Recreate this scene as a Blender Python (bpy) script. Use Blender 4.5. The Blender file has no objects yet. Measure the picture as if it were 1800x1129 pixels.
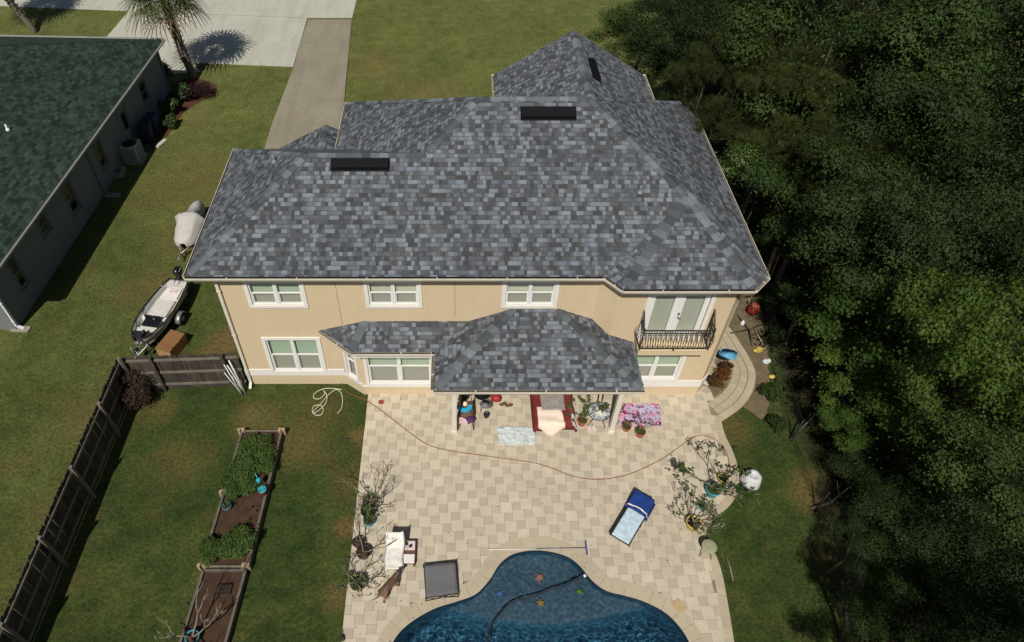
import bpy, bmesh, math, random
import numpy as np
from mathutils import Vector, Matrix, noise as mnoise
R = math.radians
PI = math.pi
random.seed(7)
rng = np.random.default_rng(11)
scene = bpy.context.scene
COL = scene.collection

# ------------------------------------------------------------------ camera
CAM_H, CAM_D, CAM_P, CAM_F, CAM_PX, CAM_PY = 19.6, 15.2, R(47.0), 1212.0, 803.0, 564.5
cd = bpy.data.cameras.new('camera')
cam = bpy.data.objects.new('camera', cd); COL.objects.link(cam)
cam.location = (0, -CAM_D, CAM_H); cam.rotation_euler = (PI/2-CAM_P, 0, 0)
cd.sensor_width = 36; cd.lens = CAM_F/1800*36; cd.shift_x = (900-CAM_PX)/1800
cd.clip_end = 500; cd.clip_start = .1
scene.camera = cam
# ------------------------------------------------------------------ light
SUN_TO = Vector((.20, .75, -1.0)).normalized()       # where the sunlight travels
w = bpy.data.worlds.new('World'); scene.world = w; w.use_nodes = True
wn = w.node_tree.nodes; wl = w.node_tree.links
bg = wn['Background']; sky = wn.new('ShaderNodeTexSky'); sky.sky_type = 'NISHITA'; sky.sun_disc = False
sky.sun_elevation = math.asin(-SUN_TO.z); sky.sun_rotation = math.atan2(-SUN_TO.x, -SUN_TO.y)
wl.new(sky.outputs[0], bg.inputs[0]); bg.inputs[1].default_value = .05
sd = bpy.data.lights.new('sun', 'SUN'); sd.energy = 5.0; sd.angle = R(.5); sd.color = (1, .95, .86)
sun = bpy.data.objects.new('sun', sd); COL.objects.link(sun)
sun.rotation_euler = SUN_TO.to_track_quat('-Z', 'Y').to_euler()
sun.location = (-8, -30, 40)
sd.cycles.is_caustics_light = True      # sunlight focused by the pool's ripples
scene.view_settings.view_transform = 'Standard'; scene.view_settings.look = 'None'
scene.view_settings.gamma = 1; scene.view_settings.exposure = -.30

# ------------------------------------------------------------------ helpers
def gp(px, py, z=0.0):
    """ground survey: photo pixel -> place in the yard at height z"""
    f = Vector((0, math.cos(CAM_P), -math.sin(CAM_P))); u = Vector((0, math.sin(CAM_P), math.cos(CAM_P)))
    r = f + Vector((1, 0, 0))*((px-CAM_PX)/CAM_F) - u*((py-CAM_PY)/CAM_F)
    return Vector((0, -CAM_D, CAM_H)) + r*((z-CAM_H)/r.z)

class MB:
    def __init__(s): s.v = []; s.f = []; s.m = []; s.s = []; s.uv = []
    def poly(s, pts, mi=0, sm=False, uv=None):
        i = len(s.v); s.v += [tuple(p) for p in pts]; s.f.append(tuple(range(i, i+len(pts)))); s.m.append(mi); s.s.append(sm); s.uv.append(uv)
    def raw(s, vs, fs, mi=0, sm=False):
        i = len(s.v); s.v += [tuple(p) for p in vs]
        for f in fs: s.f.append(tuple(i+k for k in f)); s.m.append(mi); s.s.append(sm); s.uv.append(None)
    def box(s, c, d, rz=0, mi=0, rot=None, top=(1, 1)):
        hx, hy, hz = d[0]/2, d[1]/2, d[2]/2
        vs = []
        M = rot if rot is not None else Matrix.Rotation(rz, 3, 'Z')
        for z in (-1, 1):
            kx, ky = (top if z > 0 else (1, 1))
            for x, y in ((-1, -1), (1, -1), (1, 1), (-1, 1)):
                vs.append(Vector(c) + M @ Vector((x*hx*kx, y*hy*ky, z*hz)))
        s.raw(vs, [(3, 2, 1, 0), (4, 5, 6, 7), (0, 1, 5, 4), (1, 2, 6, 5), (2, 3, 7, 6), (3, 0, 4, 7)], mi)
    def beam(s, p, q, w, h, up=(0, 0, 1), mi=0):
        p = Vector(p); q = Vector(q); d = q-p; L = d.length
        if L < 1e-6: return
        d.normalize(); up = Vector(up)
        if abs(d.dot(up)) > .98: up = Vector((1, 0, 0))
        x = d.cross(up).normalized(); z = x.cross(d)
        M = Matrix((x, d, z)).transposed()
        s.box((p+q)/2, (w, L, h), rot=M, mi=mi)
    def tube(s, pts, r, n=6, mi=0, cap=True):
        pts = [Vector(p) for p in pts]
        if not isinstance(r, (list, tuple)): r = [r]*len(pts)
        vs = []; k = len(pts); ref = None
        for i, p in enumerate(pts):
            d = (pts[min(i+1, k-1)]-pts[max(i-1, 0)])
            if d.length < 1e-9: d = Vector((0, 0, 1))
            d.normalize()
            if ref is None: ref = Vector((1, 0, 0)) if abs(d.x) < .8 else Vector((0, 1, 0))
            a = (ref - d*ref.dot(d)).normalized(); b = d.cross(a); ref = a
            for j in range(n):
                t = 2*PI*j/n; vs.append(p + (a*math.cos(t)+b*math.sin(t))*r[i])
        fs = []
        for i in range(k-1):
            for j in range(n):
                fs.append((i*n+j, i*n+(j+1) % n, (i+1)*n+(j+1) % n, (i+1)*n+j))
        if cap: fs.append(tuple(range(n))[::-1]); fs.append(tuple((k-1)*n+j for j in range(n)))
        s.raw(vs, fs, mi, True)
    def lathe(s, c, prof, n=20, mi=0, sx=1, sy=1, wob=None):
        c = Vector(c); vs = []
        for i, (r, z) in enumerate(prof):
            for j in range(n):
                t = 2*PI*j/n; rr = r*(wob(t, i) if wob else 1)
                vs.append(c+Vector((rr*math.cos(t)*sx, rr*math.sin(t)*sy, z)))
        fs = [(i*n+j, i*n+(j+1) % n, (i+1)*n+(j+1) % n, (i+1)*n+j) for i in range(len(prof)-1) for j in range(n)]
        fs.append(tuple(range(n))[::-1]); fs.append(tuple((len(prof)-1)*n+j for j in range(n)))
        s.raw(vs, fs, mi, True)
    def prism(s, pts, z0, z1, mi=0, mtop=None):
        n = len(pts)
        s.poly([(p[0], p[1], z1) for p in pts], mi if mtop is None else mtop)
        s.poly([(p[0], p[1], z0) for p in pts][::-1], mi)
        for i in range(n):
            a = pts[i]; b = pts[(i+1) % n]
            s.poly([(a[0], a[1], z0), (b[0], b[1], z0), (b[0], b[1], z1), (a[0], a[1], z1)], mi)
    def blob(s, c, rad, seg=12, rings=8, nz=.0, ns=2.0, mi=0, seed=0, flat=False):
        vs = []; c = Vector(c)
        for i in range(rings+1):
            ph = PI*i/rings
            for j in range(seg):
                t = 2*PI*j/seg
                d = Vector((math.sin(ph)*math.cos(t), math.sin(ph)*math.sin(t), math.cos(ph)))
                k = 1+nz*mnoise.noise(d*ns+Vector((seed*3.1, seed*1.7, seed)))
                p = Vector((d.x*rad[0], d.y*rad[1], d.z*rad[2]))*k
                if flat and p.z < 0: p.z *= .15
                vs.append(c+p)
        fs = [(i*seg+j, (i+1)*seg+j, (i+1)*seg+(j+1) % seg, i*seg+(j+1) % seg) for i in range(rings) for j in range(seg)]
        s.raw(vs, fs, mi, True)
    def grid(s, x0, x1, y0, y1, nx, ny, fz, mi=0, T=None, uvs=False):
        vs = []
        for j in range(ny+1):
            for i in range(nx+1):
                x = x0+(x1-x0)*i/nx; y = y0+(y1-y0)*j/ny; p = Vector((x, y, fz(x, y)))
                vs.append(T(p) if T else p)
        fs = [(j*(nx+1)+i, j*(nx+1)+i+1, (j+1)*(nx+1)+i+1, (j+1)*(nx+1)+i) for j in range(ny) for i in range(nx)]
        s.raw(vs, fs, mi, True)
    def build(s, name, mats, parent=None, off=None, bevel=0, solid=0):
        me = bpy.data.meshes.new(name)
        o3 = Vector(off) if off is not None else Vector((0, 0, 0))
        me.from_pydata([Vector(p)-o3 for p in s.v], [], s.f)
        if not isinstance(mats, (list, tuple)): mats = [mats]
        for m in mats: me.materials.append(m)
        me.polygons.foreach_set('material_index', s.m); me.polygons.foreach_set('use_smooth', s.s)
        if any(u is not None for u in s.uv):
            ul = me.uv_layers.new(name='UVMap')
            for pl, u in zip(me.polygons, s.uv):
                if u is not None:
                    for k, li in enumerate(pl.loop_indices): ul.data[li].uv = u[k]
        me.update()
        o = bpy.data.objects.new(name, me); COL.objects.link(o)
        if parent: o.parent = parent
        if bevel:
            b = o.modifiers.new('bevel', 'BEVEL'); b.width = bevel; b.segments = 2; b.limit_method = 'ANGLE'
        if solid:
            b = o.modifiers.new('solid', 'SOLIDIFY'); b.thickness = solid
        return o

def thing(name, label, cat, loc=(0, 0, 0), rz=0, group=None):
    o = bpy.data.objects.new(name, None); COL.objects.link(o); o.empty_display_size = .2
    o.location = loc; o.rotation_euler = (0, 0, rz); o['label'] = label; o['category'] = cat
    if group: o['group'] = group
    return o
def tag(o, label, cat, group=None):
    o['label'] = label; o['category'] = cat
    if group: o['group'] = group
    return o
def struct(o, kind='structure', label=None, cat=None):
    o['kind'] = kind
    if label: o['label'] = label
    if cat: o['category'] = cat
    return o
def place(o, loc, rz=0):
    o.location = loc; o.rotation_euler = (0, 0, rz); return o
def dup(root, loc, rz, label, sc=1.0):
    r = root.copy(); COL.objects.link(r); r.location = loc; r.rotation_euler = (0, 0, rz); r.scale = (sc, sc, sc); r['label'] = label
    for ch in list(root.children):
        c = ch.copy(); COL.objects.link(c); c.parent = r
        for g in ch.children:
            d = g.copy(); COL.objects.link(d); d.parent = c
    return r

# ------------------------------------------------------------------ materials
def new_mat(name):
    m = bpy.data.materials.new(name); m.use_nodes = True
    nt = m.node_tree; b = nt.nodes['Principled BSDF']; return m, nt, b
def N(nt, typ, **k):
    n = nt.nodes.new(typ)
    for a, v in k.items():
        if a.startswith('i_'):
            n.inputs[int(a[2:]) if a[2:].isdigit() else a[2:]].default_value = v
        else: setattr(n, a, v)
    return n
def c4(c): return (c[0], c[1], c[2], 1)
def s2l(r, g, b):
    f = lambda x: (x/255/12.92) if x/255 <= .04045 else ((x/255+.055)/1.055)**2.4
    return (f(r), f(g), f(b))
def mixc(nt, fac, a, b, bt='MIX'):
    n = nt.nodes.new('ShaderNodeMix'); n.data_type = 'RGBA'; n.blend_type = bt
    for idx, v in ((0, fac), (6, a), (7, b)):
        if hasattr(v, 'links') or hasattr(v, 'is_linked'): nt.links.new(v, n.inputs[idx])
        elif isinstance(v, (int, float)): n.inputs[idx].default_value = v
        else: n.inputs[idx].default_value = c4(v)
    return n.outputs[2]
def mathn(nt, op, a, b=None, c=None, clamp=False):
    n = nt.nodes.new('ShaderNodeMath'); n.operation = op; n.use_clamp = clamp
    for i, v in enumerate((a, b, c)):
        if v is None: continue
        if isinstance(v, (int, float)): n.inputs[i].default_value = v
        else: nt.links.new(v, n.inputs[i])
    return n.outputs[0]
def noisen(nt, scale, detail=4, rough=.55, vec=None, dist=0):
    n = N(nt, 'ShaderNodeTexNoise'); n.inputs['Scale'].default_value = scale; n.inputs['Detail'].default_value = detail
    n.inputs['Roughness'].default_value = rough; n.inputs['Distortion'].default_value = dist
    if vec is None:
        tc = N(nt, 'ShaderNodeTexCoord'); vec = tc.outputs['Object']
    nt.links.new(vec, n.inputs['Vector']); return n.outputs['Fac']
def ramp(nt, fac, stops):
    n = N(nt, 'ShaderNodeValToRGB'); nt.links.new(fac, n.inputs[0]); e = n.color_ramp.elements
    while len(e) < len(stops): e.new(.5)
    for i, (p, c) in enumerate(stops): e[i].position = p; e[i].color = c4(c) if len(c) == 3 else c
    return n.outputs[0]
def bump(nt, b, h, strength=.3, dist=.02):
    n = N(nt, 'ShaderNodeBump'); n.inputs['Strength'].default_value = strength; n.inputs['Distance'].default_value = dist
    nt.links.new(h, n.inputs['Height']); nt.links.new(n.outputs[0], b.inputs['Normal'])
def mat(name, c, c2=None, scale=6, rough=.7, spec=.3, metal=0, bmp=0, bs=30, isl=0, fine=.0, sheen=0):
    m, nt, b = new_mat(name)
    b.inputs['Roughness'].default_value = rough; b.inputs['Specular IOR Level'].default_value = spec; b.inputs['Metallic'].default_value = metal
    if c2 is None: c2 = tuple(x*.8 for x in c)
    f = noisen(nt, scale, 5, .6)
    f = mathn(nt, 'MULTIPLY_ADD', f, 2.2, -.6, True)
    col = mixc(nt, f, c, c2)
    if isl:
        g = N(nt, 'ShaderNodeNewGeometry'); hv = N(nt, 'ShaderNodeHueSaturation')
        v = mathn(nt, 'MULTIPLY_ADD', g.outputs['Random Per Island'], 2*isl, 1-isl)
        nt.links.new(v, hv.inputs['Value']); nt.links.new(col, hv.inputs['Color']); col = hv.outputs[0]
    nt.links.new(col, b.inputs['Base Color'])
    if bmp: bump(nt, b, noisen(nt, bs, 4, .6), bmp)
    return m
def leafmat(name, c, c2, trans=.25, rough=.6, spec=.14):
    m, nt, b = new_mat(name)
    g = N(nt, 'ShaderNodeNewGeometry'); f = noisen(nt, .9, 2)
    r = mathn(nt, 'ADD', mathn(nt, 'MULTIPLY', g.outputs['Random Per Island'], .55), mathn(nt, 'MULTIPLY_ADD', f, 1.3, -.4), None, True)
    col = mixc(nt, r, c, c2)
    oi = N(nt, 'ShaderNodeObjectInfo'); hv = N(nt, 'ShaderNodeHueSaturation'); nt.links.new(mathn(nt, 'MULTIPLY_ADD', oi.outputs['Random'], .6, .72), hv.inputs['Value']); nt.links.new(mathn(nt, 'MULTIPLY_ADD', oi.outputs['Random'], -.03, .51), hv.inputs['Hue']); nt.links.new(col, hv.inputs['Color']); col = hv.outputs[0]
    nt.links.new(col, b.inputs['Base Color'])
    b.inputs['Roughness'].default_value = rough; b.inputs['Specular IOR Level'].default_value = spec
    t = N(nt, 'ShaderNodeBsdfTranslucent'); tc_ = mixc(nt, .5, col, (c2[0]*1.3, c2[1]*1.6, c2[2]*.5)); nt.links.new(tc_, t.inputs[0])
    mx = N(nt, 'ShaderNodeMixShader'); mx.inputs[0].default_value = trans
    out = nt.nodes['Material Output']; nt.links.new(b.outputs[0], mx.inputs[1]); nt.links.new(t.outputs[0], mx.inputs[2]); nt.links.new(mx.outputs[0], out.inputs[0])
    return m

def shingle_mat(name, stops, tab=.132, row=.143, dark=.5, blotch=.25, relief=.5):
    """architectural shingles in the roof plane's own metres (UV): random tabs, two layers, shadow lines between courses"""
    m, nt, b = new_mat(name); L = nt.links
    tc = N(nt, 'ShaderNodeTexCoord'); sp = N(nt, 'ShaderNodeSeparateXYZ'); L.new(tc.outputs['UV'], sp.inputs[0])
    u, v = sp.outputs[0], sp.outputs[1]
    vr = mathn(nt, 'DIVIDE', v, row); ri = mathn(nt, 'FLOOR', vr); vf = mathn(nt, 'FRACT', vr)
    def layer(wd, seed, jit):
        wn1 = N(nt, 'ShaderNodeTexWhiteNoise', noise_dimensions='2D'); cb = N(nt, 'ShaderNodeCombineXYZ')
        L.new(ri, cb.inputs[0]); cb.inputs[1].default_value = seed; L.new(cb.outputs[0], wn1.inputs['Vector'])
        uo = mathn(nt, 'ADD', mathn(nt, 'DIVIDE', u, wd), mathn(nt, 'MULTIPLY', wn1.outputs['Value'], 37))
        # uneven tab widths
        uo = mathn(nt, 'ADD', uo, mathn(nt, 'MULTIPLY', mathn(nt, 'SINE', mathn(nt, 'MULTIPLY', uo, 2.4)), jit))
        ui = mathn(nt, 'FLOOR', uo)
        cb2 = N(nt, 'ShaderNodeCombineXYZ'); L.new(ui, cb2.inputs[0]); L.new(ri, cb2.inputs[1]); cb2.inputs[2].default_value = seed
        w2 = N(nt, 'ShaderNodeTexWhiteNoise', noise_dimensions='3D'); L.new(cb2.outputs[0], w2.inputs['Vector'])
        return w2.outputs['Value'], mathn(nt, 'FRACT', uo), w2.outputs['Color']
    a, fu, ac = layer(tab, 1.3, .22); c, fu2, cc = layer(tab*2.3, 7.7, .25)
    mean = mathn(nt, 'ADD', mathn(nt, 'MULTIPLY', a, .86), mathn(nt, 'MULTIPLY', c, .14))
    col = ramp(nt, mean, stops)
    # slight blue / brown casts on whole tabs
    sc = N(nt, 'ShaderNodeSeparateColor'); L.new(cc, sc.inputs[0])
    hue = ramp(nt, sc.outputs[1], [(0, (1.04, .99, .94)), (.3, (1, 1, 1)), (.7, (1, 1, 1)), (1, (.96, 1, 1.06))])
    col = mixc(nt, 1.0, col, hue, 'MULTIPLY')
    big = noisen(nt, .55, 4, .6); big = mathn(nt, 'MULTIPLY_ADD', big, blotch*2, 1-blotch)
    gr = noisen(nt, 70, 3, .7); gr = mathn(nt, 'MULTIPLY_ADD', gr, .5, .75)
    k = mathn(nt, 'MULTIPLY', big, gr)
    # raised tabs stand over the next course: shade under their butt edge painted as a dark line
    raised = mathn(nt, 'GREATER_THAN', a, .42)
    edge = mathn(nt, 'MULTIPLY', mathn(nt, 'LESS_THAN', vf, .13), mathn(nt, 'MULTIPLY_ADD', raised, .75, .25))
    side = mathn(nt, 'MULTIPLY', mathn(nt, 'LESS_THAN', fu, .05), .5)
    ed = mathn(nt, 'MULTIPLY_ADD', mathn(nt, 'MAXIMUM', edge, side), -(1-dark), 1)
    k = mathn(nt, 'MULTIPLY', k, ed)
    kk = N(nt, 'ShaderNodeCombineColor'); [L.new(k, kk.inputs[i]) for i in range(3)]
    col = mixc(nt, 1.0, col, kk.outputs[0], 'MULTIPLY')
    L.new(col, b.inputs['Base Color']); b.inputs['Roughness'].default_value = .9; b.inputs['Specular IOR Level'].default_value = .18
    h = mathn(nt, 'ADD', mathn(nt, 'MULTIPLY', raised, .6), mathn(nt, 'SUBTRACT', 1.0, vf))
    h = mathn(nt, 'ADD', h, mathn(nt, 'MULTIPLY', gr, .25))
    bump(nt, b, h, relief, .012)
    return m

M = {}
M['shingle'] = shingle_mat('grey_shingle', [(.10, (.053, .055, .06)), (.36, (.082, .087, .096)), (.58, (.108, .117, .132)), (.76, (.148, .166, .192)), (.92, (.19, .211, .238))])
M['green_shingle'] = shingle_mat('green_shingle', [(.15, (.015, .023, .018)), (.45, (.025, .040, .030)), (.75, (.034, .056, .041)), (.95, (.046, .072, .054))], tab=.22, relief=.4, dark=.75)
def capmat(name, stops):
    m, nt, b = new_mat(name); g = N(nt, 'ShaderNodeNewGeometry')
    col = ramp(nt, g.outputs['Random Per Island'], stops)
    gr = noisen(nt, 60, 3, .7); k = ramp(nt, gr, [(0, (.6, .6, .6)), (1, (1.3, 1.3, 1.3))])
    nt.links.new(mixc(nt, 1.0, col, k, 'MULTIPLY'), b.inputs['Base Color']); b.inputs['Roughness'].default_value = .9; b.inputs['Specular IOR Level'].default_value = .18
    return m
M['cap'] = capmat('ridge_cap_shingle', [(0, (.055, .06, .066)), (.4, (.10, .112, .125)), (.7, (.135, .155, .17)), (1, (.185, .215, .235))])
M['gcap'] = capmat('green_ridge_cap', [(0, (.016, .034, .025)), (1, (.03, .06, .043))])
# stucco
def stucco(name, c, c2):
    m, nt, b = new_mat(name)
    f = noisen(nt, .7, 5, .6); col = mixc(nt, mathn(nt, 'MULTIPLY_ADD', f, 2, -.5, True), c, c2)
    f2 = noisen(nt, 5, 5, .7); col = mixc(nt, mathn(nt, 'MULTIPLY_ADD', f2, .5, -.13, True), col, tuple(x*.72 for x in c2))
    # rain streaks running down the face
    mp = N(nt, 'ShaderNodeMapping'); tc = N(nt, 'ShaderNodeTexCoord'); nt.links.new(tc.outputs['Object'], mp.inputs[0]); mp.inputs['Scale'].default_value = (4, 4, .25)
    f3 = noisen(nt, 1.5, 4, .6, mp.outputs[0]); col = mixc(nt, mathn(nt, 'MULTIPLY_ADD', f3, .35, -.17, True), col, tuple(x*.6 for x in c2))
    nt.links.new(col, b.inputs['Base Color']); b.inputs['Roughness'].default_value = .92; b.inputs['Specular IOR Level'].default_value = .15
    bump(nt, b, noisen(nt, 90, 3, .6), .35, .004); return m
M['stucco'] = stucco('cream_stucco', (.69, .556, .375), (.65, .515, .34))
M['trim'] = stucco('white_stucco', (.83, .81, .77), (.78, .76, .72))
M['nwall'] = stucco('pale_grey_stucco', (.21, .22, .215), (.185, .2, .195))
M['vinyl'] = mat('white_vinyl', (.8, .8, .78), (.74, .74, .72), rough=.45)
M['gutter'] = mat('gutter_cream', (.74, .69, .60), (.62, .57, .48), 1.2, .5)
M['gutter_in'] = mat('gutter_dirt', (.12, .095, .07), (.22, .18, .13), 2, .9)
M['soffit'] = mat('soffit', (.45, .42, .36), rough=.8)
M['dark'] = mat('dark_interior', (.02, .022, .02), rough=.9)
M['vent'] = mat('black_vent', (.005, .005, .007), (.009, .009, .011), 3, .7, .12)
M['iron'] = mat('black_iron', (.012, .011, .011), (.03, .027, .025), 12, .45, .5)
def glassmat():
    m, nt, b = new_mat('window_glass')
    tr = N(nt, 'ShaderNodeBsdfTransparent'); tr.inputs[0].default_value = (.92, .945, .92, 1)
    gl = N(nt, 'ShaderNodeBsdfGlossy'); gl.inputs['Roughness'].default_value = .02
    fr = N(nt, 'ShaderNodeLayerWeight'); fr.inputs[0].default_value = .5
    mx = N(nt, 'ShaderNodeMixShader'); nt.links.new(mathn(nt, 'MULTIPLY_ADD', mathn(nt, 'POWER', fr.outputs['Facing'], 4), .8, .06, True), mx.inputs[0]); nt.links.new(tr.outputs[0], mx.inputs[1]); nt.links.new(gl.outputs[0], mx.inputs[2])
    nt.links.new(mx.outputs[0], nt.nodes['Material Output'].inputs[0]); return m
M['glass'] = glassmat()
M['screen'] = None
def screenmat():
    m, nt, b = new_mat('insect_screen'); b.inputs['Base Color'].default_value = (.25, .24, .22, 1); b.inputs['Roughness'].default_value = .8
    tr = N(nt, 'ShaderNodeBsdfTransparent'); mx = N(nt, 'ShaderNodeMixShader'); mx.inputs[0].default_value = .3
    nt.links.new(tr.outputs[0], mx.inputs[1]); nt.links.new(b.outputs[0], mx.inputs[2]); nt.links.new(mx.outputs[0], nt.nodes['Material Output'].inputs[0]); return m
M['screen'] = screenmat()
def blindmat(name, c):
    m, nt, b = new_mat(name); tc = N(nt, 'ShaderNodeTexCoord'); sp = N(nt, 'ShaderNodeSeparateXYZ'); nt.links.new(tc.outputs['Object'], sp.inputs[0])
    z = mathn(nt, 'FRACT', mathn(nt, 'DIVIDE', sp.outputs[2], .05))
    k = ramp(nt, z, [(0, tuple(x*.6 for x in c)), (.22, c), (1, tuple(x*.93 for x in c))]); nt.links.new(k, b.inputs['Base Color']); b.inputs['Roughness'].default_value = .7
    return m
M['blind'] = blindmat('pale_blind', (.66, .65, .55))
M['blind_green'] = blindmat('mint_blind', (.47, .58, .45))

# ground
def grassmat():
    m, nt, b = new_mat('lawn_grass'); L = nt.links
    tc = N(nt, 'ShaderNodeTexCoord'); ob = tc.outputs['Object']; sp = N(nt, 'ShaderNodeSeparateXYZ'); L.new(ob, sp.inputs[0])
    n1 = noisen(nt, .35, 5, .6, ob, .4); n2 = noisen(nt, 1.7, 6, .65, ob); n3 = noisen(nt, 9, 6, .75, ob); n4 = noisen(nt, 45, 3, .8, ob); n5 = noisen(nt, .8, 4, .55, ob, .6)
    green = mixc(nt, ramp(nt, n2, [(.35, (0, 0, 0)), (.65, (1, 1, 1))]), (.026, .050, .015), (.056, .085, .024))
    yel = mixc(nt, ramp(nt, n2, [(.3, (0, 0, 0)), (.7, (1, 1, 1))]), (.094, .122, .036), (.172, .184, .066))
    brown = (.115, .095, .040)
    # dry front and side lawns, greener fenced back yard
    fy = N(nt, 'ShaderNodeMapRange'); L.new(sp.outputs[1], fy.inputs[0]); fy.inputs[1].default_value = -1.5; fy.inputs[2].default_value = 14; fy.inputs[3].default_value = 0.0; fy.inputs[4].default_value = 1.0
    fx = N(nt, 'ShaderNodeMapRange'); L.new(sp.outputs[0], fx.inputs[0]); fx.inputs[1].default_value = -10.9; fx.inputs[2].default_value = -12.3; fx.inputs[3].default_value = 0; fx.inputs[4].default_value = .6
    dry = mathn(nt, 'MAXIMUM', fy.outputs[0], fx.outputs[0])
    dry = mathn(nt, 'ADD', mathn(nt, 'MULTIPLY', dry, .75), mathn(nt, 'MULTIPLY_ADD', n1, 1.5, -.72), None, True)
    col = mixc(nt, dry, green, yel)
    bf = ramp(nt, n5, [(.52, (0, 0, 0)), (.72, (1, 1, 1))]); bf = mathn(nt, 'MULTIPLY', bf, .5)
    col = mixc(nt, bf, col, brown)
    # bare worn spots beside the house and along the fence
    for (cx, cy, rr, am) in ((-8.6, 2.0, 1.1, .8), (-9.2, 1.1, .9, .6), (-12.6, -1.5, 1.6, .35), (-12.3, -5, 1.3, .35), (-12.5, 12, 3.0, .35), (-5.0, -1.4, 1.6, .3), (-3.3, -4, .9, .3), (-10.4, -1.1, .8, .45), (11.2, -4.2, .9, .7), (11.0, -6.5, .8, .5), (-3.3, -2.2, .45, .7), (-3.35, -5.5, .5, .7), (-3.4, -7.6, .5, .6), (-7.0, -1.6, 1.0, .5), (-5.2, -2.6, 1.1, .45), (-9.0, -3.2, 1.3, .3), (-11.5, 8, 1.8, .5), (-12.4, 5, 1.5, .4), (-9.9, 12.5, 1.6, .35), (-2, 20, 3, .35), (-5, 24, 2.2, .35), (9.4, -1.9, .8, .45), (-13.9, 17.8, 1.2, .3), (12.6, 15, 3, .6)):
        vm = N(nt, 'ShaderNodeVectorMath', operation='DISTANCE'); L.new(ob, vm.inputs[0]); vm.inputs[1].default_value = (cx, cy, 0)
        d = mathn(nt, 'ADD', mathn(nt, 'DIVIDE', vm.outputs['Value'], rr), mathn(nt, 'MULTIPLY_ADD', n2, 1.6, -.8))
        f = N(nt, 'ShaderNodeMapRange'); L.new(d, f.inputs[0]); f.inputs[1].default_value = 1.1; f.inputs[2].default_value = .3; f.inputs[3].default_value = 0; f.inputs[4].default_value = am
        col = mixc(nt, f.outputs[0], col, (.17, .12, .055))
    # leaf litter soil under the woods
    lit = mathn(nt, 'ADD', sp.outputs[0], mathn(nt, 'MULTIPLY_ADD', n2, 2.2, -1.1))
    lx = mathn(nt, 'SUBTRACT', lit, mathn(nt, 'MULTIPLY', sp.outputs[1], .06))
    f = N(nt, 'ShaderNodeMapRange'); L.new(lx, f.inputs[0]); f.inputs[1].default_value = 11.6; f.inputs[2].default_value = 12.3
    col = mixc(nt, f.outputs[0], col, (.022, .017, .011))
    g = ramp(nt, n3, [(.3, (.38, .38, .38)), (.7, (1.7, 1.62, 1.5))]); col = mixc(nt, 1.0, col, g, 'MULTIPLY')
    g = ramp(nt, n4, [(.3, (.38, .38, .38)), (.7, (1.75, 1.7, 1.55))]); col = mixc(nt, 1.0, col, g, 'MULTIPLY')
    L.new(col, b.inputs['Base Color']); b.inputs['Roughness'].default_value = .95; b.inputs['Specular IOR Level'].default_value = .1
    h = mathn(nt, 'ADD', n3, mathn(nt, 'MULTIPLY', n4, .7)); bump(nt, b, h, .9, .05)
    return m
M['grass'] = grassmat()
def concmat(name, c, c2, stain=.3, st_c=(.12, .1, .08)):
    m, nt, b = new_mat(name)
    f = noisen(nt, .5, 6, .65, None, .5); col = mixc(nt, mathn(nt, 'MULTIPLY_ADD', f, 2, -.5, True), c, c2)
    f2 = noisen(nt, 2.5, 6, .7); col = mixc(nt, mathn(nt, 'MULTIPLY_ADD', f2, stain*2.4, -stain*1.15, True), col, st_c)
    mp = N(nt, 'ShaderNodeMapping'); tcm = N(nt, 'ShaderNodeTexCoord'); nt.links.new(tcm.outputs['Object'], mp.inputs[0]); mp.inputs['Scale'].default_value = (1.3, .12, 1); mp.inputs['Rotation'].default_value = (0, 0, R(12) if 'weathered' in name else R(70))
    ft = noisen(nt, 1.1, 5, .65, mp.outputs[0], .3); col = mixc(nt, mathn(nt, 'MULTIPLY_ADD', ft, 2.2, -1.05, True), col, tuple(x*.72 for x in c2))
    vc = N(nt, 'ShaderNodeTexVoronoi'); vc.feature = 'DISTANCE_TO_EDGE'; vc.inputs['Scale'].default_value = .28; nt.links.new(tcm.outputs['Object'], vc.inputs['Vector']); crk = mathn(nt, 'LESS_THAN', mathn(nt, 'ADD', vc.outputs['Distance'], mathn(nt, 'MULTIPLY_ADD', f2, .05, -.02)), .004); col = mixc(nt, mathn(nt, 'MULTIPLY', crk, .5), col, (.1, .09, .07))
    f3 = noisen(nt, 60, 3, .7); g = ramp(nt, f3, [(.2, (.85,)*3), (.8, (1.12,)*3)]); col = mixc(nt, 1.0, col, g, 'MULTIPLY')
    nt.links.new(col, b.inputs['Base Color']); b.inputs['Roughness'].default_value = .9; b.inputs['Specular IOR Level'].default_value = .2; bump(nt, b, f3, .2, .004); return m
M['conc'] = concmat('new_concrete', (.50, .495, .42), (.42, .415, .35), .4, (.32, .31, .26))
M['conc_old'] = concmat('weathered_concrete', (.30, .275, .20), (.24, .215, .155), .5, (.17, .15, .105))
M['conc_old2'] = concmat('weathered_concrete_pale', (.34, .32, .25), (.27, .25, .19), .4, (.15, .13, .09))
M['joint'] = mat('joint_sand', (.26, .215, .15), (.2, .165, .115), 5, .95)
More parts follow.
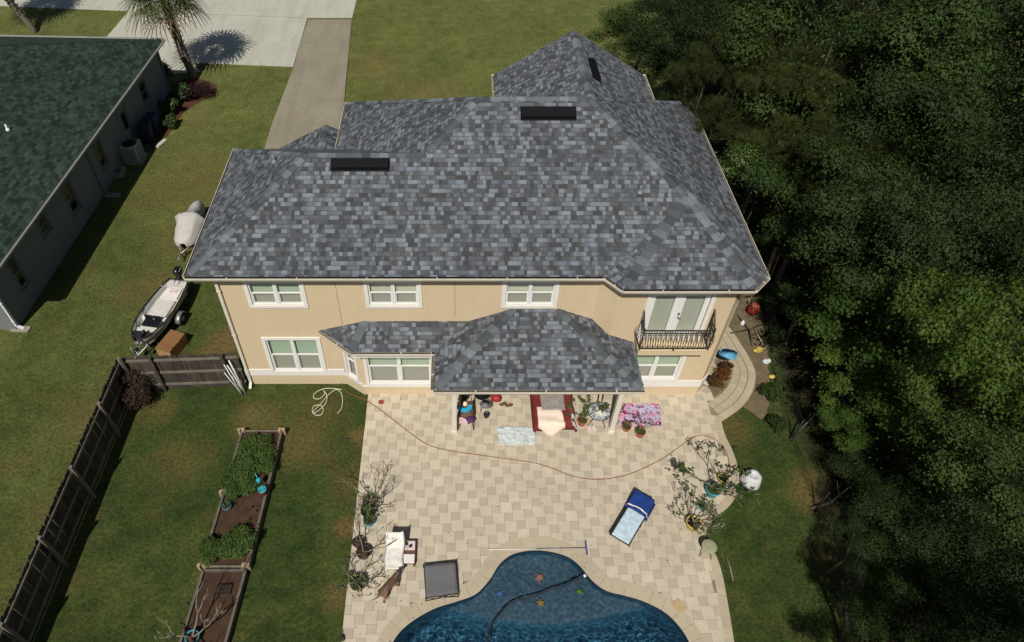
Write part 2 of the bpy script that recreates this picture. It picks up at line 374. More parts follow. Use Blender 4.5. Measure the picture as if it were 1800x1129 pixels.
def pavermat(name, c, c2, isl):
    m, nt, b = new_mat(name); g = N(nt, 'ShaderNodeNewGeometry')
    col = mixc(nt, g.outputs['Random Per Island'], c, c2)
    f = noisen(nt, .6, 6, .65, None, .6); col = mixc(nt, mathn(nt, 'MULTIPLY_ADD', f, 1.6, -.66, True), col, tuple(x*.72 for x in c2))
    f = noisen(nt, 4, 5, .6); col = mixc(nt, mathn(nt, 'MULTIPLY_ADD', f, .8, -.32, True), col, tuple(x*.7 for x in c2))
    f3 = noisen(nt, 55, 3, .7); k = ramp(nt, f3, [(.2, (.84,)*3), (.8, (1.13,)*3)]); col = mixc(nt, 1.0, col, k, 'MULTIPLY')
    nt.links.new(col, b.inputs['Base Color']); b.inputs['Roughness'].default_value = .85; b.inputs['Specular IOR Level'].default_value = .2; bump(nt, b, f3, .15, .004); return m
M['paver'] = pavermat('large_paver', (.60, .525, .41), (.545, .475, .365), .1)
M['paver2'] = pavermat('small_paver', (.50, .437, .335), (.455, .397, .305), .1)
M['coping'] = pavermat('coping_paver', (.50, .435, .315), (.47, .40, .29), .1)
M['path'] = pavermat('path_paver', (.50, .43, .31), (.44, .375, .27), .1)
M['wood_grey'] = mat('weathered_board', (.085, .072, .058), (.042, .036, .03), 3, .9, .15, bmp=.4, isl=.3)
M['wood_rail'] = mat('weathered_rail', (.21, .18, .145), (.13, .112, .09), 3, .85, .2, isl=.15)
M['bedwood'] = mat('bed_timber', (.16, .135, .105), (.09, .075, .06), 3, .9, .15, isl=.2)
M['bedend'] = mat('tan_timber', (.46, .33, .2), (.33, .23, .14), 5, .85)
M['soil'] = mat('garden_soil', (.085, .048, .03), (.04, .025, .017), 4, .95, .1, bmp=.9, bs=18)
M['sand_soil'] = mat('bare_sandy_soil', (.2, .155, .095), (.11, .09, .055), 2.5, .95, .1, bmp=.6, bs=14)
M['mulch'] = mat('red_mulch', (.12, .05, .03), (.06, .03, .02), 6, .95, .1, bmp=1, bs=40)
M['bark'] = mat('bark', (.07, .06, .05), (.035, .03, .025), 6, .95, .1, bmp=.8, bs=18)
M['bark_pale'] = mat('pale_bark', (.16, .14, .115), (.09, .078, .065), 6, .9, .1, bmp=.5, bs=18)
M['palm_trunk'] = mat('palm_trunk', (.2, .17, .13), (.1, .085, .065), 9, .95, .1, bmp=.9, bs=30)
M['l_gum'] = leafmat('sweetgum_leaf', (.020, .050, .010), (.078, .128, .022), .22)
M['l_oak'] = leafmat('dark_oak_leaf', (.011, .024, .008), (.038, .062, .017), .15)
M['l_broad'] = leafmat('broad_leaf', (.015, .034, .009), (.052, .085, .020), .18)
M['l_glossy'] = leafmat('glossy_leaf', (.016, .04, .009), (.052, .098, .020), .15, .35, .4)
M['l_pine'] = leafmat('pine_needle', (.024, .034, .010), (.056, .070, .018), .15)
M['l_brown'] = leafmat('dry_leaf', (.04, .028, .02), (.08, .05, .035), .15)
M['l_purple'] = leafmat('purple_leaf', (.03, .014, .014), (.07, .03, .028), .15)
M['l_veg'] = leafmat('vegetable_leaf', (.028, .06, .014), (.07, .12, .028), .2)
M['l_palm'] = leafmat('palm_frond', (.045, .07, .016), (.125, .145, .035), .2, .45, .4)
M['l_palm_dry'] = leafmat('dry_palm_frond', (.16, .11, .06), (.09, .065, .04), .15)
M['l_pot'] = leafmat('potted_leaf', (.04, .075, .02), (.1, .14, .04), .2)
M['l_croton'] = leafmat('croton_leaf', (.06, .016, .012), (.22, .10, .02), .2)
M['stem'] = mat('grey_stem', (.26, .23, .17), (.15, .13, .095), 9, .85)
M['terra'] = mat('terracotta', (.5, .155, .085), (.4, .12, .07), 7, .8)
M['teal'] = mat('teal_plastic', (.02, .35, .42), (.02, .28, .34), 5, .4, .5)
M['yellow'] = mat('yellow_plastic', (.62, .47, .1), (.5, .38, .1), 5, .5, .4)
M['blackpl'] = mat('black_plastic', (.015, .015, .016), (.03, .03, .03), 6, .5, .4)
M['greypl'] = mat('grey_plastic', (.2, .2, .21), (.16, .16, .17), 6, .5, .4)
M['white'] = mat('white_plastic', (.75, .74, .71), (.66, .65, .62), 5, .5, .4)
M['cloth_w'] = mat('white_towel', (.78, .75, .7), (.7, .66, .6), 9, .95, .1, bmp=.5, bs=60)
M['cloth_cream'] = mat('cream_throw', (.82, .7, .58), (.75, .63, .52), 6, .95, .1, bmp=.5, bs=50)
M['cloth_red'] = mat('burgundy_cover', (.2, .032, .028), (.15, .025, .022), 4, .9, .15, bmp=.4, bs=20)
M['cloth_grey'] = mat('grey_cot_fabric', (.155, .155, .16), (.13, .13, .135), 3, .9, .15, bmp=.2, bs=60)
M['rug'] = mat('grey_rug', (.36, .33, .3), (.22, .2, .185), 14, .95, .1, bmp=.5, bs=70)
M['skyblue'] = mat('light_blue_plastic', (.02, .42, .72), (.02, .36, .64), 4, .4, .5)
M['navy'] = mat('navy_towel', (.018, .05, .22), (.014, .036, .16), 6, .95, .1, bmp=.5, bs=60)
M['hull'] = mat('grey_aluminium_hull', (.42, .42, .4), (.33, .33, .32), 3, .4, .5)
M['boatdeck'] = mat('boat_deck', (.66, .63, .58), (.52, .49, .45), 5, .8)
M['motor'] = mat('outboard_black', (.008, .008, .009), (.014, .014, .015), 5, .25, .6)
M['steel'] = mat('galvanised_steel', (.4, .4, .4), (.28, .28, .28), 10, .4, .5, .6)
M['tyre'] = mat('rubber', (.018, .018, .018), rough=.85)
M['tarp'] = mat('grey_tarp', (.5, .48, .44), (.42, .4, .37), 4, .7, .3, bmp=.5, bs=9)
M['crate'] = mat('brown_timber', (.26, .135, .055), (.18, .09, .038), 3, .75, .3, isl=.25, bmp=.3, bs=25)
M['crate2'] = mat('pale_plywood', (.42, .27, .13), (.32, .2, .09), 3, .8)
M['hose_br'] = mat('brown_hose', (.26, .10, .05), (.2, .08, .045), 9, .6)
M['hose_w'] = mat('cream_hose', (.6, .56, .42), (.5, .46, .34), 9, .6)
M['purple'] = mat('purple_cushion', (.12, .03, .16), (.08, .02, .12), 7, .9)
M['pink'] = mat('pale_pink_cloth', (.72, .5, .52), (.6, .4, .44), 12, .9)
M['red'] = mat('red_plastic', (.32, .03, .025), (.25, .03, .02), 5, .5)
M['orange'] = mat('orange_toy', (.9, .42, .14), (.8, .35, .1), 5, .5)
M['sage'] = mat('sage_seat', (.33, .33, .2), (.27, .27, .165), 5, .7)
M['deck_br'] = mat('brown_slat', (.15, .075, .04), (.1, .05, .03), 7, .7)
M['netb'] = mat('blue_net', (.2, .5, .7), (.05, .25, .45), 7, .7)

def speckle(name, base, cols, scale, th=.5):
    m, nt, b = new_mat(name); tc = N(nt, 'ShaderNodeTexCoord')
    vo = N(nt, 'ShaderNodeTexVoronoi'); vo.inputs['Scale'].default_value = scale; nt.links.new(tc.outputs['Object'], vo.inputs['Vector'])
    sc = N(nt, 'ShaderNodeSeparateColor'); nt.links.new(vo.outputs['Color'], sc.inputs[0])
    st = [(i/len(cols), c) for i, c in enumerate(cols)]
    k = ramp(nt, sc.outputs[0], st)
    nz = noisen(nt, scale*.8, 3, .5, None, 1.5)
    f = ramp(nt, nz, [(th-.04, (0, 0, 0)), (th+.04, (1, 1, 1))]); nt.links.new(mixc(nt, f, base, k), b.inputs['Base Color']); b.inputs['Roughness'].default_value = .9; b.inputs['Specular IOR Level'].default_value = .15
    return m
M['floral'] = speckle('floral_cloth', (.16, .03, .09), [(.40, .36, .50), (.46, .42, .56), (.40, .37, .52), (.66, .14, .25), (.42, .38, .52), (.45, .4, .55), (.43, .38, .53), (.7, .32, .4), (.42, .38, .52)], 6, .44)
M['bluepat'] = speckle('pale_blue_pattern_towel', (.3, .47, .6), [(.6, .68, .74), (.42, .56, .66), (.55, .65, .72)], 16, .42)
M['paletowel'] = speckle('faded_grey_towel', (.55, .60, .60), [(.62, .65, .64), (.58, .62, .62), (.40, .45, .47)], 5, .58)
M['mosaic'] = speckle('glass_mosaic', (.2, .24, .25), [(.45, .48, .48), (.1, .13, .14), (.3, .36, .38), (.6, .6, .58)], 12, .4)
M['pinkpat'] = speckle('pink_print_cloth', (.7, .55, .55), [(.6, .3, .36), (.75, .66, .66), (.5, .4, .45)], 12, .5)

# pool
def plaster(name, c, c2, sp):
    m, nt, b = new_mat(name)
    vo = N(nt, 'ShaderNodeTexVoronoi'); tc = N(nt, 'ShaderNodeTexCoord'); nt.links.new(tc.outputs['Object'], vo.inputs['Vector']); vo.inputs['Scale'].default_value = sp
    sc = N(nt, 'ShaderNodeSeparateColor'); nt.links.new(vo.outputs['Color'], sc.inputs[0])
    col = mixc(nt, sc.outputs[0], c, c2); f = noisen(nt, 1.2, 5, .6); col = mixc(nt, mathn(nt, 'MULTIPLY_ADD', f, 1.4, -.4, True), col, tuple(x*.65 for x in c)); nt.links.new(col, b.inputs['Base Color']); b.inputs['Roughness'].default_value = .8
    return m
M['plaster'] = plaster('deep_tint_plaster', (.05, .15, .22), (.09, .22, .30), 30); M['plaster2'] = plaster('shallow_tint_plaster', (.11, .15, .18), (.18, .23, .26), 30)  # shelf paler than deep floor: water's dimming with depth put into colour
M['waterline'] = mat('dark_waterline_tile', (.02, .04, .07), (.012, .025, .05), 6, .4)
def watermat():
    m, nt, b = new_mat('pool_water_surface')
    rf = N(nt, 'ShaderNodeBsdfRefraction'); rf.inputs['IOR'].default_value = 1.33; rf.inputs[0].default_value = (.70, .86, .95, 1); rf.inputs['Roughness'].default_value = .0
    gl = N(nt, 'ShaderNodeBsdfGlossy'); gl.inputs['Roughness'].default_value = .02
    lw = N(nt, 'ShaderNodeLayerWeight'); f = mathn(nt, 'MULTIPLY_ADD', mathn(nt, 'POWER', lw.outputs['Facing'], 5), .9, .03, True)
    mx = N(nt, 'ShaderNodeMixShader'); nt.links.new(f, mx.inputs[0]); nt.links.new(rf.outputs[0], mx.inputs[1]); nt.links.new(gl.outputs[0], mx.inputs[2])
    nt.links.new(mx.outputs[0], nt.nodes['Material Output'].inputs[0])
    return m
M['water'] = watermat()
M['frame_grey'] = mat('grey_window_frame', (.2, .21, .2), rough=.6)
# ------------------------------------------------------------------ plan geometry
def catmull(P, k=6, closed=False):
    P = [Vector(p) for p in P]; n = len(P); out = []
    rngi = range(n) if closed else range(n-1)
    for i in rngi:
        if closed: a, b, c, d = P[(i-1) % n], P[i], P[(i+1) % n], P[(i+2) % n]
        else: a, b, c, d = P[max(i-1, 0)], P[i], P[i+1], P[min(i+2, n-1)]
        for j in range(k):
            t = j/k; out.append(.5*((2*b)+(c-a)*t+(2*a-5*b+4*c-d)*t*t+(3*b-a-3*c+d)*t**3))
    if not closed: out.append(P[-1])
    return out
def resample(P, step, closed=False):
    P = list(P) + ([P[0]] if closed else []); out = [P[0].copy()]; need = step
    for a, b in zip(P[:-1], P[1:]):
        L = (b-a).length; pos = 0
        while pos+need <= L:
            pos += need; out.append(a.lerp(b, pos/L)); need = step
        need -= L-pos
    return out
def inside(x, y, poly):
    c = False; n = len(poly); j = n-1
    for i in range(n):
        xi, yi = poly[i][0], poly[i][1]; xj, yj = poly[j][0], poly[j][1]
        if (yi > y) != (yj > y) and x < (xj-xi)*(y-yi)/(yj-yi)+xi: c = not c
        j = i
    return c
def offs(P, d, closed=False):
    out = []; n = len(P)
    for i in range(n):
        a = P[(i-1) % n] if closed else P[max(i-1, 0)]; b = P[(i+1) % n] if closed else P[min(i+1, n-1)]
        t = (b-a); t.z = 0; t.normalize(); out.append(P[i]+Vector((t.y, -t.x, 0))*d)
    return out
def dist_pl(x, y, P):
    m = 1e9
    for p in P:
        d = (p.x-x)**2+(p.y-y)**2
        if d < m: m = d
    return math.sqrt(m)
def sheet(name, outer, holes, z, material):
    bm = bmesh.new()
    for loop in [outer]+holes:
        vs = [bm.verts.new((p[0], p[1], z)) for p in loop]
        for i in range(len(vs)): bm.edges.new((vs[i], vs[(i+1) % len(vs)]))
    bmesh.ops.triangle_fill(bm, use_beauty=True, edges=bm.edges[:])
    for f in bm.faces:
        if f.normal.z < 0: f.normal_flip()
    me = bpy.data.meshes.new(name); bm.to_mesh(me); bm.free(); me.materials.append(material)
    o = bpy.data.objects.new(name, me); COL.objects.link(o); return o

PZ = .03      # top of the pavers
pool_px = [(690, 1129), (716, 1098), (760, 1071), (802, 1057), (836, 1044), (860, 1019), (879, 990), (906, 972), (948, 967), (990, 975), (1016, 991), (1042, 1021), (1066, 1038), (1096, 1046), (1130, 1056), (1166, 1074), (1192, 1098), (1212, 1129)]
pool_up = [gp(x, y) for x, y in pool_px]
pool_ctrl = pool_up + [Vector((6.45, -9.6, 0)), Vector((6.2, -10.8, 0)), Vector((4.9, -12.0, 0)), Vector((2.3, -12.5, 0)), Vector((-.2, -12.0, 0)), Vector((-1.7, -10.8, 0)), Vector((-2.0, -9.6, 0))]
pool = resample(catmull(pool_ctrl, 6, True), .12, True)
# direction: pool_ctrl goes left->right over the top = clockwise seen from above
def ccw(P): return sum(P[i].x*P[(i+1) % len(P)].y-P[(i+1) % len(P)].x*P[i].y for i in range(len(P))) > 0
if not ccw(pool): pool = pool[::-1]

edge_px = [(1262, 560), (1283, 578), (1300, 603), (1318, 632), (1328, 660), (1322, 690), (1306, 714), (1286, 730), (1268, 742), (1274, 765), (1288, 795), (1298, 830), (1297, 862), (1284, 888), (1262, 908), (1244, 928), (1241, 950), (1257, 975), (1268, 1005), (1277, 1050), (1290, 1129)]
edge_r = [Vector((9.6, 7.5, 0)), Vector((10.0, 5.0, 0))] + [gp(x, y) for x, y in edge_px] + [Vector((7.3, -10.5, 0)), Vector((7.2, -14.5, 0))]
# keep the sharp nick where the path meets the patio
k1 = [i for i, p in enumerate(edge_r) if abs(p.x-gp(1268, 742).x) < 1e-4][0]
ed1 = resample(catmull(edge_r[:k1+1], 6), .15); ed2 = resample(catmull(edge_r[k1:], 6), .15)
edge_line = ed1+ed2
LX = -3.13
patio_poly = [Vector((LX, -14.5, 0))] + edge_line[::-1] + [Vector((8.6, 7.5, 0)), Vector((8.6, .1, 0)), Vector((LX, .1, 0))]
bed_px = [(1262, 630), (1246, 668), (1243, 672), (1251, 697), (1272, 685), (1279, 668), (1276, 648), (1268, 632)]
plant_bed = [gp(x, y) for x, y in bed_px]

big = [(-200, -60), (200, -60), (200, 200), (-200, 200)]
struct(sheet('ground', big, [pool], 0, M['grass']))
struct(sheet('patio_base', patio_poly, [pool], .004, M['joint']))
# hopscotch paving: large and small squares
ringtest = lambda x, y: y > -1.45+.25*(x-9) and x > 8.85 and inside(x, y, patio_poly) and not inside(x, y, plant_bed) and not (x < 9.3 and y < -1.2)
def tiles():
    A, B = .372, .255; g = .006; mb = MB()
    ox, oy = -3.1, -.35
    cop = offs(pool, .42, True)
    for i in range(-60, 60):
        for j in range(-60, 60):
            x0 = ox+i*A+j*B; y0 = oy-i*B+j*A
            if not (-4 < x0 < 11 and -12 < y0 < 1): continue
            for k, (px, py, s) in enumerate(((x0, y0, A), (x0+A, y0+A-B, B))):
                cx, cy = px+s/2, py+s/2
                xa, xb, ya, yb = max(px, LX), px+s, py, py+s
                if cx < LX-.12 or xb-xa < .05 or cy > -.02 and cx < 8.7: continue
                if not all(inside(a_, b_, patio_poly) or b_ > -.05 and a_ < 8.5 for a_, b_ in ((xa+.01, ya+.01), (xb-.01, ya+.01), (xb-.01, yb-.01), (xa+.01, yb-.01))): continue
                if ringtest(cx, cy): continue
                if inside(cx, cy, cop) and any(inside(a_, b_, pool) for a_, b_ in ((cx, cy), (xa-.04, ya-.04), (xb+.04, ya-.04), (xb+.04, yb+.04), (xa-.04, yb+.04))): continue
                if inside(cx, cy, plant_bed): continue
                t = random.uniform(-.0015, .0015)
                mb.box(((xa+xb)/2, (ya+yb)/2, .0145+t/2), (xb-xa-g, yb-ya-g, .029+t), mi=k, rz=random.uniform(-.004, .004))
    return mb
tl = tiles(); o = tl.build('patio_paving', [M['paver'], M['paver2']]); struct(o)
def band(mb, P, d0, d1, z0, z1, n, gap=.007, closed=False, test=None):
    A = offs(P, d0, closed); Bq = offs(P, d1, closed); i = 0; N_ = len(P)
    while i+n < N_+(1 if closed else 0):
        idx = [(i+k) % N_ for k in range(n+1)]
        a = [A[q] for q in idx]; b = [Bq[q] for q in idx]
        cen = (a[0]+b[-1])/2
        if test is None or test(cen.x, cen.y):
            t = (a[-1]-a[0]).normalized()*gap/2
            a = [a[0]+t]+a[1:-1]+[a[-1]-t]; b = [b[0]+t]+b[1:-1]+[b[-1]-t]
            ins = (b[0]-a[0]).normalized()*gap/2; loop = [p+ins for p in a]+[p-ins for p in b[::-1]]
            zz = z1+random.uniform(-.0015, .0015)
            mb.prism([(p.x, p.y) for p in loop], z0, zz)
        i += n
mb = MB(); band(mb, pool, -.02, .40, .006, .036, 3, .006, True)
cop_o = mb.build('pool_coping', M['coping']); struct(cop_o)
mb = MB(); band(mb, edge_line, 0, .26, .006, .034, 2, .006, False)
ringtest = lambda x, y: y > -1.45+.25*(x-9) and x > 8.85 and inside(x, y, patio_poly) and not inside(x, y, plant_bed) and not (x < 9.3 and y < -1.2)
for k in range(1, 8):
    band(mb, ed1, .27*k+.005, .27*(k+1), .005, .030, 2, .016, False, ringtest)
struct(mb.build('garden_path', M['path']))
# pool shell
mb = MB()
n = len(pool)
for i in range(n):
    a = pool[i]; b = pool[(i+1) % n]
    mb.poly([(a.x, a.y, .006), (b.x, b.y, .006), (b.x, b.y, -.16), (a.x, a.y, -.16)][::-1], 1)
    mb.poly([(a.x, a.y, -.16), (b.x, b.y, -.16), (b.x, b.y, -1.8), (a.x, a.y, -1.8)][::-1], 0)
def pfloor(x, y):
    s = -8.15+.06*(x-2.4)**2
    t = min(max((s-y)/.55, 0), 1); t = t*t*(3-2*t)
    d = -.42-1.1*t
    if y < -9.2: d -= .15
    return d
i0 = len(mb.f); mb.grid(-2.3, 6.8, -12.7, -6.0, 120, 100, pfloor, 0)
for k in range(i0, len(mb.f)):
    if mb.v[mb.f[k][0]][2] > -.5: mb.m[k] = 2  # shelf faces get the tint painted for shallow water
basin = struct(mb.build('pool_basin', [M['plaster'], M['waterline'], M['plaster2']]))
def wave(x, y):
    v = Vector((x, y, 0)); r = math.hypot(x-2.4, y+6.6)
    z = .016*mnoise.noise(v*1.9+Vector((3, 1, 0)))+.010*mnoise.noise(v*4.2)+.0048*mnoise.noise(v*8.5)+.0014*mnoise.noise(v*17)
    z += .0016*math.sin(r*24+2*mnoise.noise(v*1.2))*math.exp(-r*.9)
    return -.10+z
mb = MB(); mb.grid(-2.4, 6.9, -12.8, -5.95, 340, 250, wave)
wat = mb.build('pool_water', M['water']); struct(wat, label='clear blue water filling the curved pool')
wat.cycles.is_caustics_caster = True
basin.cycles.is_caustics_receiver = True
# driveways and walks out front
def slab(name, poly, z, m): return struct(sheet(name, poly, [], z, m))
def P2(*pp): return [tuple(gp(x, y)[:2]) for x, y in pp]
mb = MB()
def slabs(mb, quads, z0, z1):
    for q in quads: mb.prism([(p[0], p[1]) for p in q], z0, z1)
# wide pale driveway
mb.prism(P2((515, 118), (340, 111), (352, 127), (296, 131), (293, 112), (186, 68), (226, 21), (540, 33))[::-1], -.02, .03)
struct(mb.build('driveway', M['conc']))
mb = MB(); mb.prism([tuple(gp(226, 20)[:2]), tuple(gp(0, 11)[:2]), (-70, 31.5), (-70, 60), (-7, 60), tuple(gp(627, 0)[:2]), tuple(gp(619, 32)[:2]), tuple(gp(541, 32)[:2])][::-1], -.02, .028)
struct(mb.build('front_walk', M['conc']))
mb = MB()
lft = [(541, 35), (527, 76), (516, 118), (505, 147), (493, 178), (478, 217), (464, 262), (440, 330)]
rgt = [(619, 35), (615, 76), (611, 118), (608, 147), (606, 178), (600, 217), (590, 262), (570, 330)]
for i in range(len(lft)-1):
    a, b, c, d = lft[i], rgt[i], rgt[i+1], lft[i+1]
    q = [gp(*a), gp(*b), gp(*c), gp(*d)]; cen = sum(q, Vector())/4
    q = [cen+(p-cen)*.988 for p in q]
    mb.prism([(p.x, p.y) for p in q][::-1], -.02, .032)
struct(mb.build('side_drive', M['conc_old'])); slab('drive_joints', P2((540, 35), (619, 35), (606, 178), (592, 262), (464, 262), (516, 118))[::-1], .008, M['mulch'])
mb = MB(); mb.prism([(p[0], p[1]) for p in P2((500, 217), (590, 217), (575, 262), (488, 262))][::-1], .02, .036)
# bed soils
def soil(name, px, z, m, n=6):
    P = resample(catmull([gp(x, y) for x, y in px], n, True), .15, True)
    P = [p+Vector((random.uniform(-.05, .05), random.uniform(-.05, .05), 0)) for p in P]
    return struct(sheet(name, [(p.x, p.y) for p in P], [], z, m))
soil('mulch_bed', [(300, 150), (340, 138), (380, 150), (374, 166), (340, 186), (318, 205), (300, 232), (282, 250), (262, 262), (285, 200)], .012, M['mulch'])
soil('sandy_ground', [(1300, 520), (1330, 520), (1342, 560), (1352, 590), (1350, 640), (1352, 690), (1345, 735), (1328, 730), (1300, 706), (1310, 670), (1303, 635), (1290, 600), (1272, 566)], .012, M['sand_soil'])
soil('planting_bed', bed_px, .02, M['sand_soil'], 3)

# ------------------------------------------------------------------ roofs
def roof_uv(pts):
    pts = [Vector(p) for p in pts]
    nrm = Vector((0, 0, 0))
    for i in range(len(pts)):
        a = pts[i]; b = pts[(i+1) % len(pts)]
        nrm += Vector(((a.y-b.y)*(a.z+b.z), (a.z-b.z)*(a.x+b.x), (a.x-b.x)*(a.y+b.y)))
    nrm.normalize()
    if nrm.z < 0: nrm = -nrm; pts = pts[::-1]
    u = Vector((0, 0, 1)).cross(nrm)
    if u.length < 1e-4: u = Vector((1, 0, 0))
    u.normalize(); v = nrm.cross(u)
    return pts, [(p.dot(u)+50, p.dot(v)+50) for p in pts]
def roof_face(mb, pts):
    p, uv = roof_uv(pts); mb.poly(p, 0, False, uv)
def caps(mb, a, b, wid=.16, step=.27, drop=.6, na=None, nb=None, lift=.012):
    """overlapping cap shingles bent over a hip or ridge; na, nb: normals of the two slopes"""
    a = Vector(a); b = Vector(b); d = b-a; L = d.length; d.normalize()
    sa = na.cross(d).normalized(); sb = nb.cross(d).normalized()
    # side vectors lie in each slope, pointing away from the hip and down
    if sa.z > 0 or (abs(sa.z) < 1e-5): sa = -sa if sa.z > 0 else sa
    if sb.z > 0: sb = -sb
    up = (na+nb).normalized(); k = int(L/step)
    for i in range(k):
        p = a+d*(i*step+.13); q = a+d*min((i+1.12)*step+.13, L)
        jl = random.uniform(.92, 1.06)
        p1 = p+up*(lift+.014); q1 = q+up*(lift+.002)
        vs = [p1+sa*wid*jl, p1, p1+sb*wid*jl, q1+sa*wid*jl, q1, q1+sb*wid*jl]
        dn = -up*.012
        vs += [v+dn for v in vs[:3]]
        mb.raw(vs, [(0, 1, 4, 3), (1, 2, 5, 4), (6, 7, 1, 0), (7, 8, 2, 1)], 0)
def nrm_of(*pts):
    p, _ = roof_uv(pts); return (p[1]-p[0]).cross(p[2]-p[0]).normalized()
def gutter_run(mb, a, b, out, zt, w=.10, h=.12, hang=True):
    """K-style gutter: trough with lip, hangers; 'out' points away from the fascia"""
    a = Vector(a); b = Vector(b); o = Vector(out).normalized(); a.z = b.z = zt
    def q(p, dx, dz): return p+o*dx+Vector((0, 0, dz))
    prof = [(0, 0), (0, -h), (w*.7, -h), (w, -h*.35), (w, 0), (w-.015, 0), (w-.015, -.02)]
    for i in range(len(prof)-1):
        (x0, z0), (x1, z1) = prof[i], prof[i+1]
        mb.poly([q(a, x0, z0), q(b, x0, z0), q(b, x1, z1), q(a, x1, z1)], 0)
    mb.poly([q(a, .006, -.055), q(b, .006, -.055), q(b, w-.02, -.055), q(a, w-.02, -.055)][::-1], 1)
    for e in (a, b): mb.poly([q(e, x, z) for x, z in prof[:5]], 0)
    L = (b-a).length; k = max(1, int(L/1.9)) if hang else 0
    for i in range(1, k+1):
        c = a.lerp(b, (i-.4)/k); mb.beam(q(c, 0, -.004), q(c, w, -.004), .03, .012, mi=0)

S = .6
house = thing('house', 'two storey cream stucco house with a grey shingle hip roof and covered patio', 'house', (0, 0, 0))
Z = 5.6; K2 = 2.2
e = dict(P0=(-8.03, -.37, Z), P1=(4.38, -.37, Z), P2=(4.83, -.90, Z), P3=(8.65, -.90, Z), P4=(9.17, -.37, Z), P5=(9.17, 9.63, Z), P10=(-4.35, 9.63, Z), P11=(-4.35, 6.37, Z), P12=(-8.03, 6.37, Z))
R0 = (-4.66, 3.0, Z+3.37*S); J = (-.98, 3.0, Z+3.37*S); M0 = (.65, 4.63, Z+5*S); M1 = (4.17, 4.63, Z+5*S)
A = (9.17-K2, -.37+K2, Z+K2*S)
mb = MB()
F_front = [e['P0'], e['P1'], A, M1, M0, J, R0]
F = dict(front=F_front, bl=[e['P1'], e['P2'], A], bf=[e['P2'], e['P3'], A], br=[e['P3'], e['P4'], A], right=[e['P4'], e['P5'], M1, A], left=[e['P12'], e['P0'], R0],
         lrear=[e['P11'], e['P12'], R0, J], tleft=[e['P11'], e['P10'], M0, J], rear=[e['P5'], e['P10'], M0, M1],
         wl=[(1.54, 11.9, Z), (1.54, 9.63, Z), (4.645, 6.525, Z+3.105*S), (4.645, 11.9, Z+3.105*S)],
         wr=[(7.75, 11.9, Z), (7.75, 9.63, Z), (4.645, 6.525, Z+3.105*S), (4.645, 11.9, Z+3.105*S)])
for f in F.values(): roof_face(mb, f)
# low wing behind the left corner
LW = [(-5.05, 8.5, 5.3), (-5.05, 5.9, 5.3), (-8.0, 5.9, 3.75), (-8.0, 8.5, 3.75)]
roof_face(mb, LW); roof_face(mb, [(-5.05, 8.5, 5.3), (-5.05, 5.9, 5.3), (-3.9, 5.9, 4.75), (-3.9, 8.5, 4.75)])
mb.poly([(-5.05, 8.5, 5.3), (-8, 8.5, 3.75), (-8, 8.5, 3.6), (-3.9, 8.5, 3.6), (-3.9, 8.5, 4.75)], 0, False, [(0, 0)]*5)
roof = mb.build('roof', M['shingle'], house)
nr = {k: nrm_of(*v) for k, v in F.items()}
mb = MB()
for a, b, x, y in (('P0', R0, 'front', 'left'), ('P4', A, 'right', 'br'), ('P3', A, 'bf', 'br'), ('P2', A, 'bf', 'bl'), (A, M1, 'front', 'right')):
    a = e[a] if isinstance(a, str) else a
    caps(mb, a, b, na=nr[x], nb=nr[y], wid=.17)
caps(mb, J, M0, na=nr['front'], nb=nr['tleft'], wid=.17)
caps(mb, R0, J, na=nr['front'], nb=nr['lrear']); caps(mb, M0, M1, na=nr['front'], nb=nr['rear'])
caps(mb, e['P12'], R0, na=nr['left'], nb=nr['lrear']); caps(mb, e['P10'], M0, na=nr['tleft'], nb=nr['rear']); caps(mb, e['P5'], M1, na=nr['right'], nb=nr['rear'])
caps(mb, (4.645, 11.9, Z+3.105*S), (4.645, 6.6, Z+3.105*S), na=nr['wl'], nb=nr['wr'], wid=.19)
caps(mb, (-5.05, 8.5, 5.3), (-5.05, 6, 5.3), na=nrm_of(*LW), nb=Vector((.43, 0, .9)).normalized())
# woven valley strip beside the bay roof
vd = Vector(A)-Vector(e['P1'])
mb.build('ridge_cap', M['cap'], roof)
def ridge_vent(c, L, W, H, nrm, along):
    mb = MB(); n = Vector(nrm); x = Vector(along).normalized(); y = n.cross(x).normalized()
    Mx = Matrix((x, y, n)).transposed()
    c = Vector(c)+n*(H/2+.01)
    mb.box(c, (L, W, H), rot=Mx, top=(.985, .8))
    mb.box(c-n*(H/2-.006), (L+.06, W+.1, .012), rot=Mx)
    for t in (-.25, 0, .25): mb.box(c+y*W*t+n*(H/2+.004), (L*.98, .015, .008), rot=Mx)
    return mb.build('roof_vent', M['vent'], roof, bevel=.008)
def on_front(x, y): return Vector((x, y, Z+S*(y+.37)))
ridge_vent(on_front(-2.95, 2.68), 1.75, .34, .11, nr['front'], (1, 0, 0))
ridge_vent(on_front(2.85, 4.15), 1.68, .38, .11, nr['front'], (1, 0, 0))
ridge_vent((5.12, 9.15, Z+S*(7.75-5.12)), 1.5, .3, .1, nr['wr'], (0, 1, 0))
for (x, y, zf) in ((5.55, 1.9, 'f'), (-5.85, 3.6, 'l')):
    z0 = Z+S*(y+.37) if zf == 'f' else Z+S*(x+8.03)
    mb = MB(); c = Vector((x, y, z0)); mb.tube([c-Vector((0, 0, .05)), c+Vector((0, 0, .28))], .04, 10); mb.lathe(c, [(.12, 0), (.09, .03), (.05, .1)], 12)
    mb.build('vent_pipe', M['greypl'], roof)

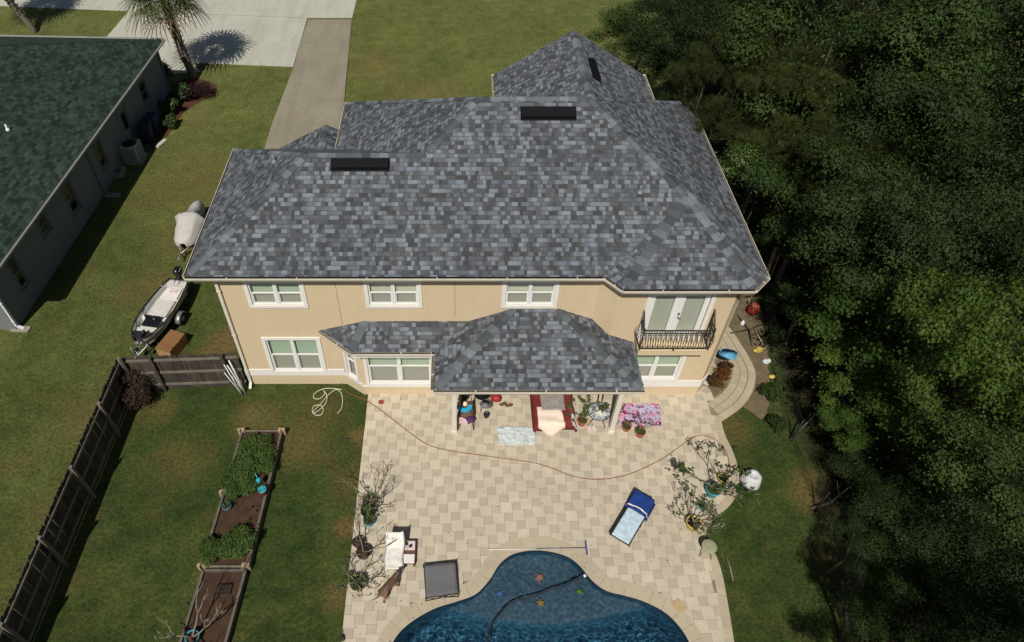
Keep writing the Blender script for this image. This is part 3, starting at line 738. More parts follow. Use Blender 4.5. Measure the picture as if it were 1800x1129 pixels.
# soffit, fascia, gutters
per = [e[k] for k in ('P0', 'P1', 'P2', 'P3', 'P4', 'P5')] + [(7.75, 9.63, Z), (7.75, 11.9, Z), (1.54, 11.9, Z), (1.54, 9.63, Z)] + [e[k] for k in ('P10', 'P11', 'P12')]
mb = MB(); mb.poly([(p[0], p[1], Z-.16) for p in per][::-1], 0)
for i in range(len(per)):
    a = Vector(per[i]); b = Vector(per[(i+1) % len(per)]); mb.poly([(a.x, a.y, Z-.17), (b.x, b.y, Z-.17), (b.x, b.y, Z-.004), (a.x, a.y, Z-.004)], 0)
# gable end of the rear wing
mb.poly([(1.54, 11.895, Z-.1), (7.75, 11.895, Z-.1), (4.645, 11.895, Z+3.105*S-.01)][::-1], 0)
mb.build('soffit', M['soffit'], house)
mb = MB()
runs = [('P0', 'P1', (0, -1)), ('P1', 'P2', (-.55, -.45)), ('P2', 'P3', (0, -1)), ('P3', 'P4', (.55, -.52)), ('P4', 'P5', (1, 0)), ('P12', 'P0', (-1, 0)), ('P10', 'P11', (-1, 0))]
for a, b, o in runs:
    gutter_run(mb, e[a], e[b], (o[0], o[1], 0), Z+.01, hang=abs(o[1]) > .3, w=.10 if abs(o[1]) > .3 else .07)
gutter_run(mb, (1.54, 11.9, 0), (1.54, 9.5, 0), (-1, 0, 0), Z+.01); gutter_run(mb, (7.75, 9.5, 0), (7.75, 11.9, 0), (1, 0, 0), Z+.01)
mb.build('gutter', [M['gutter'], M['gutter_in']], house)

mb = MB()
for a, b in (('P0', 'P1'), ('P1', 'P2'), ('P2', 'P3')):
    a_, b_ = Vector(e[a]), Vector(e[b]); o_ = Vector((0, -.012, .006)); mb.beam(a_+o_, b_+o_, .03, .012)
mb.build('drip_edge', M['blackpl'], roof)
# ------------------------------------------------------------------ walls with openings
def wall_run(mb, a, b, z0, z1, ops=(), th=.14, mi=0):
    """wall between plan points a,b (outside on the right of a->b), ops = (u0,u1,z0,z1) openings with real reveals"""
    a = Vector((a[0], a[1], 0)); b = Vector((b[0], b[1], 0)); d = (b-a); L = d.length; d.normalize(); inn = Vector((-d.y, d.x, 0))
    us = sorted({0, L, *[o[0] for o in ops], *[o[1] for o in ops]}); zs = sorted({z0, z1, *[o[2] for o in ops], *[o[3] for o in ops]})
    for i in range(len(us)-1):
        for j in range(len(zs)-1):
            um, zm = (us[i]+us[i+1])/2, (zs[j]+zs[j+1])/2
            if any(o[0] < um < o[1] and o[2] < zm < o[3] for o in ops): continue
            p, q = a+d*us[i], a+d*us[i+1]
            mb.poly([(p.x, p.y, zs[j]), (q.x, q.y, zs[j]), (q.x, q.y, zs[j+1]), (p.x, p.y, zs[j+1])], mi)
    for o in ops:
        p, q = a+d*o[0], a+d*o[1]; pi, qi = p+inn*th, q+inn*th
        for (s, t, si, ti, zz) in ((p, q, pi, qi, o[2]), (p, q, pi, qi, o[3])):
            mb.poly([(s.x, s.y, zz), (t.x, t.y, zz), (ti.x, ti.y, zz), (si.x, si.y, zz)], mi)
        for s, si in ((p, pi), (q, qi)):
            mb.poly([(s.x, s.y, o[2]), (si.x, si.y, o[2]), (si.x, si.y, o[3]), (s.x, s.y, o[3])], mi)
def window(parent, o, d, u0, u1, z0, z1, cols=2, trim=.115, mats=('blind_green', 'blind'), rail=True, label=None, trimmat='trim', sill=False, screen=True, split=.5, depth=.07):
    """o: plan origin of the wall, d: unit direction along it; outside is to the right of d"""
    o = Vector((o[0], o[1], 0)); d = Vector((d[0], d[1], 0)).normalized(); out = Vector((d.y, -d.x, 0))
    X = lambda u, w, z: o+d*u+out*w+Vector((0, 0, z))
    def bar(mb, ua, ub, za, zb, w0, w1):
        mb.box(X((ua+ub)/2, (w0+w1)/2, (za+zb)/2), (ub-ua, abs(w1-w0), zb-za), rot=Matrix((d, out, Vector((0, 0, 1)))).transposed())
    mb = MB(); t = trim
    bar(mb, u0-t, u0, z0-t, z1+t, -.005, .04); bar(mb, u1, u1+t, z0-t, z1+t, -.005, .04); bar(mb, u0, u1, z1, z1+t, -.005, .04); bar(mb, u0, u1, z0-t, z0, -.005, .04)
    if sill: bar(mb, u0-t-.05, u1+t+.05, z0-t-.05, z0-t+.02, .0, .09)
    w = mb.build('window', M[trimmat], parent)
    if label: w['label'] = label
    mb = MB(); f = .05; dp = -depth
    bar(mb, u0, u0+f, z0, z1, dp, -.012); bar(mb, u1-f, u1, z0, z1, dp, -.012); bar(mb, u0+f, u1-f, z1-f, z1, dp, -.012); bar(mb, u0+f, u1-f, z0, z0+f, dp, -.012)
    cw = (u1-u0)/cols
    for c in range(1, cols): bar(mb, u0+cw*c-.06, u0+cw*c+.06, z0+f, z1-f, dp, -.008)
    zm = z0+(z1-z0)*split
    if rail:
        for c in range(cols):
            ua = u0+cw*c+(f if c == 0 else .06); ub = u0+cw*(c+1)-(f if c == cols-1 else .06)
            bar(mb, ua, ub, zm-.02, zm+.025, dp+.005, -.025)
            # lower sash stiles
            bar(mb, ua, ua+.03, z0+f, zm-.02, dp+.01, -.03); bar(mb, ub-.03, ub, z0+f, zm-.02, dp+.01, -.03); bar(mb, ua+.03, ub-.03, z0+f, z0+f+.035, dp+.01, -.03)
    mb.build('frame', M['vinyl' if trimmat == 'trim' else 'frame_grey'], w)
    mb = MB(); g = dp+.02
    mb.poly([X(u0+f, g, z0+f), X(u1-f, g, z0+f), X(u1-f, g, z1-f), X(u0+f, g, z1-f)]); mb.build('pane', M['glass'], w)
    mb = MB(); mb.poly([X(u0, -.135, z0), X(u1, -.135, z0), X(u1, -.135, zm), X(u0, -.135, zm)], 1); mb.poly([X(u0, -.135, zm), X(u1, -.135, zm), X(u1, -.135, z1), X(u0, -.135, z1)], 0)
    mb.build('blind', [M[mats[0]], M[mats[1]]], w)
    if screen and rail:
        mb = MB(); s = dp+.035
        mb.poly([X(u0+f, s, z0+f), X(u1-f, s, z0+f), X(u1-f, s, zm), X(u0+f, s, zm)]); mb.build('screen', M['screen'], w)
    return w
WL, WR = -7.40, 8.70
pts = [(WL, 0), (-3.93, 0), (-3.27, -.47), (-.72, -.47), (-.72, 0), (4.35, 0), (4.85, -.5), (8.43, -.5), (WR, -.22), (WR, 9.05), (7.3, 9.05), (7.3, 11.5), (2, 11.5), (2, 9.05), (-3.9, 9.05), (-3.9, 5.8), (WL, 5.8)]
mb = MB(); H1, HT = 2.75, Z-.16
# upper and lower storey of the patio front
wa = (.115, 0)
uw = [(-6.42, -4.80), (-2.74, -1.20), (1.51, 3.03)]
up = [(x0-WL, x1-WL, 4.05, 5.02) for x0, x1 in uw]
lw1 = (-6.38, -4.66, .76, 2.40)
wall_run(mb, (WL, 0), (4.35, 0), H1, HT, up); wall_run(mb, (WL, 0), (-3.93, 0), 0, H1, [(lw1[0]-WL, lw1[1]-WL, lw1[2], lw1[3])])
bay_d = Vector((.66, -.47, 0)).normalized(); bl = math.hypot(.66, .47)
wall_run(mb, (-3.93, 0), (-3.27, -.47), 0, 2.7, [(.20, bl-.20, .72, 2.42)]); 
wall_run(mb, (-3.27, -.47), (-.72, -.47), 0, 2.7, [(.26, 2.40, .66, 2.42)]); wall_run(mb, (-.72, -.47), (-.72, 0), 0, 2.7)
wall_run(mb, (-.72, 0), (4.35, 0), 0, H1, [(1.4, 3.9, .05, 2.1)])
bd = math.hypot(.5, .5)
wall_run(mb, (4.35, 0), (4.85, -.5), 0, HT)
wall_run(mb, (4.85, -.5), (8.43, -.5), H1, HT, [(1.02, 2.84, 2.98, 5.08)])
wall_run(mb, (4.85, -.5), (8.43, -.5), 0, H1, [(.98, 2.62, .95, 2.25)])
wall_run(mb, (8.43, -.5), (WR, -.22), 0, HT)
for i in range(8, len(pts)-1): wall_run(mb, pts[i], pts[i+1], 0, HT)
wall_run(mb, pts[-1], pts[0], 0, HT)
mb.build('wall', M['stucco'], house)
# control joints in the stucco
mb = MB()
for x, z0, z1 in ((-3.72, 3.12, 5.4), (-.06, 3.45, 5.4)): mb.box((x, -.003, (z0+z1)/2), (.014, .008, z1-z0))
mb.build('control_joint', mat('joint_caulk', (.33, .24, .14)), house)  # plain brown caulk strips
lab = ['upper window at the left with its right sash raised', None, None]
for i, (x0, x1) in enumerate(uw):
    window(house, (0, 0), (1, 0), x0, x1, 4.05, 5.02, label=lab[i], mats=('blind', 'blind') if i else ('blind_green', 'blind'), split=.52 if i else .5)
window(house, (0, 0), (1, 0), *lw1)
window(house, (-3.27, -.47), (1, 0), .26, 2.40, .66, 2.42, label='wide double window in the front of the ground floor bay')
window(house, (-3.93, 0), (bay_d.x, bay_d.y), .20, bl-.20, .72, 2.42, cols=1, trim=.09, mats=('blind_green', 'blind'))
window(house, (4.85, -.5), (1, 0), .98, 2.62, .95, 2.25, mats=('blind_green', 'blind'))
# french door behind the balcony
def french():
    x0, x1, z0, z1 = 5.87, 7.69, 2.98, 5.08; y = -.5
    mb = MB()
    for (a, b, c, d_) in ((x0-.12, x0, z0, z1+.12), (x1, x1+.12, z0, z1+.12), (x0, x1, z1, z1+.12)):
        mb.box(((a+b)/2, y-.018, (c+d_)/2), (b-a, .046, d_-c))
    fd = mb.build('french_door', M['trim'], house); mb = MB(); L = (x1-x0)/2
    for k in range(2):
        a = x0+k*L+.01; b = a+L-.02; st = .15
        for (p, q, r_, s_) in ((a, a+st, z0, z1), (b-st, b, z0, z1), (a+st, b-st, z1-.16, z1), (a+st, b-st, z0, z0+.28)):
            mb.box(((p+q)/2, y+.055, (r_+s_)/2), (q-p, .05, s_-r_))
    mb.box(((x0+x1)/2, y+.02, (z0+z1)/2), (.05, .03, z1-z0)); mb.build('door_leaf', M['vinyl'], fd)
    mb = MB(); mb.poly([(x0, y+.06, z0), (x1, y+.06, z0), (x1, y+.06, z1), (x0, y+.06, z1)]); mb.build('pane', M['glass'], fd)
    mb = MB(); mb.poly([(x0, y+.13, z0), (x1, y+.13, z0), (x1, y+.13, z1), (x0, y+.13, z1)]); mb.build('curtain', mat('grey_green_curtain', (.50, .51, .45), (.45, .46, .40), 2), fd)
    mb = MB(); mb.tube([(x0+L+.09, y+.02, 4.02), (x0+L+.09, y-.05, 4.02), (x0+L+.17, y-.05, 4.0)], .014, 8); mb.lathe((x0+L+.09, y+.02, 4.14), [(.03, -.03), (.03, .03)], 10); mb.build('door_handle', M['iron'], fd)
french()
# white trim band round the ground floor
mb = MB()
bandp = [(WL, 0), (-3.93, 0), (-3.27, -.47), (-.72, -.47)]
def bandrun(mb, a, b, z0, z1, pr_=.028, ea=0, eb=0):
    a = Vector((a[0], a[1], 0)); b = Vector((b[0], b[1], 0)); d = (b-a).normalized(); o = Vector((d.y, -d.x, 0)); a -= d*ea; b += d*eb
    c = (a+b)/2+o*(pr_/2-.002); mb.box((c.x, c.y, (z0+z1)/2), ((b-a).length, pr_, z1-z0), rot=Matrix((d, o, Vector((0, 0, 1)))).transposed())
bandrun(mb, (WL, 0), (-6.495, 0), .52, .84, ea=.025); bandrun(mb, (-4.545, 0), (-3.93, 0), .52, .84)
bandrun(mb, (-6.495, 0), (-4.545, 0), .52, .64)
bandrun(mb, (-3.93, 0), (-3.27, -.47), .50, .625, eb=.012); bandrun(mb, (-3.27, -.47), (-.72, -.47), .46, .54, eb=.02)
bandrun(mb, (4.35, 0), (4.85, -.5), .52, .84); bandrun(mb, (4.85, -.5), (5.70, -.5), .52, .84)
bandrun(mb, (7.59, -.5), (8.43, -.5), .52, .84, eb=.01); bandrun(mb, (5.70, -.5), (7.59, -.5), .52, .83); bandrun(mb, (8.43, -.5), (WR, -.22), .52, .84, eb=.01); bandrun(mb, (WR, -.22), (WR, 9), .52, .84)
bandrun(mb, (WL, 5.8), (WL, 0), .52, .84)
mb.build('trim_band', M['trim'], house)
# downspouts
def downspout(par, x, y, z1, z0, out, mname='gutter', kick=.5, name='downspout'):
    mb = MB(); o = Vector(out)
    top = Vector((x, y, z1))+o*.34
    a = Vector((x, y, z1-.28))+o*.05; b = Vector((x, y, z0+.18))+o*.05; c = b+o*.12+Vector((0, 0, -.12))
    mb.beam(top, a, .085, .065, mi=0); mb.beam(a, b, .095, .07, up=o); mb.beam(b, c+o*kick*.2, .09, .065)
    for t in (.1, .5, .88): q = a.lerp(b, t); mb.box(q, (.13, .09, .03), rz=math.atan2(o.y, o.x)+PI/2)
    return mb.build(name, M[mname], par)
downspout(house, WL+.07, 0, Z-.1, 0, (0, -1, 0)); downspout(house, WR, -.05, Z-.1, 0, (1, 0, 0))

# balcony
def balcony():
    x0, x1, y0, y1 = 5.76, 7.92, -.5, -1.0
    mb = MB(); mb.box(((x0+x1)/2, (y0+y1)/2-.02, 2.88), (x1-x0, y0-y1-.04, .22)); mb.box(((x0+x1)/2, (y0+y1)/2-.015, 3.005), (x1-x0+.06, y0-y1+.03, .03))
    mb.box(((x0+x1)/2, -.60, 2.65), (x1-x0-.1, .2, .24))
    b = mb.build('balcony', M['stucco'], house)
    mb = MB(); zb, zt = 3.10, 3.93
    def belly(base, outv, h=zt-zb, amp=.13):
        return [base+Vector(outv)*(amp*math.sin(min(t*1.25, 1)*PI)*(1 if t < .8 else 0))+Vector((0, 0, h*t)) for t in (0, .12, .25, .4, .55, .7, .82, 1)]
    yf = y1
    for (p, q) in (((x0, yf), (x1, yf)), ((x0, y0), (x0, yf)), ((x1, y0), (x1, yf))):
        mb.beam((p[0], p[1], zt), (q[0], q[1], zt), .045, .03); mb.beam((p[0], p[1], zb), (q[0], q[1], zb), .03, .03); mb.beam((p[0], p[1], zt-.11), (q[0], q[1], zt-.11), .018, .018)
    nb = 27
    for i in range(nb+1):
        x = x0+(x1-x0)*i/nb
        mb.tube(belly(Vector((x, yf, zb)), (0, -1, 0)), .0085, 5)
        # twisted lyre pair: each second one crosses to its neighbour
        if i % 2 == 0 and i < nb:
            x2 = x0+(x1-x0)*(i+1)/nb
            P = belly(Vector((x, yf, zb)), (0, -1, 0)); Q = belly(Vector((x2, yf, zb)), (0, -1, 0))
            mb.tube([P[k].lerp(Q[k], (0, .35, .75, 1, .9, .6, .3, 0)[k]) for k in range(8)], .007, 5)
            mb.tube([Q[k].lerp(P[k], (0, .35, .75, 1, .9, .6, .3, 0)[k]) for k in range(8)], .007, 5)
    for sx, xx in ((-1, x0), (1, x1)):
        for i in range(5):
            y = y0+(yf-y0)*(i+.4)/5; mb.tube(belly(Vector((xx, y, zb)), (sx, 0, 0)), .009, 5)
        # tall raked end panel against the wall
        mb.beam((xx, yf+.04, zt), (xx, y0-.02, zt+.42), .04, .03); mb.beam((xx, y0-.02, zb), (xx, y0-.02, zt+.45), .035, .035)
        for i in range(4):
            t = (i+.5)/4; mb.beam((xx, y0+(yf-y0)*t, zt), (xx, y0+(yf-y0)*t, zt+.42*(1-t)), .014, .014)
        mb.beam((xx, yf, zb-.1), (xx, yf, zt+.04), .035, .035)
        mb.lathe((xx, yf, zt+.03), [(.01, 0), (.03, .02), (.03, .045), (.008, .07)], 8)
    mb.lathe(((x0+x1)/2, yf-.01, zb-.05), [(.01, -.05), (.035, -.02), (.03, .02), (.01, .05)], 8)
    mb.build('railing', M['iron'], b)
balcony()

# porch and bay roof
PZE = 2.85; SP = .41
ax = (-.71, -2.46, PZE); bx = (5.70, -2.46, PZE); ta = (1.75, 0.02, PZE+SP*2.48); tb = (3.22, .02, PZE+SP*2.48)
ba = (-4.52, -.0, PZE); bb = (-3.37, -.95, PZE); bc = (-.71, -.95, PZE); bt = (-2.97, .02, PZE+.47*.97); bv = (.40, .02, PZE+.47*.97)
mb = MB()
Fp = dict(front=[ax, bx, tb, ta], right=[bx, (5.70, .02, PZE), tb], left=[ax, ta, bv, bc], bfront=[bb, bc, bv, bt], bside=[ba, bb, bt])
for f in Fp.values(): roof_face(mb, f)
proof = mb.build('porch_roof', M['shingle'], house); nq = {k: nrm_of(*v) for k, v in Fp.items()}
mb = MB(); caps(mb, ax, ta, na=nq['front'], nb=nq['left'], wid=.17); caps(mb, bx, tb, na=nq['front'], nb=nq['right'], wid=.17); caps(mb, bb, bt, na=nq['bfront'], nb=nq['bside'], wid=.15)
mb.build('ridge_cap', M['cap'], proof)
mb = MB(); zz = PZE-.16
outl = [(-4.52, 0), (-3.37, -.95), (-.71, -.95), (-.71, -2.46), (5.70, -2.46), (5.70, -.0)]
mb.poly([(x, y, zz) for x, y in outl][::-1])
for i in range(len(outl)-1): a, b = outl[i], outl[i+1]; mb.poly([(a[0], a[1], zz-.01), (b[0], b[1], zz-.01), (b[0], b[1], PZE-.004), (a[0], a[1], PZE-.004)])
mb.box((2.55, -2.05, zz-.13), (5.5, .2, .24)); mb.box((-.08, -1.1, zz-.13), (.2, 1.9, .24)); mb.box((5.19, -1.3, zz-.13), (.2, 1.5, .24))
mb.build('porch_soffit', M['soffit'], proof)
mb = MB()
gutter_run(mb, ax, bx, (0, -1, 0), PZE+.01); gutter_run(mb, bc, ax, (-1, 0, 0), PZE+.01, w=.1); gutter_run(mb, bb, bc, (0, -1, 0), PZE+.01, w=.1); gutter_run(mb, ba, bb, (-.64, -.77, 0), PZE+.01, w=.1)
mb.build('porch_gutter', [M['gutter'], M['gutter_in']], proof)
mb = MB()  # white flashing line along the bay eave
mb.beam((-3.37, -1.055, PZE-.11), (-.74, -1.055, PZE-.11), .012, .03); mb.build('flashing', M['vinyl'], proof)
for x in (-.08, 5.19):
    mb = MB(); mb.box((x, -2.05, 1.29), (.155, .155, 2.52)); mb.box((x, -2.05, .08), (.2, .2, .13)); mb.box((x, -2.05, 2.5), (.2, .2, .09)); mb.build('porch_post', M['gutter'], house, bevel=.008)
# sliding door under the porch
mb = MB(); x0, x1 = .68, 3.18
mb.poly([(x0, .12, .05), (x1, .12, .05), (x1, .12, 2.1), (x0, .12, 2.1)], 1)
for a, b, c, d_ in ((x0, x0+.06, .05, 2.1), (x1-.06, x1, .05, 2.1), ((x0+x1)/2-.04, (x0+x1)/2+.04, .05, 2.1), (x0+.06, x1-.06, 2.03, 2.1), (x0+.06, x1-.06, .05, .13)): mb.box(((a+b)/2, .08, (c+d_)/2), (b-a, .05, d_-c), mi=0)
mb.build('patio_door', [M['vinyl'], M['glass']], house)
# wasp nest and vine scraps under the eave at the corner
mb = MB(); mb.blob((8.22, -.62, 5.28), (.13, .1, .1), 8, 6, .5); mb.blob((8.08, -.56, 5.2), (.07, .05, .12), 8, 6, .5)
for k in range(5): mb.tube([(8.2, -.58, 5.3), (8.35+.05*k, -.56, 5.2), (8.42+.05*k, -.55, 4.9-.06*k)], .006, 4)
mb.build('wall_clutter', M['deck_br'], house)

# ------------------------------------------------------------------ neighbouring house
NB = Vector((-16.88, 2.6, 0)); NRZ = -math.atan(.0407)
nb = thing('neighbouring_house', 'single storey pale grey house with a dark green shingle roof', 'house', NB, NRZ)
NL = 18.2; E = 3.0; s2 = .4
mb = MB()
wins = [(1.33, 1.83, .88, 2.2, 1), (3.78, 4.40, 1.5, 2.2, 1), (6.02, 6.70, .82, 2.15, 1), (9.3, 9.95, .9, 2.1, 1), (14.98, 15.75, 1.0, 2.05, 1)]
door = (12.25, 13.0, .05, 2.05)
# right wall: direction +y, outside is +x
wall_run(mb, (0, 0), (0, NL), 0, 2.85, [w_[:4] for w_ in wins]+[door]); wall_run(mb, (0, NL), (-13, NL), 0, 2.85); wall_run(mb, (-13, 0), (0, 0), 0, 2.85); wall_run(mb, (-13, NL), (-13, 0), 0, 2.85)
mb.build('wall', M['nwall'], nb)
M['nglass'] = mat('dark_glass', (.012, .014, .016), (.02, .02, .02), 2, .08, .6)
for i, w_ in enumerate(wins):
    mbx = MB()
    w0 = window(nb, (0, 0), (0, 1), w_[0], w_[1], w_[2], w_[3], cols=1, trim=.05, trimmat='nwall', sill=True, mats=('dark', 'dark'), screen=False)
mb = MB(); mb.box((-.06, (door[0]+door[1])/2, 1.05), (.06, .75, 2.0)); mb.box((-.025, (door[0]+door[1])/2+.02, 1.45), (.02, .4, .8), mi=1)
for yy in (door[0]-.06, door[1]+.06): mb.box((.015, yy, 1.08), (.05, .12, 2.1))
dr = mb.build('door', [M['nwall'], M['nglass']], nb)
mb = MB(); mb.lathe((.0, door[1]-.08, 1.0), [(.03, -.03), (.03, .03)], 8); mb.build('handle', M['iron'], dr)
# wall a-b where outside of (0,0)->(0,NL) is +x ; roof
ov = .5; x0, x1, y0, y1 = -13.5, ov, -ov, NL+.0
hw = (x1-x0)/2; zr = E+s2*hw; xm = (x0+x1)/2
C0, C1, C2, C3 = (x1, y0, E), (x1, y1, E), (x0, y1, E), (x0, y0, E); T0 = (xm, y0+hw, zr); T1 = (xm, y1-hw, zr)
mb = MB(); fn = dict(r=[C0, C1, T1, T0], b=[C1, C2, T1], l=[C2, C3, T0, T1], f=[C3, C0, T0])
for f in fn.values(): roof_face(mb, f)
nroof = mb.build('roof', M['green_shingle'], nb); nn = {k: nrm_of(*v) for k, v in fn.items()}
mb = MB(); caps(mb, C1, T1, na=nn['r'], nb=nn['b'], wid=.14); caps(mb, C0, T0, na=nn['r'], nb=nn['f'], wid=.14); mb.build('ridge_cap', M['gcap'], nroof)
mb = MB(); mb.poly([(p[0], p[1], E-.15) for p in (C0, C1, C2, C3)][::-1]); mb.build('soffit', M['nwall'], nb)
mb = MB()
for a, b, o in ((C0, C1, (1, 0, 0)), (C1, C2, (0, 1, 0)), (C3, C0, (0, -1, 0))): gutter_run(mb, a, b, o, E+.01, w=.15, hang=False)
mb.build('gutter', [mat('grey_white_gutter', (.40, .41, .37), (.3, .31, .28), 2), M['frame_grey']], nb)
for (u, v) in ((6.3, 2.6), (7.3, 5.2), (3.2, 5.9), (2.6, 6.9)):
    z = E+s2*(x1+v-x1) if False else E+s2*v
    mb = MB(); c = Vector((x1-v, u+1.2, z)); mb.tube([c-Vector((0, 0, .05)), c+Vector((0, 0, .25))], .04, 8); mb.lathe(c, [(.11, -.02), (.08, .04), (.045, .1)], 10); mb.build('vent_pipe', M['white'], nroof)
downspout(nb, 0, 8.62, E-.05, 0, (1, 0, 0), 'nwall'); downspout(nb, 0, NL-.1, E-.05, 0, (1, 0, 0), 'nwall')
downspout(nb, 0, .05, E-.05, 0, (1, 0, 0), 'vinyl')
def splash(loc, rz, label):
    mb = MB(); mb.box((.33, 0, .03), (.7, .26, .05)); mb.box((.33, .12, .07), (.7, .03, .06)); mb.box((.33, -.12, .07), (.7, .03, .06)); o = mb.build('splash_block', M['conc_old2'], None, bevel=.01); place(o, loc, rz); tag(o, label, 'splash block'); return o
splash(gp(22, 580), -.05, 'long pale splash block at the near corner of the grey house'); splash(gp(186, 345), 0, 'splash block under the middle downspout of the grey house')

def litter():
    n = 1500; P = []
    for _ in range(n*4):
        if random.random() < .5: c = random.choice([(8.2, -4.2), (7.3, -5.4), (-2.7, -5.2), (-2.8, -6.4), (-2.8, -7.2), (4.4, -1.8), (9.2, -.2), (8.9, .8)]); x, y = random.gauss(c[0], .55), random.gauss(c[1], .6)
        else: x, y = random.uniform(LX, 9.8), random.uniform(-9.5, 0)
        if inside(x, y, patio_poly) and not inside(x, y, pool): P.append((x, y, PZ+.012))
        if len(P) > 520: break
    C = np.array(P); o = leaf_object('leaf_litter', C, rng.normal(size=C.shape)*.15+np.array([0, 0, 1]), rng.uniform(.02, .06, len(C)), 'leaf', M['l_brown']); struct(o, 'stuff', 'small fallen dry leaves scattered over the patio', 'leaf litter')
# ------------------------------------------------------------------ foliage
def leaf_object(name, cen, nrm, size, shape, material, parent=None, asp=.5, spin=None):
    """many small leaves as one mesh; cen Nx3, nrm Nx3"""
    n = len(cen); nrm = nrm/np.maximum(np.linalg.norm(nrm, axis=1, keepdims=True), 1e-6)
    rv = rng.normal(size=(n, 3)) if spin is None else spin
    u = np.cross(nrm, rv); u /= np.maximum(np.linalg.norm(u, axis=1, keepdims=True), 1e-6); v = np.cross(nrm, u)
    sz = np.asarray(size)[:, None] if np.ndim(size) else np.full((n, 1), size)
    if shape == 'leaf':     # folded pointed leaf: 4 corners, midrib lowered
        T = [(-.5, 0, 0), (0, -asp*.5, .09), (.5, 0, -.06), (0, asp*.5, .09)]; Fc = [(0, 1, 2), (0, 2, 3)]
    elif shape == 'star':
        T = []; 
        for k in range(10):
            a = 2*PI*k/10; r = .52 if k % 2 == 0 else .2; T.append((r*math.cos(a), r*math.sin(a), -.07 if k % 2 == 0 else .02))
        Fc = [tuple(range(10))]
    elif shape == 'needle':
        T = [(0, -.03, 0), (1, 0, -.1), (0, .03, 0)]; Fc = [(0, 1, 2)]
    elif shape == 'blade':
        T = [(-.04, 0, 0), (.04, 0, 0), (0, .0, 1)]; Fc = [(0, 1, 2)]
    T = np.array(T); k = len(T)
    P = cen[:, None, :]+sz[:, None]*(T[None, :, 0:1]*u[:, None, :]+T[None, :, 1:2]*v[:, None, :]+T[None, :, 2:3]*nrm[:, None, :])
    me = bpy.data.meshes.new(name); me.vertices.add(n*k); me.vertices.foreach_set('co', P.astype(np.float32).ravel())
    loops = np.concatenate([np.concatenate([np.array(f)[None, :]+k*np.arange(n)[:, None]], axis=0) for f in Fc], axis=1)   # per leaf all corner ids
    tot = [len(f) for f in Fc]; L = sum(tot)
    me.loops.add(n*L); me.loops.foreach_set('vertex_index', loops.astype(np.int32).ravel())
    me.polygons.add(n*len(Fc)); st = np.cumsum([0]+tot[:-1]); st = (np.arange(n)[:, None]*L+st[None, :]).ravel()
    me.polygons.foreach_set('loop_start', st.astype(np.int32))
    try: me.polygons.foreach_set('loop_total', np.tile(tot, n).astype(np.int32))
    except Exception: pass
    me.materials.append(material); me.update(calc_edges=True)
    o = bpy.data.objects.new(name, me); COL.objects.link(o)
    if parent: o.parent = parent
    return o
def unit(v): return v/np.maximum(np.linalg.norm(v, axis=1, keepdims=True), 1e-6)
def clump_leaves(cc, cr, per, flat=.75, up=.9, hemi=-.35):
    C = []; Nn = []
    for c, r in zip(cc, cr):
        k = int(per*(r/.7)**2)
        d = unit(rng.normal(size=(k, 3))); d[:, 2] = np.where(d[:, 2] < hemi, -d[:, 2]*.5, d[:, 2])
        rad = r*(rng.uniform(.45, 1.12, size=(k, 1)))
        p = c+d*rad*np.array([1, 1, flat]); p += rng.normal(size=p.shape)*.06
        C.append(p); Nn.append(d*1.0+np.array([0, 0, .45])+rng.normal(size=(k, 3))*.38)
    return np.concatenate(C), np.concatenate(Nn)
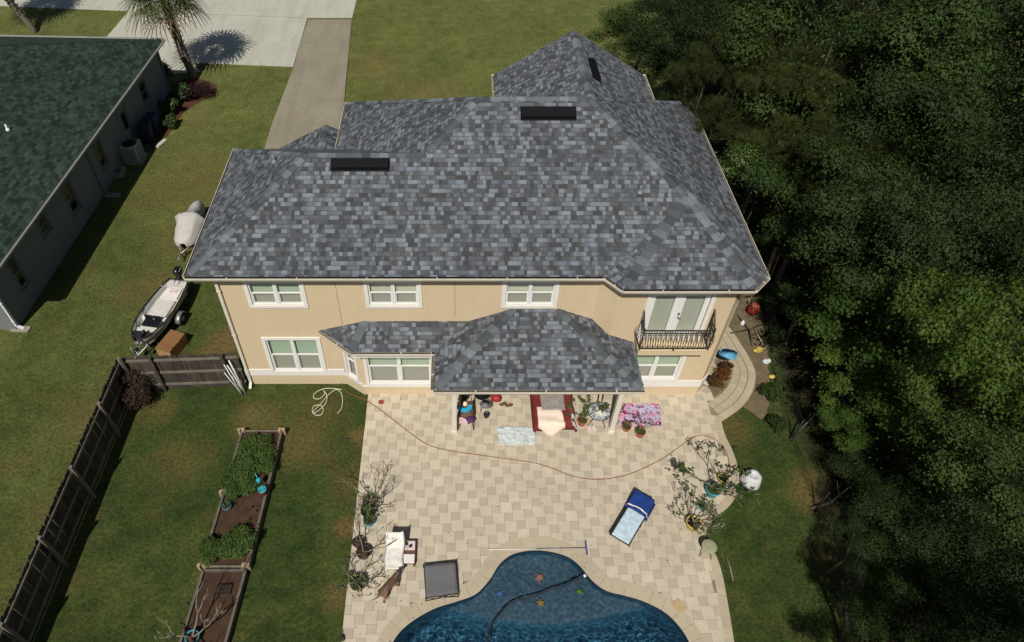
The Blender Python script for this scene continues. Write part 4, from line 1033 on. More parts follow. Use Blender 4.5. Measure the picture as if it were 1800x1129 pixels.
def tree_proto(seed, H, rad, kind, per=120, nclump=60, leaf=.15, trunk_r=.10, barkm='bark', flat=.65):
    r = random.Random(seed)
    root = bpy.data.objects.new('tree_source', None); COL.objects.link(root)
    base_h = H*.42; mb = MB()
    cz = H-rad*flat*.9; lean = Vector((r.uniform(-.4, .4), r.uniform(-.4, .4), 0))
    trunk = [Vector((0, 0, -.2)), Vector((.05, 0, H*.2))+lean*.2, Vector((0, .06, H*.42))+lean*.5, Vector((0, 0, H*.58))+lean*.8, Vector((0, 0, H*.72))+lean]
    mb.tube(trunk, [trunk_r*1.5, trunk_r, trunk_r*.85, trunk_r*.5, trunk_r*.15], 8)
    cs = []; rs = []
    lobes = []
    for i in range(r.randint(8, 11)):
        a = r.uniform(0, 2*PI); lobes.append((Vector((math.cos(a), math.sin(a), r.uniform(-.9, .9))).normalized(), r.uniform(.32, .52)))
    for i in range(nclump):
        # clumps lie on irregular lobes, with gaps between them
        ld, lr = lobes[i % len(lobes)]
        d = Vector((r.gauss(0, 1), r.gauss(0, 1), abs(r.gauss(0, .9))-.4)).normalized()
        p = Vector((ld.x*rad*.66, ld.y*rad*.66, ld.z*rad*flat*.8))+Vector((d.x, d.y, d.z*flat))*rad*lr*r.uniform(.72, 1.05)
        p += Vector((0, 0, cz))+lean
        cs.append(p); rs.append(r.uniform(.42, .88)*rad/3.2)
    for i in range(0, nclump, 4):
        c = cs[i]*1.0; c = trunk[2].lerp(c, .85); t = r.uniform(.35, .8); s = trunk[2].lerp(trunk[3], t) if c.z > trunk[2].z else trunk[2]
        mid = s.lerp(c, .5)+Vector((r.uniform(-.3, .3), r.uniform(-.3, .3), -.25))
        mb.tube([s, mid, c], [trunk_r*.26, trunk_r*.14, .008], 5)
    mb.build('trunk', M[barkm], root)
    cc = np.array([list(c) for c in cs])
    if kind == 'pine':
        cen, nn, sp = [], [], []
        for c, q in zip(cc, rs):
            for t in range(int(40*q)):
                d = unit(rng.normal(size=(1, 3)))[0]; d[2] = abs(d[2])*.8
                tip = c+d*q*rng.uniform(.5, 1.2)*np.array([1.2, 1.2, .6])
                k = 52; dd = unit(rng.normal(size=(k, 3))+d*1.1+np.array([0, 0, .4]))
                cen.append(tip+dd*.02); 
                # spread needles radially: u = nrm x spin must equal dd
                a = unit(rng.normal(size=(k, 3))); nr_ = unit(np.cross(dd, a)); sp.append(np.cross(dd, nr_)); nn.append(nr_)
        cen = np.concatenate(cen); nn = np.concatenate(nn); sp = np.concatenate(sp)
        leaf_object('crown', cen, nn, rng.uniform(.24, .36, len(cen)), 'needle', M['l_pine'], root, spin=sp)
    else:
        cen, nn = clump_leaves(cc, rs, per)
        extra = rng.normal(size=(int(len(cen)*.06), 3))*np.array([rad*.42, rad*.42, rad*flat*.4])+np.array([lean.x, lean.y, cz])
        cen = np.concatenate([cen, extra]); nn = np.concatenate([nn, rng.normal(size=extra.shape)+np.array([0, 0, 1])])
        shape, m, asp = dict(gum=('star', 'l_gum', 1), oak=('leaf', 'l_oak', .5), broad=('leaf', 'l_broad', .55), glossy=('leaf', 'l_glossy', .42))[kind]
        leaf_object('crown', cen, nn, rng.uniform(leaf*.7, leaf*1.3, len(cen)), shape, M[m], root, asp=asp)
    return root
protos = {}
def get_proto(kind, v):
    k = (kind, v)
    if k not in protos:
        s = {'gum': 10, 'oak': 20, 'broad': 30, 'glossy': 40, 'pine': 50}[kind]+v
        if kind == 'gum': p = tree_proto(s, 9, 3.2, 'gum', 520, 46, .12, flat=.8)
        elif kind == 'oak': p = tree_proto(s, 9, 3.2, 'oak', 560, 42, .10, flat=.85, barkm='bark')
        elif kind == 'broad': p = tree_proto(s, 9, 3.2, 'broad', 520, 42, .115, flat=.85)
        elif kind == 'glossy': p = tree_proto(s, 8, 3.0, 'glossy', 380, 44, .14, flat=.9)
        else: p = tree_proto(s, 9.5, 2.9, 'pine', 0, 42, trunk_r=.14, barkm='bark_pale', flat=.8)
        cr = [c for c in p.children if c.name.startswith('crown')][0]; co = np.empty(len(cr.data.vertices)*3, np.float32); cr.data.vertices.foreach_get('co', co); co = co.reshape(-1, 3)
        protos[k] = [p, False, co.mean(0)]
    return protos[k]
def tree(kind, v, px, py, hc, rad, name, label, group='trees of the wood beside the house', rz=None):
    """px,py: where the middle of the crown is seen, hc: its height over the ground"""
    if py < 480 and kind in ('oak', 'broad'): hc += random.uniform(-1.5, .8)
    P = get_proto(kind, v); base = gp(px, py, hc)
    while base.x-rad*.8 < 11.3+.03*max(base.y, 0) and hc > 1.6 and py > 480: hc -= .2; base = gp(px, py, hc)
    base.z = 0; k = rad/3.2*.95; rz = random.uniform(0, 6.28) if rz is None else rz
    mz = P[2]; kz = hc/mz[2]; base -= Vector((k*(mz[0]*math.cos(rz)-mz[1]*math.sin(rz)), k*(mz[0]*math.sin(rz)+mz[1]*math.cos(rz)), 0))
    if not P[1]:
        o = P[0]; P[1] = True; o.name = name; o.location = base; o.rotation_euler = (0, 0, rz); o['label'] = label
    else:
        o = dup(P[0], base, rz, label); o.name = name
    o.scale = (k, k, kz); o['category'] = 'tree'; o['group'] = group
    return o
T = [
 # upper edge, by the front lawn
 ('broad', 1, 1140, 40, 4.2, 3.3, 'oak_tree', 'dark oak at the edge of the front lawn, nearest the gable end of the roof'),
 ('oak', 1, 1225, 20, 6.5, 3.0, 'oak_tree', 'dark oak at the top edge, second tree right of the front lawn'),
 ('broad', 0, 1190, 105, 3.6, 2.0, 'broadleaf_tree', 'low leafy tree on the grass just beyond the right gable roof'),
 ('pine', 0, 1262, 150, 6.5, 2.7, 'pine_tree', 'olive pine with bare grey twigs, first pine right of the house'),
 ('pine', 1, 1350, 95, 7.2, 3.0, 'pine_tree', 'olive pine with feathery tufts, second pine right of the house, near the top'),
 ('oak', 0, 1330, 10, 7.0, 3.2, 'oak_tree', 'dark oak behind the second pine at the top edge'),
 ('pine', 0, 1395, 185, 6.6, 2.4, 'pine_tree', 'thin dark pine between the two bright leafy crowns right of the house'),
 ('broad', 1, 1500, 60, 8.5, 3.8, 'broadleaf_tree', 'tall mid green broadleaf crown at the top, right of the pines'),
 ('broad', 0, 1640, 60, 8.5, 4.0, 'broadleaf_tree', 'broad green crown near the top, second from the right corner'),
 ('broad', 1, 1765, 50, 8.5, 3.8, 'broadleaf_tree', 'bright broadleaf crown in the top right corner of the wood'),
 ('broad', 0, 1540, 165, 7.6, 3.2, 'broadleaf_tree', 'wide green crown in the second row below the tall mid green crown'),
 ('broad', 1, 1690, 165, 7.6, 3.6, 'broadleaf_tree', 'wide dark green crown in the second row at the far right'),
 ('oak', 1, 1440, 20, 6.5, 3.0, 'oak_tree', 'shaded oak between the pines and the tall mid green crown'),
 ('glossy', 0, 1355, 300, 5.0, 2.4, 'magnolia_tree', 'magnolia with bright glossy leaves close to the right edge of the roof'),
 ('pine', 1, 1475, 275, 6.8, 2.2, 'pine_tree', 'yellowish pine right of the glossy magnolia'),
 ('oak', 0, 1420, 270, 5.0, 2.4, 'oak_tree', 'low oak squeezed between the magnolia and the yellowish pine'),
 ('broad', 1, 1570, 300, 7.2, 3.1, 'broadleaf_tree', 'green crown right of the yellowish pine'),
 ('oak', 1, 1690, 290, 7.4, 3.2, 'oak_tree', 'dark oak crown one third down near the right edge'),
 ('oak', 0, 1790, 240, 7.6, 3.2, 'oak_tree', 'dark oak crown cut by the right edge, one quarter down'),
 ('oak', 1, 1400, 410, 3.0, 1.7, 'oak_tree', 'small dark oak against the lower right slope of the roof'),
 ('broad', 0, 1490, 400, 6.6, 2.8, 'broadleaf_tree', 'dark leafy crown level with the right corner of the roof'),
 ('oak', 0, 1610, 410, 7.0, 2.9, 'oak_tree', 'dark oak above the bright sweetgum'),
 ('oak', 1, 1740, 390, 7.4, 3.0, 'oak_tree', 'dark oak at the right edge above the black gap'),
 ('oak', 0, 1445, 530, 2.8, 1.6, 'oak_tree', 'small dark oak beside the right corner of the roof, over the wire fence'),
 ('broad', 1, 1505, 500, 5.4, 2.0, 'broadleaf_tree', 'small shaded crown left of the bright sweetgum'),
 ('gum', 0, 1640, 580, 8.0, 3.0, 'sweetgum_tree', 'bright yellow green sweetgum with star leaves, largest and brightest crown of the wood'),
 ('gum', 1, 1560, 655, 6.6, 2.3, 'sweetgum_tree', 'mid green sweetgum below and left of the brightest crown'),
 ('gum', 1, 1745, 610, 7.6, 2.3, 'sweetgum_tree', 'sweetgum at the right edge beside the brightest crown'),
 ('gum', 0, 1525, 735, 6.0, 1.4, 'sweetgum_tree', 'small sweetgum with a bright lower tip, nearest the back lawn'),
 ('oak', 1, 1570, 850, 5.5, 1.9, 'oak_tree', 'shaded oak below the small bright sweetgum'),
 ('broad', 0, 1755, 800, 7.0, 2.4, 'broadleaf_tree', 'dim green crown at the right edge below the black gap'),
 ('oak', 0, 1665, 960, 6.0, 2.2, 'oak_tree', 'dim oak crown in the lower right, left of the corner one'),
 ('oak', 1, 1785, 960, 6.5, 2.2, 'oak_tree', 'dim oak crown at the right edge near the bottom'),
 ('broad', 1, 1640, 1090, 5.5, 1.8, 'broadleaf_tree', 'dim leafy crown at the bottom edge of the wood'),
 ('oak', 0, 1770, 1110, 6.2, 1.9, 'oak_tree', 'dim oak crown in the bottom right corner'),
 ('oak', 1, 1540, 990, 2.6, 1.1, 'oak_tree', 'sparse low oak over the bare branches by the back lawn'),
 ('oak', 0, 1700, 870, 6.5, 2.2, 'oak_tree', 'dim oak crown two thirds down near the right edge, left of the dim green crown'),
 ('oak', 1, 1620, 900, 5.0, 1.6, 'oak_tree', 'low shaded oak in the middle of the lower right wood'),
]
for t_ in T: tree(*t_)
# a tree below the frame edge whose shadow falls on the back lawn, as in the photo
for k_, (x_, y_, h_, r_, lb_) in enumerate(((9.2, -12.2, 6.2, 1.35, 'dark oak by the lawn just below the bottom edge'), (13.2, -13.5, 8.5, 3.0, 'tall oak of the wood below the bottom edge'), (17.0, -12.6, 9.5, 3.4, 'second tall oak of the wood below the bottom edge'), (22.5, -12.0, 9.0, 3.4, 'third tall oak of the wood beyond the bottom right corner'))):
    tt = tree('oak', k_ % 2, 1400, 1300, h_, r_, 'oak_tree', lb_); tt.location = (x_, y_, 0); kk_ = r_/3.2*.95; tt.scale = (kk_, kk_, h_/get_proto('oak', k_ % 2)[2][2])
for k_, (x_, y_) in enumerate(((22.5, -6.5), (24.5, -1.5), (27.0, 4.0), (29.5, 10.0), (33.0, 17.0), (37.0, 25.0))):
    tt = tree('oak' if k_ % 2 else 'broad', k_ % 2, 1400, 300, 7.5, 3.6, 'oak_tree', 'green tree of the wood past the right edge, '+['first', 'second', 'third', 'fourth', 'fifth', 'sixth'][k_]+' from the camera'); tt.location = (x_, y_, 0)
# undergrowth as one mass on the floor of the wood
def undergrowth():
    n = 26000; P = []
    xs = rng.uniform(11.4, 42, n); ys = rng.uniform(-11, 34, n)
    keep = xs > 11.6+.05*np.maximum(ys, 0)+.6*np.sin(ys*1.3)+rng.uniform(0, .8, n); xs, ys = xs[keep], ys[keep]
    zs = rng.uniform(.05, .9, len(xs))*(.5+.5*np.sin(xs*1.7+ys*.9)**2)
    c = np.stack([xs, ys, zs], 1); nn = rng.normal(size=c.shape)*.6+np.array([0, 0, 1])
    o = leaf_object('undergrowth', c, nn, rng.uniform(.14, .34, len(xs)), 'leaf', M['l_oak'])
    struct(o, 'stuff', 'dark undergrowth covering the floor of the wood', 'undergrowth')
undergrowth()
# bare trunks and snags at the wood's edge
def bare_tree(name, label, base, pts, r0, twigs=10, m='bark_pale', cat='tree', group=None, seed=1, tl=.9):
    r = random.Random(seed); root = thing(name, label, cat, base, 0, group); mb = MB()
    P = [Vector(p) for p in pts]; rs = [r0*(1-.75*i/(len(P)-1)) for i in range(len(P))]
    mb.tube(P, rs, 7); mb.build('trunk', M[m], root); mb = MB()
    for k in range(twigs):
        t = r.uniform(.35, 1)*(len(P)-1); i = min(int(t), len(P)-2); s = P[i].lerp(P[i+1], t-i)
        d = Vector((r.uniform(-1, 1), r.uniform(-1, 1), r.uniform(.1, .9))).normalized()*r.uniform(.5, 1.2)*tl
        mb.tube([s, s+d*.5+Vector((0, 0, .05)), s+d+Vector((0, 0, .2))], [r0*.28, r0*.17, .006], 5)
        q = s+d*.55; d2 = (d+Vector((r.uniform(-.6, .6), r.uniform(-.6, .6), .2))).normalized()*.4*tl; mb.tube([q, q+d2], [r0*.14, .004], 4)
    mb.build('branch', M[m], root); return root
bare_tree('bare_tree', 'bare forked trunk standing in the shade at the bottom by the back lawn', gp(1478, 1128), [(0, 0, -.1), (-.1, .2, .8), (-.3, .5, 1.6), (-.5, .7, 2.3)], .075, 12, seed=3, m='bark', tl=.6)
bare_tree('fallen_branch', 'pale fallen branch leaning over the lawn edge above the dark shrubs', gp(1425, 895), [(0, 0, .05), (.5, .05, .3), (1.0, .3, .9), (1.3, .7, 1.3)], .045, 5, cat='branch', seed=5, tl=.5)
bare_tree('fallen_branch', 'pale forked branch rising out of the shade near the lawn tree shadow', gp(1452, 1010), [(0, 0, .1), (.4, .2, .6), (.6, .7, 1.2)], .04, 5, cat='branch', seed=8, tl=.5)
bare_tree('fallen_branch', 'grey branch lying along the shaded lawn edge', gp(1437, 985), [(0, 0, .04), (-.15, .5, .05), (-.25, 1.0, .1)], .03, 3, cat='branch', seed=9, tl=.3)
bare_tree('fallen_branch', 'dead grey branch among the trees below the wire fence', gp(1388, 775), [(0, 0, .1), (.4, .2, .9), (.6, .3, 1.5)], .04, 2, cat='branch', seed=10, tl=.3)
o = MB(); o.tube([gp(1276, 975, .03), gp(1284, 1000, .04), gp(1289, 1022, .03)], [.025, .03, .015], 6); o = o.build('stick', M['stem']); tag(o, 'pale thick stick lying on the grass beside the lower right paving edge', 'stick')
o = MB(); o.tube([gp(1328, 870, .02), gp(1332, 880, .03), gp(1337, 890, .02)], [.008, .01, .006], 5); o = o.build('stick', M['stem']); tag(o, 'thin pale stick on the lawn below the white barrel cover', 'stick')

# ------------------------------------------------------------------ cabbage palms
def palm(base, label, H, lean, r, seed, kk=1.0, nfr=30):
    rr = random.Random(seed); root = thing('palm_tree', label, 'palm tree', base, 0, 'palms by the front drive')
    top = Vector((lean[0], lean[1], H)); mb = MB()
    pts = [Vector((0, 0, -.1)), Vector((0, 0, .3)), top*.35+Vector((-.05, 0, 0)), top*.7+Vector((-.03, 0, 0)), top]
    mb.tube(catmull(pts, 4), [r*1.15]+[r*(1+.05*math.sin(i*2.1)) for i in range(15)]+[r*1.25], 12)
    mb.build('trunk', M['palm_trunk'], root); mb = MB()
    P = catmull(pts, 12)
    for i in range(len(P)*2//5, len(P)-1):
        for k in range(4):   # old leaf boots
            a = k*PI/2+i*.8; d = Vector((math.cos(a), math.sin(a), 0)); q = P[i]+d*r*.95; mb.beam(q, q+d*.09+Vector((0, 0, .15)), .06, .03)
    mb.build('leaf_boots', M['palm_trunk'], root)
    def fan(mb, s, d, L, droop, fw):
        d = d.normalized(); side = d.cross(Vector((0, 0, 1))).normalized(); upv = side.cross(d).normalized()
        pet = s+d*L*.55+Vector((0, 0, -droop*.15)); mb.tube([s, s.lerp(pet, .5)+Vector((0, 0, .05)), pet], [.02, .015, .012], 4)
        n = 20
        for k in range(n):
            a = (k/(n-1)-.5)*PI*1.5; dl = (d*math.cos(a)+side*math.sin(a))
            ln = fw*(1-.25*abs(k/(n-1)-.5)*2)*rr.uniform(.9, 1.05); wv = dl.cross(upv).normalized()*.026
            p0 = pet; p1 = pet+dl*ln*.5+upv*(.10-.06*abs(math.sin(a)))*ln; p2 = pet+dl*ln*.85+Vector((0, 0, -droop*.22*ln)); p3 = pet+dl*ln+Vector((0, 0, -droop*.55*ln))
            mb.raw([p0-wv*.4, p0+wv*.4, p1-wv*1.3, p1+wv*1.3, p2-wv*.9, p2+wv*.9, p3], [(0, 1, 3, 2), (2, 3, 5, 4), (4, 5, 6)], 0, True)
    mb = MB(); mb2 = MB()
    for i in range(nfr):
        a = i*2.39996; el = 1.25-1.75*(i/nfr)**.9
        d = Vector((math.cos(a)*math.cos(el), math.sin(a)*math.cos(el), math.sin(el)))
        fan(mb if (i < nfr-7) else mb2, top+Vector((0, 0, .1)), d, kk*rr.uniform(1.1, 1.45), .25+.6*(i/nfr), kk*rr.uniform(.85, 1.05))
    mb.build('crown', M['l_palm'], root); mb2.build('dead_fronds', M['l_palm_dry'], root); return root
palm(gp(340, 137), 'cabbage palm with a fan crown at the corner of the pale driveway', 4.3, (-.45, .25), .22, 4, 1.55, 38)
palm(gp(60, 57), 'leaning cabbage palm whose crown is above the top left edge', 4.6, (-1.6, .3), .19, 9, 1.5, 46)

litter()
# shrubs
def shrub(name, label, base, rad, h, matn, n, leaf, shape='leaf', cat='shrub', group=None, asp=.5, nb=9):
    root = thing(name, label, cat, base, 0, group); mb = MB(); cs = []; rs = []
    for k in range(nb):
        a = random.uniform(0, 6.28); q = rad*math.sqrt(random.random())*.75; p = Vector((q*math.cos(a), q*math.sin(a), h*random.uniform(.45, .85)))
        cs.append(list(p)); rs.append(rad*random.uniform(.3, .48)); mb.tube([(0, 0, 0), p*.5+Vector((0, 0, .05)), p], [.018, .012, .005], 4)
    mb.build('stem', M['stem'], root)
    cs = np.array(cs); C = []; Nn = []
    for c, r_ in zip(cs, rs):
        k = n//nb; d = unit(rng.normal(size=(k, 3))); C.append(c+d*r_*rng.uniform(.3, 1.15, (k, 1))*np.array([1, 1, h/(2*rad)+.25])); Nn.append(d*.5+np.array([0, 0, .7])+rng.normal(size=(k, 3))*.5)
    C = np.concatenate(C); C[:, 2] = np.maximum(C[:, 2], .03)
    leaf_object('foliage', C, np.concatenate(Nn), rng.uniform(leaf*.7, leaf*1.3, len(C)), shape, M[matn], root, asp=asp)
    return root
for i, (x, y, r_, h, lb) in enumerate([(318, 170, .65, 1.0, 'green bush next to the purple one in the mulch bed'), (302, 195, .6, .9, 'green bush in the middle of the mulch bed by the grey house'), (300, 215, .4, .6, 'small green bush at the near end of the mulch bed')]):
    shrub('bush', lb, gp(x, y+10), r_, h, 'l_glossy', 1600, .12, group='bushes along the grey house')
shrub('bush', 'purple brown bush under the cabbage palm', gp(350, 172), .95, .8, 'l_purple', 3000, .09, group='bushes along the grey house')
shrub('bush', 'tall clipped dark hedge bush at the far corner of the grey house', gp(300, 150), .45, 1.3, 'l_oak', 1500, .09, group='bushes along the grey house')
shrub('bush', 'yellow green bush peeping over the rear roof', Vector((-.1, 13.2, 0)), .8, 1.5, 'l_veg', 1500, .14)
def stemplant(name, label, base, H, n, spread, seed, cat='shrub'):
    r = random.Random(seed); root = thing(name, label, cat, base); mb = MB()
    for k in range(n):
        a = r.uniform(0, 6.28); s = spread*r.uniform(.2, 1); mb.tube([(0, 0, 0), (s*.3*math.cos(a), s*.3*math.sin(a), H*.5), (s*math.cos(a), s*math.sin(a), H*r.uniform(.7, 1))], [.02, .012, .006], 4)
    mb.build('stem', M['stem'], root); return root
stemplant('bare_shrub', 'bare grey shrub showing over the rear roof edge', Vector((-2.6, 12.6, 0)), 2.2, 12, .7, 3)
# dead brown shrub in the fence corner
ds = shrub('dead_shrub', 'round dead brown shrub in the corner of the wooden fence', gp(244, 706), .68, 1.25, 'l_brown', 5200, .07, nb=16)
mb = MB()
for k in range(40):
    a = random.uniform(0, 6.28); q = random.uniform(.3, .75); mb.tube([(0, 0, 0), (q*.5*math.cos(a), q*.5*math.sin(a), .6), (q*math.cos(a), q*math.sin(a), random.uniform(.5, 1.35))], [.012, .008, .003], 3)
mb.build('twigs', M['l_brown'], ds)
# plants in the raised bed
vp = [((456, 785), .62, .55, 'leafy green vegetable plant against the far board of the raised bed', 1500), ((442, 828), .66, .6, 'largest mat of leafy vegetables, in the middle of the upper bed', 2400), ((424, 850), .55, .5, 'leafy vegetable plant beside the tan post ends halfway down the bed', 1500),
      ((468, 812), .4, .45, 'narrow leafy vegetable plant along the right board of the bed', 900), ((420, 950), .52, .55, 'leafy vegetable plant right of centre in the near half of the bed', 1700), ((385, 970), .55, .5, 'leafy vegetable plant spilling over the left board at the bed divider', 1900)]
for (p, r_, h, lb, n) in vp:
    b = gp(p[0], p[1]+6, .28); shrub('vegetable_plant', lb, b, r_, h*.6, 'l_veg', int(n*3.2), .075, cat='plant', group='vegetables in the raised bed', asp=.62, nb=14)
for q, (x, y) in enumerate([(436, 915), (448, 900), (455, 922), (441, 893)]):
    shrub('seedling', 'tiny pale seedling in bare soil, '+['third from the far end', 'second from the far end', 'nearest the camera', 'farthest one'][q], gp(x, y, .28), .06, .1, 'l_veg', 24, .05, cat='plant', group='seedlings in bare soil', nb=2)

# lawn blades close to the camera
def lawn_tufts():
    n = 190000; k = []
    xs = rng.uniform(-17, 11.3, n*2); ys = -9.6+24*rng.uniform(0, 1, n*2)**1.35
    for x, y in zip(xs, ys):
        if LX-.02 < x < 10.9 and (y < 0 or x > 8.5) and inside(x, y, patio_poly): continue
        if y > -.05 and -7.6 < x < 9 and y < 9.5: continue
        if abs(x+11.4) < .08 and y < 0: continue
        if x < -16.5+.04*y or x > 11.2+.05*max(y, 0): continue
        if -9.9 < x < -6 and y > 12 or -7.45 < x < -5.6 and y < -1.9: continue
        k.append((x, y))
        if len(k) >= n: break
    k = np.array(k); c = np.column_stack([k, np.full(len(k), -.003)])
    d = unit(rng.normal(size=(len(k), 3))*.6+np.array([0, 0, 1])); o = leaf_object('grass', c, d, rng.uniform(.04, .095, len(k)), 'blade', M['l_grass'])
    struct(o, 'stuff', 'short green grass blades on the lawns', 'grass')
M['l_grass'] = leafmat('grass_blade', (.045, .082, .022), (.115, .138, .05), .2, .6, .15)
lawn_tufts()
# ------------------------------------------------------------------ wooden fences
def fence(name, label, a, b, H, side, seed, posts, gap=.006, bw=.14):
    """stockade fence: boards on one side, rails and posts on the other ('side': unit vector to the rail side)"""
    r = random.Random(seed); a = Vector(a); b = Vector(b); L = (b-a).length; d = (b-a).normalized(); s = Vector(side)
    root = thing(name, label, 'fence', a, 0, 'wooden yard fence'); mb = MB(); n = int(L/(bw+gap))
    for i in range(n):
        c = d*((i+.5)*(bw+gap)); h = H+r.uniform(-.04, .03); tl = r.uniform(-.012, .012)
        w = bw/2; ang = math.atan2(d.y, d.x)
        # dog-eared board
        prof = [(-w, .03), (w, .03), (w, h-.05), (w-.03, h), (-w+.03, h), (-w, h-.05)]
        f = [c+d*(x+tl*z)+Vector((0, 0, z))-s*.0 for x, z in prof]; k = [p-s*.018 for p in f]
        vs = f+k; m = 6; mb.raw(vs, [tuple(range(6)), tuple(range(6, 12))[::-1]]+[(i_, i_+6, (i_+1) % 6+6, (i_+1) % 6) for i_ in range(6)])
    mb.build('boards', M['wood_grey'], root)
    for z in (.3, .95, 1.6):
        if z > H: continue
        mb = MB(); k = max(1, round(L/2.4))
        for i in range(k): mb.beam(d*(L*i/k+.01)+s*.025+Vector((0, 0, z)), d*(L*(i+1)/k-.01)+s*.025+Vector((0, 0, z+r.uniform(-.02, .02))), .045, .09)
        mb.build('rail', M['wood_rail'], root)
    for t in posts:
        mb = MB(); mb.box(d*t+s*.075+Vector((0, 0, (H+.05)/2)), (.095, .095, H+.05)); mb.build('post', M['wood_rail'] if r.random() < .6 else M['wood_grey'], root)
    return root
FC = Vector((-11.42, -.3, 0))
fence('wooden_fence', 'long dark stretch of wooden fence running from the corner towards the camera', FC, (-11.5, -14.5, 0), 1.8, (1, 0, 0), 2, [.05, 1.9, 4.2, 6.4, 8.7, 11])
fence('wooden_fence', 'short grey stretch of wooden fence between the fence corner and the house', FC+Vector((.1, .03, 0)), (-7.95, -.12, 0), 1.8, (0, -1, 0), 3, [.06, 1.0, 3.38])
g = fence('gate_panel', 'narrow weathered gate panel between the fence and the house corner', (-7.93, -.1, 0), (-7.45, -.08, 0), 1.8, (0, -1, 0), 5, []); g['category'] = 'gate'; del g['group']
mb = MB()
for k in range(5):
    x = -7.55-.03*k; mb.tube([(x+.05+.05*(k % 3), -.40-.03*k, .03), (x-.20-.14*(k % 2)-.03*k, -.2, (1.55, 1.0, 1.3, .9, 1.5)[k])], (.028, .018, .022, .016, .02)[k], 6)
o = mb.build('pipe_bundle', M['white']); tag(o, 'white plastic pipes leaning on the fence beside the house corner', 'pipes')

# ------------------------------------------------------------------ raised beds
def raised(name, label, q, H, cross, ends):
    root = thing(name, label, 'raised bed', q[0]); o = q[0]; mb = MB()
    top = [p-o for p in q]
    mb.poly([(p.x, p.y, H-.06) for p in top]); 
    s_ = mb.build('soil', M['soil'], root)
    for i in range(4):
        a, b = top[i], top[(i+1) % 4]; mb = MB()
        if i in cross: mb.beam((a.x, a.y, H/2), (b.x, b.y, H/2), .045, H)
        else: mb.beam((a.x, a.y, H*.5), (b.x, b.y, H*.5), .05, H); mb.beam((a.x, a.y, H+.012), (b.x, b.y, H+.012), .075, .022)
        mb.build('board', M['bedwood'] if i not in cross else M['wood_rail'], root)
    for e_ in ends:
        c = gp(*e_, H)-o; mb = MB()
        for k in (-1, 1): mb.box(c+Vector((k*.07, random.uniform(-.02, .02), -H/2+.05)), (.085, .085, H+.02), rz=random.uniform(-.2, .2))
        mb.box(c+Vector((0, .06, -.02)), (.22, .05, .1)); mb.build('corner_post', M['bedend'], root)
    return root
H1b = .28
Q1 = [gp(426, 757, H1b), gp(495, 757, H1b), gp(436, 995, H1b), gp(355, 995, H1b)]
for p in Q1: p.z = 0
raised('raised_bed', 'long timber raised bed full of vegetables on the back lawn', Q1, H1b, (0, 2), [(424, 757), (495, 757), (392, 866), (354, 995), (432, 995)])
Q2 = [gp(358, 1000, .26), gp(432, 1000, .26), gp(392, 1145, .26), gp(312, 1145, .26)]
for p in Q2: p.z = 0
Q2[0].y -= .05; Q2[1].y -= .05
raised('raised_bed', 'bare timber raised bed with brown soil at the bottom edge', Q2, .26, (2,), [])
# seed tray
c = gp(394, 1036, .24); tr = thing('seed_tray', 'flat black seed tray lying on the brown soil of the bare raised bed', 'tray', (c.x, c.y, .22), .02)
mb = MB(); mb.box((0, 0, .01), (.42, .26, .02))
for x in (-.2, .2): mb.box((x, 0, .03), (.014, .26, .05))
for y in (-.125, .125): mb.box((0, y, .03), (.41, .014, .05))
for x in (-.12, 0, .12): mb.box((x, 0, .028), (.01, .25, .036))
mb.box((0, 0, .029), (.40, .01, .038)); mb.build('tray_body', M['blackpl'], tr)
mb = MB()
for i in range(4):
    for j in range(2): mb.box((-.15+.1*i, -.06+.12*j, .026), (.08, .1, .015))
mb.build('soil', M['soil'], tr)

# ------------------------------------------------------------------ pots with plants
def branchy(mb, leafs, base, H, seed, n0=4, spread=.5, r0=.022, depth=3, leaf=True, up=.6):
    r = random.Random(seed)
    def grow(p, d, L, rad, k):
        q = p+d*L; m = p+d*L*.5+Vector((r.uniform(-1, 1), r.uniform(-1, 1), r.uniform(0, 1)))*L*.08
        mb.tube([p, m, q], [rad, rad*.85, rad*.7], 5)
        if k == 0:
            leafs.append((q, d)); return
        for _ in range(2 if r.random() < .75 else 3):
            nd = (d+Vector((r.uniform(-1, 1), r.uniform(-1, 1), r.uniform(-.25, .7)))*.75).normalized(); nd.z = max(nd.z, .05); grow(q, nd, L*r.uniform(.55, .85), rad*.68, k-1)
    for i in range(n0):
        a = 6.283*i/n0+r.uniform(-.4, .4); d = Vector((math.cos(a)*spread, math.sin(a)*spread, up)).normalized(); grow(Vector(base), d, H*r.uniform(.32, .5), r0, depth)
